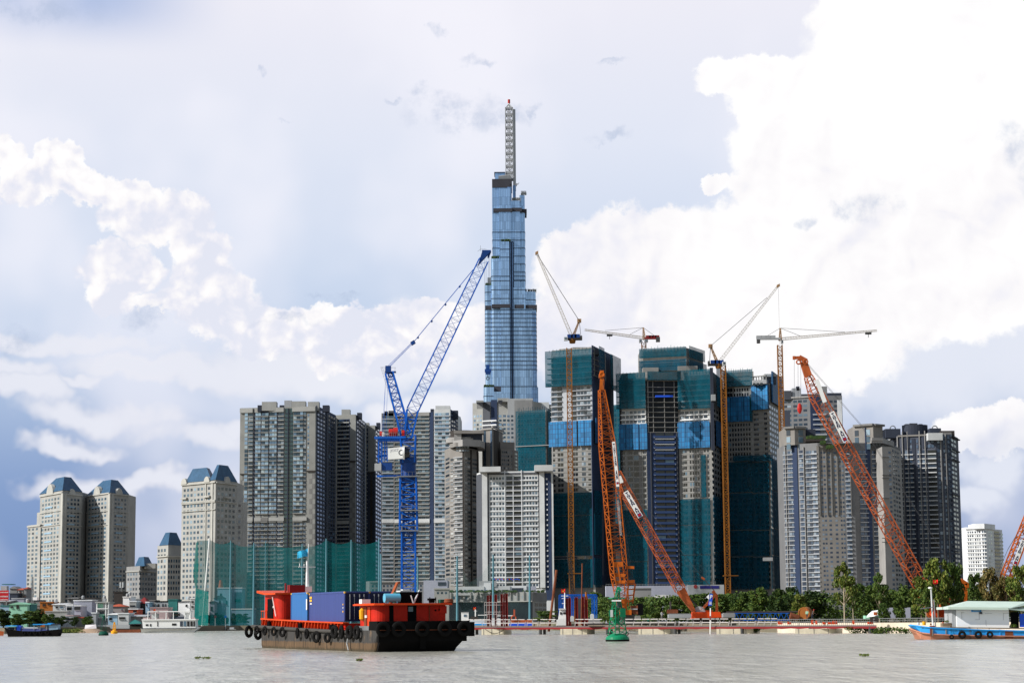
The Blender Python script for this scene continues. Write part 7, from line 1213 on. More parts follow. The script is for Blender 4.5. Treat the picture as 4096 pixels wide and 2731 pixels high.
def boats():
    # passenger boat
    d = 600; r = thing('passenger_boat', 'white two-deck passenger boat moored on the left bank', 'passenger boat', (P(670, 2525, d).x, d+2.5, 0)); X = lambda px: P(px, 2500, d).x; Z = lambda py, px=670: P(px, py, d).z
    b = MB(); b.loft([(X(564), d+1, -.3), (X(768), d+1, -.3), (X(768), d+5, -.3), (X(564), d+5, -.3)], [(X(563), d, Z(2510)), (X(798), d+1.5, Z(2507)), (X(798), d+4, Z(2507)), (X(563), d+6, Z(2510))]); b.build('hull', 'white_paint', r)
    b = MB(); b.box((X(565), d-.06, Z(2513)), (X(786), d+.2, Z(2510.5))); b.build('hull_stripe', 'slate', r)
    b = MB(); c0 = X(571); b.loft([(c0, d+.4, Z(2511)), (X(782), d+.4, Z(2511)), (X(782), d+5.5, Z(2511)), (c0, d+5.5, Z(2511))], [(c0-.3, d+.4, Z(2476)), (X(778), d+.4, Z(2476)), (X(778), d+5.5, Z(2476)), (c0-.3, d+5.5, Z(2476))]); lo = b.build('cabin', 'white_paint', r)
    MB().box((X(566), d+.1, Z(2479)), (X(783), d+5.8, Z(2474.5))).build('upper_deck', 'white_paint', r)
    for x0, x1, y0, y1 in ((599, 604, 2493, 2503), (628, 631, 2483, 2503), (719, 730, 2484, 2504), (734, 744, 2484, 2504), (748, 757, 2484, 2504), (761, 770, 2484, 2504), (773, 779, 2484, 2504), (687, 704, 2492, 2500), (582, 592, 2494, 2501)): MB().box((X(x0), d+.3, Z(y1)), (X(x1), d+.5, Z(y0))).build('window', 'win_black', lo)
    b = MB(); b.box((X(588), d+.4, Z(2446)), (X(760), d+5.2, Z(2442.5))); cn = b.build('canopy', 'white_paint', r)
    for x in (588, 618, 661, 690, 736, 758): MB().box((X(x), d+.5, Z(2475)), (X(x)+.22, d+.75, Z(2446))).build('canopy_post', 'white_paint', cn)
    MB().pb(738, 760, 2448, 2472, d+.9, 3).build('upper_cabin', 'white_paint', r); MB().pb(606, 630, 2452, 2472, d+2, 2.4).build('upper_cabin', 'white_wall', r); MB().pb(690, 720, 2452, 2462, d+1.4, .3).build('window', 'win_black', r)
    b = MB()
    for k, (x0, x1) in enumerate(((572, 600), (640, 656), (660, 676), (760, 780))): b.pb(x0, x1, 2468, 2476, d+.6, .6)
    b.build('bench', 'rosy', r); MB().pb(684, 740, 2465, 2475, d+.8, .6).build('bench', 'slate', r); flag('small red flag above the canopy of the white passenger boat', 622, 2434, d, 8, 7)
    # moored barge with blue roofs
    d = 462; r = thing('cargo_boat', 'dark moored cargo boat with light blue roofs at far left', 'cargo boat', (P(125, 2540, d).x, d+2, 0)); X = lambda px: P(px, 2520, d).x; Z = lambda py: P(120, py, d).z
    b = MB(); prof = [(14, 2507), (24, 2520), (34, 2541), (226, 2541), (234, 2530), (234, 2516), (200, 2519), (150, 2523), (80, 2522), (40, 2518)]; b.loft([(X(x), d, Z(y)-(.3 if y > 2538 else 0)) for x, y in prof], [(X(x), d+4, Z(y)-(.3 if y > 2538 else 0)) for x, y in prof]); b.build('hull', 'hull_black', r)
    b = MB(); b.loft([(X(85), d+.5, Z(2524)), (X(198), d+.5, Z(2524)), (X(198), d+3.4, Z(2524)), (X(85), d+3.4, Z(2524))], [(X(85), d+.7, Z(2510)), (X(196), d+.7, Z(2514)), (X(196), d+3.2, Z(2514)), (X(85), d+3.2, Z(2510))]); b.build('hold_side', 'container_navy', r)
    b = MB(); b.loft([(X(83), d+.6, Z(2512)), (X(196), d+.6, Z(2515)), (X(196), d+3.3, Z(2515)), (X(83), d+3.3, Z(2512))], [(X(84), d+1.4, Z(2506)), (X(190), d+1.4, Z(2508)), (X(190), d+2.6, Z(2508)), (X(84), d+2.6, Z(2506))]); b.build('hold_cover', 'tin', r)
    for x0, x1, y in ((21, 68, 2502), (130, 202, 2497)): b = MB(); b.box((X(x0), d+.2, Z(y+1)), (X(x1), d+3.8, Z(y-3))); b.build('roof', 'boat_blue', r)
    MB().pb(196, 232, 2497, 2520, d+.6, 2.6).build('wheelhouse', 'sky_wall', r); MB().pb(190, 210, 2490, 2499, d+.8, 2).build('roof_tank', 'boat_blue', r); MB().pb(198, 230, 2494, 2499, d+.3, 3).build('wheelhouse_roof', 'slate', r); MB().pb(66, 82, 2500, 2520, d+.6, 2.4).build('cabin', 'sign_blue', r); MB().pb(33, 64, 2506, 2517, d+.8, 2.2).build('cabin', 'slate', r)
    b = MB()
    for x in (28, 60, 136, 160, 186): b.beam(P(x, 2518, d+.5), P(x, 2500, d+.5), .1)
    b.build('roof_post', 'tin', r)
    for k, x in enumerate((96, 118, 142, 164, 190)): b = MB(); b.torus((X(x), d-.15, .8), (0, 1, 0), .3, .12, 14, 6); b.build('tyre_fender', 'rubber', label=f'small tyre on the side of the moored dark cargo boat, {["first", "second", "third", "fourth", "fifth"][k]} from the left', cat='tyre', group='tyres on the moored cargo boat')
    d = 468; b = MB(); b.loft([P(-10, 2541, d), P(14, 2541, d), P(14, 2541, d+2), P(-10, 2541, d+2)], [P(-12, 2520, d), P(16, 2524, d), P(16, 2524, d+2), P(-12, 2520, d+2)]); b.build('wooden_boat', 'orange_red', label='stern of a brown wooden boat cut by the left edge', cat='boat')
    # blue houseboat
    d = 256; X = lambda px: P(px, 2550, d).x; Z = lambda py, px=3900: P(px, py, d).z; r = thing('houseboat', 'blue and pink wooden boat carrying a white boathouse at the right edge', 'houseboat', (X(3900), d+3, 0)); D = 6.0
    st = [3656, 3668, 3690, 3725, 3800, 3950, 4120, 4250]; yt = [2498, 2500, 2504, 2508, 2512, 2518, 2522, 2522]; yc = [2512, 2519, 2529, 2534, 2538, 2541, 2543, 2543]; yb = [2520, 2532, 2549, 2552, 2554, 2556, 2558, 2558]; inn = [2.3, 1.6, .7, .15, 0, 0, 0, 0]
    def skin(mb, ya, yb_, o=0.0):
        n = len(st); vs = []
        for i in range(n): xa = X(st[i]); vs += [(xa, d+inn[i]-o, Z(ya[i], st[i])), (xa+(.35 if i < 2 else 0), d+inn[i]+(.25 if o == 0 else -o), Z(yb_[i], st[i])), (xa+(.35 if i < 2 else 0), d+D-inn[i]-.25, Z(yb_[i], st[i])), (xa, d+D-inn[i]+o, Z(ya[i], st[i]))]
        mb.add(vs, [(i*4+j, i*4+(j+1) % 4, i*4+4+(j+1) % 4, i*4+4+j) for i in range(n-1) for j in range(4)]+[(0, 1, 2, 3), tuple(range(4*n-4, 4*n))[::-1]])
    b = MB(); skin(b, yc, [y+6 for y in yb]); b.build('hull_bottom', 'boat_pink', r); b = MB(); skin(b, yt, yc, .12); b.build('hull_side', 'boat_blue', r)
    b = MB()
    for i in range(len(st)-1): b.beam((X(st[i]), d+inn[i]-.2, Z(yt[i], st[i])), (X(st[i+1]), d+inn[i+1]-.2, Z(yt[i+1], st[i+1])), .16, .14)
    b.build('gunwale', 'boat_blue', r); b = MB()
    for i in range(len(st)-1): b.beam((X(st[i]), d+inn[i]-.22, Z(yc[i], st[i])), (X(st[i+1]), d+inn[i+1]-.22, Z(yc[i+1], st[i+1])), .14, .12)
    b.build('rubbing_strake', 'boat_pink', r)
    for x in (3728, 3782, 3832, 3888, 3944, 3998): MB().box((X(x), d-.2, Z(2541, x)), (X(x)+.12, d+.1, Z(2516, x))).build('hull_rib', 'boat_blue' if x > 3800 else 'tan', r)
    b = MB(); b.box((X(3720), d-.16, Z(2537)), (X(3729), d-.1, Z(2511))); b.box((X(4020), d-.16, Z(2556)), (X(4052), d-.1, Z(2520))); b.build('rust_patch', 'rust', r)
    b = MB(); b.loft([(X(3690), d+.4, Z(2507)), (X(4250), d+.1, Z(2520)), (X(4250), d+D-.1, Z(2520)), (X(3690), d+D-.6, Z(2507))], [(X(3690), d+.4, Z(2503)), (X(4250), d+.1, Z(2515)), (X(4250), d+D-.1, Z(2515)), (X(3690), d+D-.6, Z(2503))]); b.build('deck', 'wood_deck', r)
    hs = MB(); x0, x1 = X(3834), X(4044); hs.box((x0, d+.6, Z(2512)), (x1, d+D-.3, Z(2428))); house = hs.build('boathouse_wall', 'wall_white', r); MB().box((X(3817), d+.9, Z(2508)), (x0, d+D-.6, Z(2432))).build('side_wall', 'tin', r); MB().box((x0, d+.55, Z(2438)), (x1+.0, d+.61, Z(2430))).build('wall_trim', 'tin', house)
    for xa, xb, ya, yb_ in ((3852, 3865, 2447, 2448), (3854, 3855, 2448, 2475), (3907, 3925, 2476, 2477), (3924, 3925, 2450, 2476), (3948, 3976, 2452, 2453), (3950, 3951, 2478, 2500), (4020, 4044, 2452, 2453), (4021, 4022, 2453, 2480)): MB().box((X(xa), d+.57, Z(yb_)), (X(xb), d+.6, Z(ya))).build('wall_crack', 'tin', house)
    b = MB(); sg = MB().pb(3886, 3925, 2435, 2446, d+.5, .08).build('sign_board', 'boat_blue', house); MB().pb(3890, 3921, 2438, 2443, d+.45, .03).build('sign_panel', 'sky_wall', sg); MB().pb(3920, 3929, 2446, 2454, d+.3, .3).build('flood_lamp', 'slate2', house)
    e0, e1, e2, e3 = (X(3798), d-.3, Z(2430)), (X(4115), d-.3, Z(2437)), (X(4140), d+D+.8, Z(2437)), (X(3798), d+D+.8, Z(2430)); t0, t1 = (X(3896), d+D*.5, Z(2401)), (X(4140), d+D*.5, Z(2406))
    b = MB(); b.add([e0, (X(4035), d-.3, Z(2434)), (X(4140), d+2.5, Z(2418)), t1, t0, e3, e2], [(0, 1, 3, 4), (1, 2, 3), (0, 4, 5), (4, 3, 6, 5)]); b.build('roof', 'roof_mint', r)
    b = MB(); b.beam(e0, (X(4035), d-.3, Z(2434)), .2, .3); b.beam(e0, e3, .2, .3); b.beam((X(4035), d-.3, Z(2434)), (X(4140), d+1, Z(2445)), .2, .2); b.build('roof_fascia', 'roof_mint', r)
    b = MB(); b.add([(X(4042), d, Z(2437)), (X(4100), d, Z(2443)), (X(4150), d+3, Z(2430)), (X(4060), d+3, Z(2426))], [(0, 1, 2, 3)]); b.build('porch_roof', 'roof_mint', r); MB().box((X(4056), d+1, Z(2512)), (X(4086), d+1.4, Z(2447))).build('doorway', 'black', r); MB().box((X(4088), d+.6, Z(2508)), (X(4120), d+1, Z(2455))).build('door', 'sign_blue', r)
    b = MB(); b.cyl((X(3751), d+2.6, Z(2500)), (X(3748), d+2.6, Z(2348)), .13, .09); b.build('lamp_post', 'white_wall', r); b = MB(); b.lathe((X(3745), d+2.6, Z(2352)), [(.1, 0), (.26, .08), (.27, .22), (.05, .28)], 14); b.build('lamp_head', 'white_paint', r); flag('red flag with yellow star above the houseboat lamp post', 3751, 2316, d+2.5, 20, 16)
    b = MB(); b.cyl((X(3760), d+2.4, Z(2505)), (X(3757), d+2.4, Z(2395)), .07); b.cyl((X(3757), d+2.4, Z(2425)), (X(3700), d+2.2, Z(2431)), .05); b.build('boat_mast', 'steel', r)
    rt_ = lambda lab, nm, cat, m, x, y, w, h, g=None: MB().lathe((X(x), d+1.2, Z(y)), [(w*.5, 0), (w*.55, h*.5), (w*.5, h)], 12).build(nm, m, label=lab, cat=cat)
    rt_('orange-yellow drum on the houseboat foredeck', 'drum', 'drum', 'yellow', 3706, 2497, .42*1.0, .45); rt_('white drum at the very bow of the houseboat', 'drum', 'drum', 'white_wall', 3683, 2496, .3, .3); rt_('small dark pot on the houseboat foredeck', 'pot', 'pot', 'rust', 3733, 2498, .2, .25); rt_('white jug beside the houseboat lamp post', 'jug', 'jug', 'white_paint', 3743, 2500, .22, .35); rt_('terracotta pot right of the houseboat lamp post', 'plant_pot', 'plant pot', 'tile_red', 3782, 2493, .22, .25); rt_('white bucket by the doorway at the right edge', 'bucket', 'bucket', 'white_paint', 4050, 2514, .3, .38)
    rt_('second white bucket beside the doorway at the right edge', 'bucket', 'bucket', 'white_wall', 4066, 2515, .24, .3); rt_('red hydrant-like cylinder against the white boathouse wall', 'fire_extinguisher', 'fire extinguisher', 'deck_red', 3984, 2514, .2, .4)
    MB().pb(3722, 3740, 2501, 2506, d+.8, .6).build('crate', 'deck_red', label='low red-brown crate on the houseboat foredeck', cat='crate'); MB().pb(3770, 3806, 2490, 2505, d+1, 1.2).build('timber_stack', 'wood_deck', label='stack of weathered timber against the boathouse', cat='timber stack')
    b = MB(); leafball(b, (X(4062), d+.8, Z(2502)), .45, .4, .25, 90, .1, random.Random(4), .2); leafball(b, (X(3797), d+1.1, Z(2482)), .3, .3, .15, 60, .08, random.Random(5), .2); rr = b
    b = MB(); leafball(b, (X(4062), d+.8, Z(2502)), .5, .4, .25, 120, .1, random.Random(4), .2); b.build('potted_plant', 'leaf', label='bushy potted plant by the boathouse doorway', cat='plant'); b = MB(); leafball(b, (X(3797), d+1.1, Z(2483)), .3, .3, .15, 80, .08, random.Random(5), .2); b.build('potted_plant', 'leaf_light', label='low potted plant left of the boathouse wall', cat='plant')
    for k, (x, rr) in enumerate(((3804, .22), (3846, .36), (3911, .34), (3957, .30))): b = MB(); b.torus((X(x), d-.42, .55 if k else .3), (.25, 1, 0), rr*.95, rr*.42, 22, 8, .8); b.beam((X(x), d-.3, .8), (X(x), d-.15, 1.35), .04); b.build('tyre_fender', 'rubber', label=['smallest tyre hanging on the blue houseboat, nearest its bow', 'largest tyre hanging on the blue houseboat', 'tyre on the blue houseboat right of the dangling ropes', 'tyre on the blue houseboat nearest the rust patch'][k], cat='tyre', group='tyres hung on the blue houseboat')
    for k, x in enumerate((3879, 3883)): b = MB(); b.path([(X(x), d+.3, Z(2505)), (X(x-1), d-.25, Z(2520)), (X(x), d-.25, .05)], .03); b.build('rope', 'cw_grey', label=['left of two ropes dangling over the houseboat side', 'right of two ropes dangling over the houseboat side'][k], cat='rope')
# ------------------------------------------------------------------ jetty and works in front of the bank
def jetty():
    A, Bp = (1858, 408), (3506, 362); dd = lambda x: A[1]+(Bp[1]-A[1])*(x-A[0])/(Bp[0]-A[0]); yd = lambda x: 2504-(x-1858)*.0034; r = thing('jetty', 'long low red-edged pipe jetty running along the far bank', 'jetty', (P(2680, 2510, 385).x, 385, 0))
    b = MB(); n = 24; xs = [A[0]+(Bp[0]-A[0])*i/n for i in range(n+1)]
    for a, c in zip(xs, xs[1:]): p, q = P(a, yd(a), dd(a)), P(c, yd(c), dd(c)); b.loft([p+Vector((0, 0, -.35)), p+Vector((0, 2.2, -.35)), q+Vector((0, 2.2, -.35)), q+Vector((0, 0, -.35))], [p, p+Vector((0, 2.2, 0)), q+Vector((0, 2.2, 0)), q])
    b.build('deck', 'deck_grey', r); b = MB()
    for i, (a, c) in enumerate(zip(xs, xs[1:])):
        for t0, t1 in ((0, .5), (.5, 1)):
            a2, c2 = a+(c-a)*t0, a+(c-a)*t1; s0, s1 = (0, .12) if t0 == 0 else (.12, 0); p, q = P(a2, yd(a2)+5, dd(a2)-.15), P(c2, yd(c2)+5, dd(c2)-.15); b.loft([p+Vector((0, 0, -.3-s0)), p+Vector((0, .2, -.3-s0)), q+Vector((0, .2, -.3-s1)), q+Vector((0, 0, -.3-s1))], [p, p+Vector((0, .2, 0)), q+Vector((0, .2, 0)), q])
    b.build('edge_skirt', 'deck_red', r)
    for x in (1898, 2169, 2437, 2709, 2977, 3250, 3490): p = P(x, 2512, dd(x)); b = MB(); b.cyl((p.x-.35, dd(x)+.4, -1), (p.x-.35, dd(x)+.4, 1.1), .3); b.cyl((p.x+.45, dd(x)+1.4, -1), (p.x+.45, dd(x)+1.4, 1.1), .28); b.build('pile', 'cw_grey', r)
    x = 1862.0; post = MB(); rails = []
    segs = [(1862, 1962), (1985, 2100), (2108, 2150), (2160, 2225), (2300, 2410), (2500, 2700), (2716, 2800), (2806, 2915), (2925, 3020), (3030, 3110)]
    for i, (a, c) in enumerate(segs):
        b = MB(); k = int((c-a)//38)+1
        for y in (2477, 2491):
            for j in range(k): xa, xb = a+(c-a)*(j+.06)/k, a+(c-a)*(j+.94)/k; yy = y-(xa-1858)*.0034; b.beam(P(xa, yy, dd(xa)-.1), P(xb, yy, dd(xb)-.1), .09, .13)
        for j in range(k+1): xa = a+(c-a)*j/k; yy = yd(xa); b.beam(P(xa, yy, dd(xa)-.1), P(xa, yy-16, dd(xa)-.1), .1); b.beam(P(xa+3, yy-8, dd(xa)-.1), P(xa+3, yy-20, dd(xa)-.1), .07)
        b.build('handrail', 'rail_grey', r)
    b = MB()
    for a in range(3110, 3500, 8): b.beam(P(a, yd(a), dd(a)-.1), P(a, yd(a)-26, dd(a)-.1), .05)
    for y in (24, 14): b.beam(P(3110, yd(3110)-y, dd(3110)-.1), P(3500, yd(3500)-y, dd(3500)-.1), .07)
    b.build('wire_fence', 'steel', r); b = MB()
    for a, w in ((3112, 18), (3245, 10), (3262, 8), (3290, 14), (3312, 22), (3330, 20), (3410, 8), (3470, 22), (3150, 14)): b.pb(a, a+w, yd(a)-12-random.random()*9, yd(a)-4, dd(a)-.3, .1)
    b.build('orange_netting', 'barge_orange', r); MB().pb(3481, 3514, 2466, 2484, dd(3490)-.2, .4).build('sign_board', 'brown_dark', r); b = MB(); b.path([P(x, 2513+3*math.sin((x-2030)/20), dd(x)-.5) for x in range(1935, 2030, 12)], .05); b.path([P(1940+80*t, 2514+18*math.sin(math.pi*t), dd(1980)-.5) for t in [i/8 for i in range(9)]], .05); b.build('hose', 'black', r)
    for k, (x0, x1, xs_) in enumerate(((1926, 2014, 2046), (2241, 2348, 2381), (2553, 2680, 2702), (2866, 3012, 3046), (3180, 3345, 3378))):
        dq = dd((x0+x1)/2)-.6; p = thing('pontoon', ['cream concrete pontoon under the left end of the jetty', 'cream concrete pontoon below the right group of red piles', 'cream concrete pontoon right of the green buoy', 'long cream pontoon below the blue steel truss', 'long cream pontoon near the right end of the jetty'][k], 'pontoon', (P((x0+x1)/2, 2530, dq).x, dq+1.2, 0), 'cream pontoons under the jetty')
        a, c, e = P(x0, 2520, dq).x, P(x1, 2520, dq).x, P(xs_, 2520, dq).x; z = P(x0, 2514, dq).z; MB().loft([(a, dq, -.4), (c, dq, -.4), (e, dq+2.4, -.4), (a+.6, dq+2.4, -.4)], [(a, dq, z), (c, dq, z), (e, dq+2.4, z), (a+.6, dq+2.4, z)]).build('pontoon_body', 'pontoon', p)
        b = MB()
        for t in (.08, .45, .8): b.box((a+(c-a)*t, dq-.04, 0), (a+(c-a)*t+.08, dq+.02, z))
        b.build('joint', 'tan', p)
    # steel piles standing in two groups
    G1, G2 = 'dark red steel sheet piles behind the jetty', 'dark red steel sheet piles behind the jetty'
    for k, (x0, x1, y) in enumerate(((1948, 1957, 2380), (1958.5, 1967, 2379), (1979, 1989, 2377), (2003, 2012, 2375), (2013.5, 2020, 2374), (2022, 2032, 2373), (2264, 2273, 2390), (2275, 2285, 2389), (2301, 2313, 2387), (2328, 2338, 2386), (2340, 2352, 2385))):
        left = k < 6; names = ['first', 'second', 'third', 'fourth', 'fifth', 'sixth']; n_ = k if left else k-6; dq = dd(x0)+3.2; a, c = P(x0, 2500, dq).x, P(x1, 2500, dq).x; zt = P(x0, y, dq).z; b = MB(); w = c-a
        b.prism([(a, dq), (a+w*.15, dq), (a+w*.3, dq+.3), (a+w*.7, dq+.3), (a+w*.85, dq), (c, dq), (c, dq+.08), (a+w*.88, dq+.1), (a+w*.7, dq+.42), (a+w*.3, dq+.42), (a+w*.12, dq+.1), (a, dq+.08)], -.5, zt); b.build('steel_pile', 'pile_red', label=f'dark red steel pile, {names[n_]} from the left in the {"left scaffolded" if left else "right"} group', cat='steel pile', group=G1)
    dq = dd(1970)+2.6; b = MB(); X0, X1 = P(1938, 2500, dq).x, P(2024, 2500, dq).x
    for i in range(10):
        x = X0+(X1-X0)*i/9
        if i in (3, 6): continue
        b.beam((x, dq, 1.2), (x, dq, P(1980, 2408, dq).z), .07)
    for y in (2408, 2418, 2446, 2455, 2480): z = P(1980, y, dq).z; b.beam((X0, dq, z), (X1, dq, z), .08)
    for i in range(4): x = X0+(X1-X0)*i/4; b.beam((x, dq, 1.4), (x+.9, dq, P(1980, 2440, dq).z), .05)
    b.build('scaffold', 'rail_grey', label='thin pale scaffold round the left group of red piles', cat='scaffold')
    dq = dd(2210)+1; b = MB(); b.cyl(P(2195, 2524, dq), P(2226, 2278, dq), .24, n=10); b.build('leaning_pile', 'rust', label='rusty round pile leaning right above the jetty', cat='pile'); b = MB(); b.cyl(P(2325, 2499, 410), P(2329, 2252, 410), .13); b.build('pole', 'rust', label='thin upright rusty pole beside the right group of red piles', cat='pole'); b = MB(); lattice(b, P(2299, 2440, 430), P(2274, 2206, 430), (1, 0, 0), .62, .62, 16, .14, .12); b.build('piling_lead', 'engine_dark', label='black lattice piling lead leaning left with a yellow tip', cat='piling lead'); b = MB(); b.cyl(P(2345, 2398, 398), P(2344, 2366, 398), .2); b.build('timber_post', 'timber', label='short tan post rising above the right group of red piles', cat='post')
    b = MB(); b.cyl(P(2684, 2472, 395), P(2682, 2404, 395), .2); b.build('pole', 'brown_dark', label='short dark steel post left of the solid crane boom foot', cat='pole')
    # blue steel frame
    dq = 425; r2 = thing('gantry_frame', 'tall blue steel frame standing behind the right group of red piles', 'steel frame', (P(2310, 2470, dq).x, dq, 1.7)); b = MB()
    for x in (2240, 2250, 2290, 2372, 2383): lattice(b, P(x, 2470, dq), P(x, 2379, dq), (1, 0, 0), .45, .45, 8, .12, .08)
    b.beam(P(2238, 2379, dq), P(2385, 2378, dq), .3); lattice(b, P(2240, 2384, dq), P(2384, 2384, dq), (0, 0, 1), .6, .6, 14, .1, .08); b.build('steel_lattice', 'crane_blue', r2)
    # blue truss on the quay
    dq = 385; b = MB(); n = 20; a, c = P(2936, 2480, dq), P(3158, 2479, dq); h = 28*dq/FPX
    for z in (0, h): b.beam(a+Vector((0, 0, z)), c+Vector((0, 0, z)), .1)
    for i in range(n): p, q = a.lerp(c, i/n), a.lerp(c, (i+1)/n); b.beam(p+Vector((0, 0, h*(i % 2))), q+Vector((0, 0, h*((i+1) % 2))), .07)
    b.build('steel_truss', 'crane_blue', label='long low blue steel truss lying on the bank behind the jetty', cat='steel truss')
    dq = 388; b = MB(); b.torus(P(3216, 2452, dq), (.35, 1, 0), 1.05, .12, 20, 6); b.cyl(P(3216, 2452, dq), P(3228, 2447, dq+2.5), 1.1, 1.0, 20, cap=False); b.build('pipe_section', 'timber', label='large rusty open pipe end lying on the bank', cat='pipe section'); b = MB(); b.cyl(P(3160, 2462, dq), P(3196, 2470, dq), .7, .5, 12); b.build('pipe_section', 'rust', label='smaller rusty pipe lying left of the large open pipe', cat='pipe section'); b = MB(); b.cyl(P(2905, 2448, dq+3), P(3200, 2446, dq+3), .18); b.build('pipe_section', 'brown_dark', label='long thin dark pipe lying above the blue truss', cat='pipe section')
    # quay wall and fence
    b = MB(); a, c = P(3112, 2500, 392), P(3512, 2500, 365); e = P(4300, 2500, 334); z = P(3512, 2489, 365).z
    b.loft([(a.x, 392, -.5), (c.x, 365, -.5), (e.x, 334, -.5), (e.x, 335.5, -.5), (c.x, 366.5, -.5), (a.x, 393.5, -.5)], [(a.x, 392, z), (c.x, 365, z), (e.x, 334, z), (e.x, 335.5, z), (c.x, 366.5, z), (a.x, 393.5, z)]); b.build('quay_wall', 'quay_wall', label='low cream quay wall along the right bank', cat='wall')
    b = MB(); 
    for i in range(74): x = 3500+i*10; d_ = 365-(x-3512)*.0395; b.beam(P(x, 2488, d_), P(x, 2472, d_), .05)
    b.beam(P(3500, 2472, 365), P(4240, 2466, 336), .08); b.beam(P(3500, 2480, 365), P(4240, 2474, 336), .05); b.build('metal_fence', 'steel', label='grey metal fence on top of the quay wall', cat='fence')
    MB().pb(3540, 3641, 2428, 2470, 385, 3).build('site_cabin', 'lilac', label='plain grey-lilac site cabin between the trees on the right bank', cat='site cabin')
    r3 = thing('shelter', 'small white domed shelter on the bank right of the slender trees', 'shelter', P(3500, 2470, 380)); b = MB(); b.loft([P(3465, 2468, 378), P(3520, 2460, 378), P(3535, 2446, 381), P(3480, 2450, 381)], [P(3472, 2456, 379), P(3518, 2446, 379), P(3522, 2437, 381), P(3488, 2442, 381)]); b.build('canopy', 'wall_white', r3); MB().pb(3496, 3509, 2446, 2459, 377.5, .5).build('hatch', 'orange_red', r3); MB().pb(3462, 3538, 2460, 2473, 379, 2.5).build('base_wall', 'mint_wall', r3)
    MB().pb(3714, 4100, 2330, 2345, 470, 1).build('green_hoarding', 'teal_wall', label='teal site hoarding behind the right-hand trees', cat='hoarding') if 0 else None
    r4 = thing('screen_fence', 'teal mesh sports fence behind the brownish trees', 'fence', P(3920, 2400, 440)); b = MB(); b.quad(P(3868, 2430, 440), P(4100, 2430, 440), P(4100, 2372, 440), P(3868, 2376, 440)); b.build('netting', 'green_net', r4); b = MB()
    for x in (3900, 3926, 3942, 4010, 4060): b.beam(P(x, 2430, 439.5), P(x, 2370, 439.5), .12)
    b.build('post', 'white_wall', r4)
    # work platform clutter behind the rail
    T_ = [('white porta cabin with a small window at the left end of the jetty', 'porta_cabin', 'cabin', 1845, 1874, 2448, 2489, 'white_paint', 2), ('grey concrete slab pile under the leaning red boom', 'concrete_slab', 'concrete slab', 2675, 2765, 2455, 2470, 'tin', 3), ('white chest on the work deck left of the crane tracks', 'chest', 'chest', 2362, 2376, 2456, 2476, 'white_wall', 1), ('beige tarp heap behind the right group of red piles', 'tarp_heap', 'heap', 2356, 2400, 2478, 2499, 'tan_light', 2), ('small green drum on the work deck right of the buoy', 'drum', 'drum', 2589, 2597, 2472, 2484, 'green_box', .8), ('pale crate stack on the work deck', 'crate_stack', 'crate stack', 2541, 2562, 2463, 2478, 'tan', 1.5), ('long pale pipe bundle lying along the work deck', 'pipe_bundle', 'pipe bundle', 2480, 2700, 2484, 2491, 'tan', 1), ('low brown work raft behind the rail below the upright boom', 'work_raft', 'raft', 2350, 2715, 2490, 2499, 'brown_dark', 6), ('white electric box left of the right pile group', 'electric_box', 'box', 2282, 2296, 2464, 2484, 'white_wall', .8), ('grey slab stack right of the red crane house', 'concrete_slab', 'concrete slab', 2893, 2940, 2452, 2468, 'grey_wall', 3), ('rusty plate leaning near the crane boom foot', 'steel_plate', 'steel plate', 2668, 2712, 2438, 2452, 'rust', .4)]
    for lb, nm, cat, x0, x1, y0, y1, m, dep in T_:
        dq = dd((x0+x1)/2)+3; o = MB().pb(x0, x1, y0, y1, dq, dep)
        if 'porta' in nm: rr = thing(nm, lb, cat, P((x0+x1)/2, y1, dq)); o.build('cabin_wall', m, rr); MB().pb(x0-1, x1+1, y0-2, y0, dq-.1, dep+.2).build('roof', 'tin', rr); MB().pb(1855, 1866, 2456, 2465, dq-.08, .1).build('window', 'win_dark', rr)
        else: o.pb(x0+2, x1-3, y0-2.5, y0, dq+.2, dep*.6); o.build(nm, m, label=lb, cat=cat)
    # white pilot house tug between the piles
    dq = dd(2245)+6; r5 = thing('tug_boat', 'small white tug wheelhouse with a radar mast behind the red piles', 'tug boat', P(2250, 2515, dq)); b = MB(); b.pb(2228, 2266, 2476, 2500, dq, 3); b.build('lower_house', 'white_paint', r5); b = MB(); a, c = P(2234, 2476, dq), P(2264, 2436, dq); b.loft([(a.x, dq, a.z), (c.x, dq, a.z), (c.x, dq+2.4, a.z), (a.x, dq+2.4, a.z)], [(a.x+.3, dq+.2, c.z), (c.x-.1, dq+.2, c.z), (c.x-.1, dq+2.2, c.z), (a.x+.3, dq+2.2, c.z)]); b.build('wheelhouse', 'white_paint', r5); MB().pb(2240, 2247, 2446, 2456, dq+.0, .1).build('window', 'win_black', r5); MB().pb(2253, 2263, 2447, 2454, dq+.0, .1).build('window', 'win_black', r5); MB().pb(2215, 2290, 2500, 2516, dq, 4).build('hull', 'hull_black', r5); MB().pb(2237, 2265, 2432, 2437, dq-.1, 2.8).build('roof', 'white_wall', r5)
    b = MB(); b.cyl(P(2259, 2436, dq+1), P(2259, 2369, dq+1), .16, .1); b.build('mast', 'white_paint', r5); b = MB()
    for y, w in ((2382, 14), (2392, 12), (2412, 12)): b.beam(P(2259-w, y, dq+1), P(2259+w, y, dq+1), .12)
    b.build('mast_spreader', 'white_paint', r5); flag('red star flag above the white tug mast', 2260, 2353, dq+1, 15, 16)
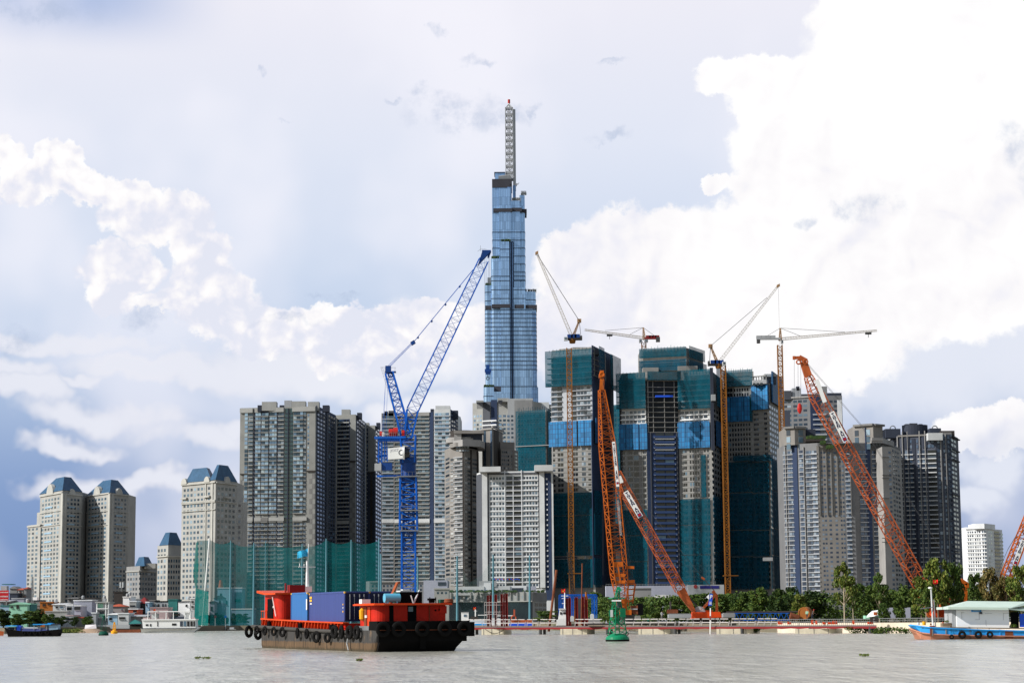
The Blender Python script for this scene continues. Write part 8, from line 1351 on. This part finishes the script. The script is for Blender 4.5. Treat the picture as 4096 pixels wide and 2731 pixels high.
    # small boats behind the jetty at left
    dq = 425; r6 = thing('work_boat', 'orange and blue low work boat behind the left red piles', 'work boat', P(2080, 2500, dq)); MB().pb(2037, 2130, 2489, 2502, dq, 3).build('hull', 'sign_blue', r6); MB().pb(2042, 2128, 2478, 2489, dq+.2, 2.4).build('deckhouse', 'orange_red', r6); b = MB(); b.torus(P(2055, 2470, dq), (0, 1, 0), .45, .14, 14, 6); b.beam(P(2057, 2462, dq), P(2057, 2436, dq), .35); b.build('davit', 'tile_red', r6)
    r7 = thing('pleasure_boat', 'small blue-hulled boat with white canopy behind the jetty end', 'boat', P(1915, 2500, dq)); MB().pb(1873, 1945, 2490, 2500, dq+1, 3).build('hull', 'boat_blue', r7); MB().pb(1880, 1938, 2474, 2490, dq+1.3, 2).build('cabin', 'white_wall', r7); MB().pb(1912, 1948, 2457, 2460, dq+1, 2.5).build('canopy', 'white_paint', r7); MB().pb(1884, 1912, 2464, 2475, dq+1.2, 1.2).build('windscreen', 'brown_dark', r7); b = MB(); b.cyl(P(1902, 2464, dq), P(1902, 2436, dq), .12); b.beam(P(1896, 2442, dq), P(1908, 2442, dq), .1); b.build('mast', 'white_paint', r7); flag('small red flag on the short white mast left of the red piles', 1903, 2426, dq, 10, 11)
    r8 = thing('pleasure_boat', 'small white canopied boat seen between the left red piles', 'boat', P(2010, 2500, dq+6)); MB().pb(1950, 2035, 2488, 2500, dq+6, 3).build('hull', 'white_paint', r8); MB().pb(1960, 2030, 2470, 2488, dq+6.4, 2).build('cabin', 'white_wall', r8); MB().pb(1985, 2060, 2459, 2463, dq+6, 3).build('canopy', 'white_paint', r8)
    # sign
    dq = dd(2842)-1; r9 = thing('river_sign', 'blue parking sign marked P 06 with a white half diamond on a striped post', 'sign', P(2840, 2523, dq)); b = MB(); b.cyl((P(2840, 2500, dq).x, dq, -.3), P(2842, 2430, dq), .11); po = b.build('post', 'white_paint', r9); MB().cyl(P(2841, 2478, dq), P(2841, 2462, dq), .13).build('post_band', 'deck_red', po)
    c0, c1, c2, c3 = P(2833, 2421, dq), P(2847, 2421, dq), P(2851, 2374, dq), P(2839, 2373, dq); b = MB(); b.loft([c0, c1, c2, c3], [v+Vector((0, .15, 0)) for v in (c0, c1, c2, c3)]); sb = b.build('sign_board', 'sign_blue', r9); up = (c3-c0).normalized(); rt = (c1-c0).normalized(); stroke_text('P', P(2839.0, 2394, dq-.05), rt, up, .75, 'white_paint', sb, t=.02, font_w=.42); stroke_text('06', P(2836.5, 2417, dq-.05), rt, up, .6, 'white_paint', sb, t=.02, font_w=.42); b = MB(); v = [P(2825, 2386, dq-.05), P(2836, 2397, dq-.05), P(2837, 2375, dq-.05)]; b.loft(v, [q+Vector((0, .06, 0)) for q in v]); b.build('arrow_panel', 'white_paint', r9)
    person('worker in pale clothes walking along the work deck', 2648, 2478, dd(2648)+2, 'white_wall', 'tan', None, face=.6); person('worker with red helmet behind the fence, left of two', 3229, 2474, dd(3229)+8, 'mint_wall', 'cloth_dark', 'winch_red', face=-.4); person('worker with red helmet behind the fence, right of two', 3250, 2474, dd(3250)+8, 'slate2', 'cloth_dark', 'winch_red', face=.9, stance='bend'); person('person in dark shirt by the stern of the moored cargo boat', 236, 2521, 466, 'cloth_dark', 'slate2', None, face=.3)
    # works site hoarding, dome and sheds behind the trees
    dq = 520; b = MB(); c = P(2660, 2374, dq); b.lathe((c.x, dq+6, c.z-1.5), [(5.0, -1), (4.7, .1), (3.4, .9), (1.6, 1.3), (.2, 1.4)], 24, .82, .6); b.build('dome_shed', 'dome', label='pale domed shed roof behind the layered trees', cat='shed')
    T2 = [('long blue-grey site hoarding with rooftop railing left of the dome', 'site_office', 'site office', 2424, 2750, 2340, 2372, 'lilac', 560), ('grey site billboard with navy lettering right of the red boom', 'billboard', 'billboard', 2752, 2896, 2337, 2372, 'tin', 545), ('low dark shed roof left of the pale dome', 'shed', 'shed', 2530, 2605, 2352, 2374, 'grey_wall', 535)]
    for lb, nm, cat, x0, x1, y0, y1, m, d_ in T2:
        rr = thing(nm, lb, cat, (P((x0+x1)/2, y1, d_).x, d_, 1.7)); a, c = P(x0, y1, d_), P(x1, y0, d_); MB().box((a.x, d_, 1.7), (c.x, d_+4, c.z)).build('wall', m, rr)
        if nm == 'billboard': stroke_text('ABBDMOC'[:0] or 'AN PHU', P(2804, 2352, d_-.1), (1, 0, 0), (0, 0, 1), .75, 'sign_navy', rr, font_w=5.0) if 0 else MB().pb(2800, 2876, 2341, 2353, d_-.1, .1).build('lettering_strip', 'sign_navy', rr); b = MB(); b.cyl(P(2782, 2345, d_-.1), P(2782, 2345, d_), .5, n=14); b.build('logo', 'tile_darkred', rr)
        elif nm == 'site_office':
            b = MB()
            for k in range(30): x = x0+(x1-x0)*k/29; b.beam(P(x, y0, d_-.05), P(x, y0-5, d_-.05), .07)
            b.beam(P(x0, y0-5, d_-.05), P(x1, y0-5, d_-.05), .08); b.build('railing', 'steel', rr)
        else: MB().pb(x0-2, x1+2, y0-3, y0, d_-.3, 4.6).build('roof', 'tin', rr)
# ------------------------------------------------------------------ houses on the left bank
def houses():
    def house(label, x0, x1, yt, d, wall, roof=None, rh=8, wins=(), dep=9, nm='house', flat='white_trim', yb=None, extra=None, wm='win_black'):
        a, c = P(x0, 2500, d), P(x1, yt, d); r = thing(nm, label, nm.replace('_', ' '), ((a.x+c.x)/2, d, 1.7)); zt = c.z; MB().box((a.x, d, 1.7 if yb is None else P(x0, yb, d).z), (c.x, d+dep, zt)).build('wall', wall, r); k = d/FPX; h = rh*k
        if roof == 'hip': q = [(a.x-.4, d-.4), (c.x+.4, d-.4), (c.x+.4, d+dep+.4), (a.x-.4, d+dep+.4)]; m = Vector(((a.x+c.x)/2, d+dep/2)); MB().loft([(*p, zt) for p in q], [(m.x+(p[0]-m.x)*.12, m.y+(p[1]-m.y)*.2, zt+h) for p in q]).build('roof', flat, r)
        elif roof == 'gable': m = (a.x+c.x)/2; MB().loft([(a.x-.3, d-.4, zt), (c.x+.3, d-.4, zt), (m, d-.4, zt+h)], [(a.x-.3, d+dep, zt), (c.x+.3, d+dep, zt), (m, d+dep, zt+h)]).build('roof', flat, r)
        elif roof == 'shed': MB().loft([(a.x-.3, d-.6, zt-.1), (c.x+.3, d-.6, zt-.1), (c.x+.3, d+dep, zt+h), (a.x-.3, d+dep, zt+h)], [(a.x-.3, d-.6, zt+.1), (c.x+.3, d-.6, zt+.1), (c.x+.3, d+dep, zt+h+.2), (a.x-.3, d+dep, zt+h+.2)]).build('roof', flat, r)
        else: MB().box((a.x-.15, d-.2, zt), (c.x+.15, d+dep+.2, zt+.35)).build('parapet', flat, r)
        for (u0, u1, v0, v1) in wins:
            w = MB().pb(u0, u1, v0, v1, d-.12, .2).build('window', wm, r); MB().pb(u0-1, u1+1, v1, v1+1, d-.3, .35).build('sill', flat, w)
        if extra: extra(r, d)
        return r
    H = [('mint green gabled house with a dark door opening on the upper floor', 34, 110, 2416, 640, 'mint_wall', 'gable', 9, [(42, 52, 2423, 2431), (65, 76, 2419, 2434)], 'mint_wall'),
     ('mint side wing of the gabled mint green house', 110, 122, 2416, 643, 'teal_wall', None, 0, [], 'mint_wall'), ('rusty brown timber-clad building behind the trees', 158, 211, 2409, 690, 'timber', None, 0, [(170, 182, 2414, 2424), (190, 208, 2412, 2418)], 'timber'),
     ('grey gabled warehouse right of the red billboard', 36, 68, 2353, 745, 'grey_wall', 'gable', 10, [], 'grey_wall'), ('dark blue-grey block below the grey gabled warehouse', 35, 70, 2374, 735, 'slate', None, 0, [], 'slate2'), ('cream house with two small red roofs', 68, 92, 2358, 742, 'beige_pale', 'hip', 8, [(78, 84, 2362, 2368)], 'tile_red'), ('narrow house with a red hipped roof beside the cream tower foot', 92, 106, 2354, 738, 'grey_wall', 'hip', 8, [(94, 102, 2375, 2385)], 'tile_red'),
     ('long lilac-grey flat block above the mint green house', 44, 96, 2394, 728, 'lilac', None, 0, [(50, 56, 2400, 2406)], 'tin'), ('white low shed between the brown building and the small balcony house', 210, 260, 2416, 685, 'white_wall', 'shed', 3, [(222, 232, 2424, 2432), (240, 252, 2424, 2432)], 'white_trim'), ('white house with a dark balcony left of the lilac house', 263, 291, 2420, 672, 'white_wall', None, 0, [(267, 287, 2426, 2440)], 'white_paint'),
     ('large plain lilac-white house with blank wall', 293, 368, 2402, 680, 'lilac', None, 0, [(350, 354, 2456, 2463)], 'white_trim'), ('small pale house with a wide dark window before the lilac house', 296, 324, 2423, 664, 'lilac', None, 0, [(297, 321, 2426, 2438)], 'white_trim'), ('long cream garden wall house behind the left trees', 180, 268, 2446, 668, 'beige_pale', None, 0, [], 'tan_light'), ('pinkish house squeezed left of the tall white-framed house', 368, 385, 2414, 692, 'rosy', 'shed', 2, [(372, 378, 2424, 2430)], 'white_trim'),
     ('old house with a red tiled roof right of the tall white-framed house', 437, 498, 2424, 700, 'tan_light', 'hip', 10, [(485, 490, 2434, 2440)], 'tile_red'), ('tall dark old building with water tanks behind the red tiled roof', 453, 492, 2368, 742, 'brown_dark', None, 0, [], 'brown_dark'), ('bright white house with rounded roof terrace', 490, 524, 2388, 720, 'wall_white', None, 0, [(516, 520, 2392, 2398)], 'white_paint'), ('cream house with a wide dark blue window', 516, 545, 2406, 700, 'beige_pale', None, 0, [(520, 540, 2419, 2428)], 'white_trim'),
     ('brick-red low house under the cream house', 513, 552, 2436, 690, 'tile_red', None, 0, [(532, 545, 2440, 2448)], 'white_trim'), ('small dark house with a steep dark red pagoda roof', 552, 586, 2412, 708, 'brown_dark', 'hip', 24, [(556, 566, 2418, 2428)], 'tile_darkred'), ('slim sky-blue house beside the pagoda roof', 581, 597, 2409, 700, 'sky_wall', None, 0, [(584, 588, 2414, 2424)], 'white_trim'), ('olive-beige house right of the sky-blue house', 597, 620, 2402, 712, 'beige', None, 0, [(602, 606, 2410, 2416)], 'tan'),
     ('grey house with a black flat roof and three dark windows', 619, 672, 2406, 706, 'grey_pale', None, 0, [(630, 636, 2414, 2423), (648, 654, 2414, 2423), (660, 664, 2414, 2423)], 'black'), ('pink-walled house behind the white passenger boat', 600, 672, 2431, 690, 'rosy', None, 0, [(612, 618, 2438, 2444)], 'rosy'), ('pale green house with a teal upper storey', 673, 708, 2416, 703, 'beige_pale', None, 0, [(690, 696, 2424, 2430)], 'white_trim'), ('teal metal-clad upper storey standing on the pale green house', 672, 709, 2399, 700, 'teal_wall', None, 0, [], 'teal_wall'),
     ('white house with a brown window above the passenger boat', 712, 759, 2407, 698, 'wall_white', None, 0, [(742, 750, 2416, 2424)], 'slate'), ('slim white three-storey house at the edge of the green net', 761, 779, 2394, 694, 'white_wall', None, 0, [(765, 774, 2402, 2410), (765, 774, 2422, 2430)], 'white_paint'), ('blue and white shop house behind the small green buoy', 432, 470, 2456, 648, 'sky_wall', 'shed', 3, [(436, 448, 2468, 2480)], 'white_paint'), ('white shop house with a dark red awning', 471, 515, 2454, 646, 'white_wall', None, 0, [(476, 500, 2466, 2476)], 'white_trim'),
     ('pale sloping-roofed shed left of the passenger boat', 517, 582, 2464, 650, 'tan_light', 'shed', 5, [(562, 574, 2466, 2470)], 'tin'), ('small pale house between the two waterside trees', 262, 292, 2462, 655, 'white_wall', None, 0, [(268, 284, 2470, 2478)], 'rosy'), ('small brown house under the lilac house trees', 300, 345, 2470, 660, 'tan', None, 0, [], 'tile_red'), ('low whitewashed house beside the timber boats', 180, 262, 2470, 652, 'grey_pale', None, 0, [], 'tin'), ('grey low house left of the tall white-framed house', 366, 384, 2452, 660, 'grey_pale', None, 0, [], 'white_trim'), ('low grey row of roofs at the far left behind the mint house', -5, 40, 2404, 720, 'grey_wall', 'shed', 4, [(4, 14, 2410, 2420), (22, 34, 2410, 2420)], 'tin'),
     ('blue shack at the far left edge', 0, 36, 2424, 640, 'sky_wall', None, 0, [], 'teal_wall'), ('dark roofed row house in front of the cream tower foot', 106, 160, 2402, 722, 'grey_wall', None, 0, [(112, 120, 2408, 2414), (134, 142, 2408, 2414)], 'slate'), ('low brownish house below the cream tower corner', 122, 158, 2420, 700, 'tan', None, 0, [(136, 146, 2424, 2432)], 'tan_light'), ('reddish roof terrace house right of the cream tower corner', 268, 312, 2392, 745, 'grey_wall', 'shed', 3, [(276, 284, 2398, 2402)], 'taupe'), ('weathered white house behind the pagoda roof', 524, 560, 2396, 735, 'grey_pale', None, 0, [(532, 536, 2400, 2404)], 'tin'),
     ('grey row house behind the tall white-framed house', 312, 384, 2392, 748, 'grey_wall', None, 0, [(330, 340, 2395, 2399)], 'brown_dark'), ('pale house under the green net with a low gable', 855, 890, 2392, 715, 'sky_wall', 'gable', 12, [(860, 866, 2410, 2424), (876, 882, 2400, 2410)], 'slate2'), ('tall pale villa under the green net beside the second blue pole', 868, 925, 2352, 735, 'sky_wall', None, 0, [(900, 908, 2400, 2418), (880, 886, 2372, 2384)], 'white_trim'), ('long pale building with a white eave under the green net', 925, 1010, 2436, 712, 'sky_wall', None, 0, [], 'white_paint'), ('second pale building under the green net with banded floors', 928, 968, 2352, 745, 'sky_wall', None, 0, [(940, 962, 2395, 2408)], 'white_trim'),
     ('blue-grey house under the green net behind the palms', 836, 858, 2408, 708, 'lilac', 'gable', 6, [(842, 850, 2424, 2440)], 'slate2'), ('long dark building under the right part of the green net', 1010, 1330, 2430, 760, 'slate2', None, 0, [(1200, 1216, 2436, 2446)], 'slate2')]
    for (lb, x0, x1, yt, d, w, rf, rh, wn, fl) in H: house(lb, x0, x1, yt, d, w, rf, rh, wn, flat=fl, nm='house')
    # tall white-framed house with its open frames
    d = 664; r = thing('house', 'tall narrow white-framed house with pale green balconies', 'house', (P(408, 2500, d).x, d, 1.7)); a, c = P(384, 2500, d), P(434, 2410, d); MB().box((a.x, d+1.2, 1.7), (c.x, d+8, c.z)).build('wall', 'white_wall', r); b = MB(); b.pb(380, 438, 2405, 2410, d-.3, 9); b.build('roof', 'beige_pale', r)
    for x in (384, 420, 430): MB().pb(x, x+5, 2410, 2482, d, 1.2).build('frame_post', 'white_paint', r)
    for y in (2431, 2467): MB().pb(384, 434, y, y+4, d-.1, 1.3).build('balcony_slab', 'white_paint', r)
    for x0, x1, y0, y1, m in ((391, 412, 2412, 2430, 'mint_wall'), (393, 418, 2442, 2454, 'win_black'), (393, 418, 2454, 2466, 'mint_wall')): MB().pb(x0, x1, y0, y1, d+1, .3).build('window' if m == 'win_black' else 'balcony_panel', m, r)
    MB().pb(410, 422, 2392, 2404, d+3, 2).build('water_tank', 'tin', r)
    # billboard
    d = 700; r = thing('billboard', 'red billboard with pale lettering at the left edge', 'billboard', (P(10, 2400, d).x, d, 1.7)); MB().pb(-20, 34, 2360, 2401, d, .6).build('panel', 'poster_red', r)
    for y, h in ((2366, 4), (2382, 5), (2395, 4)):
        b = MB(); x = 1
        while x < 31: w = random.uniform(1.5, 3); b.pb(x, x+w, y+random.uniform(-1, 0), y+h, d-.05, .06); x += w+.8
        b.build('lettering', 'poster_ink', r)
    b = MB(); b.beam(P(-6, 2401, d+.3), (P(-6, 2401, d).x, d+.3, 1.7), .4); b.beam(P(26, 2401, d+.3), (P(26, 2401, d).x, d+.3, 1.7), .4); b.build('support_post', 'steel', r); MB().pb(3, 27, 2342, 2361, d+1, 3).build('glass_cabin', 'grey_pale', r); b = MB(); b.pb(7, 46, 2334, 2337, d+12, 6); b.build('roof_canopy', 'teal_wall', label='thin dark green rooftop canopy above the red billboard', cat='canopy', origin=P(25, 2340, d+12))
    # dishes, tanks, pylon, wall, tarp
    b = MB(); lattice(b, (P(130, 2500, 700).x, 700, 1.7), P(130, 2306, 700), (1, 0, 0), 1.0, .35, 22, .13, .09)
    b.build('radio_mast', 'steel', label='thin dark lattice radio mast in front of the far left tower', cat='radio mast'); MB().pb(132, 149, 2387, 2399, 695, 2).build('antenna_box', 'wall_white', label='white box cabinet on the thin radio mast', cat='antenna box')
    for k, (x0, x1) in enumerate(((478, 483), (488, 493))): MB().pb(x0, x1, 2327, 2349, 742, .5).build('panel_antenna', 'white_wall', label=['left of two white panel antennas on the old dark building', 'right of two white panel antennas on the old dark building'][k], cat='antenna', group='white panel antennas'); 
    MB().beam(P(485, 2370, 743), P(485, 2345, 743), .3).build('antenna_pole', 'steel', label='short pole carrying the white panel antennas', cat='pole')
    for k, (x, y, d_) in enumerate(((332, 2388, 745), (418, 2388, 745), (520, 2374, 720), (510, 2380, 718), (110, 2402, 700), (224, 2402, 690), (755, 2392, 698))):
        b = MB(); c = P(x, y+6, d_); b.lathe((c.x, d_, c.z), [(.5, 0), (.55, .3), (.55, .9), (.3, 1.2)], 12); b.build('water_tank', 'tin', label=['small steel water tank above the grey row house', 'small steel water tank right of the first one', 'higher round tank on the bright white house', 'lower round tank on the bright white house', 'steel tank on the dark roofed row house', 'steel tank above the white low shed', 'steel tank on the white house near the net'][k], cat='water tank', group='steel rooftop water tanks')
    d = 632; b = MB(); b.pb(386, 518, 2497, 2513, d, .6); b.build('flood_wall', 'grey_pale', label='long pale flood wall behind the two small buoys', cat='wall'); b = MB(); b.loft([P(338, 2514, 622), P(386, 2512, 622), P(386, 2512, 626), P(338, 2514, 626)], [P(341, 2498, 624), P(384, 2496, 622.5), P(384, 2496, 625), P(341, 2498, 625)]); b.build('tarpaulin', 'tarp', label='pale pink-white tarpaulin tent on the sandy bank', cat='tarpaulin')
    b = MB(); vs = []
    for i in range(13):
        t = i/12; x = 312+t*110; vs.append(P(x, 2526-13*math.sin(math.pi*min(1, t*1.2))**.7, 616))
    for i in range(12): a, c = vs[i], vs[i+1]; b.loft([(a.x, 613, -.1), (c.x, 613, -.1), (c.x, 622, -.1), (a.x, 622, -.1)], [(a.x, 615, max(.2, a.z)), (c.x, 615, max(.2, c.z)), (c.x, 622, max(.3, c.z)), (a.x, 622, max(.3, a.z))])
    b.build('sand_heap', 'sand', label='low reddish sand heap on the bank under the tarpaulin', cat='sand heap')
    r = thing('boat_shed', 'green-roofed open boat shed left of the passenger boat', 'boat shed', (P(540, 2510, 640).x, 640, 1.7)); MB().loft([P(514, 2494, 638), P(567, 2492, 638), P(567, 2492, 644), P(514, 2494, 644)], [P(524, 2483, 639), P(540, 2476, 640), P(560, 2482, 642), P(530, 2484, 643)]).build('roof', 'teal_wall', r); b = MB()
    for x in (518, 540, 563): b.beam(P(x, 2510, 639), P(x, 2493, 639), .2)
    b.build('post', 'brown_dark', r); MB().pb(518, 564, 2496, 2510, 643, .5).build('back_wall', 'brown_dark', r)
    d = 600; b = MB(); b.pb(440, 560, 2516, 2529, d+4, 3); b.build('wooden_barge', 'rust', label='low brown wooden barge moored left of the passenger boat', cat='barge')
    MB().pb(884, 893, 2318, 2348, 745, 2).build('chimney', 'orange_red', label='orange tapered chimney behind the green net', cat='chimney') if 0 else None
    b = MB(); c = P(883, 2348, 740); b.lathe((c.x, 740, c.z), [(.9, 0), (.7, 1.2), (.5, 2.6)], 8); b.build('roof_turret', 'orange_red', label='small orange roof turret behind the green net', cat='turret')
    for k, (x, m, lb) in enumerate(((902, 'sign_blue', 'small round blue sign on a pole under the green net'), (861, 'deck_red', 'small red-topped river marker pole under the green net'))): rr = thing('marker_post', lb, 'marker post', P(x, 2515, 690)); b = MB(); b.cyl(P(x, 2515, 690), P(x, 2470, 690), .12); b.build('post', 'white_wall', rr); b = MB(); b.cyl(P(x, 2465, 689.6), P(x, 2465, 690), .45, n=16); b.build('disc', m, rr)
    for k, (x0, x1, y) in enumerate(((784, 820, 2514), (862, 890, 2516), (908, 945, 2515))): rr = thing('small_boat', ['dark small boat at the foot of the green net, nearest the passenger boat', 'small white boat at the foot of the green net', 'second small white boat nearest the barge bow'][k], 'small boat', P(x0, 2518, 690)); MB().loft([P(x0+4, 2520, 690), P(x1-4, 2520, 690), P(x1-4, 2520, 692), P(x0+4, 2520, 692)], [P(x0, y, 689), P(x1, y, 689), P(x1, y, 693), P(x0, y, 693)]).build('hull', 'brown_dark' if k == 0 else 'white_wall', rr); MB().pb(x0+10, x1-10, y-8, y, 690, 2).build('cabin', 'tin', rr)
barge(); buoys(); boats(); jetty(); houses()
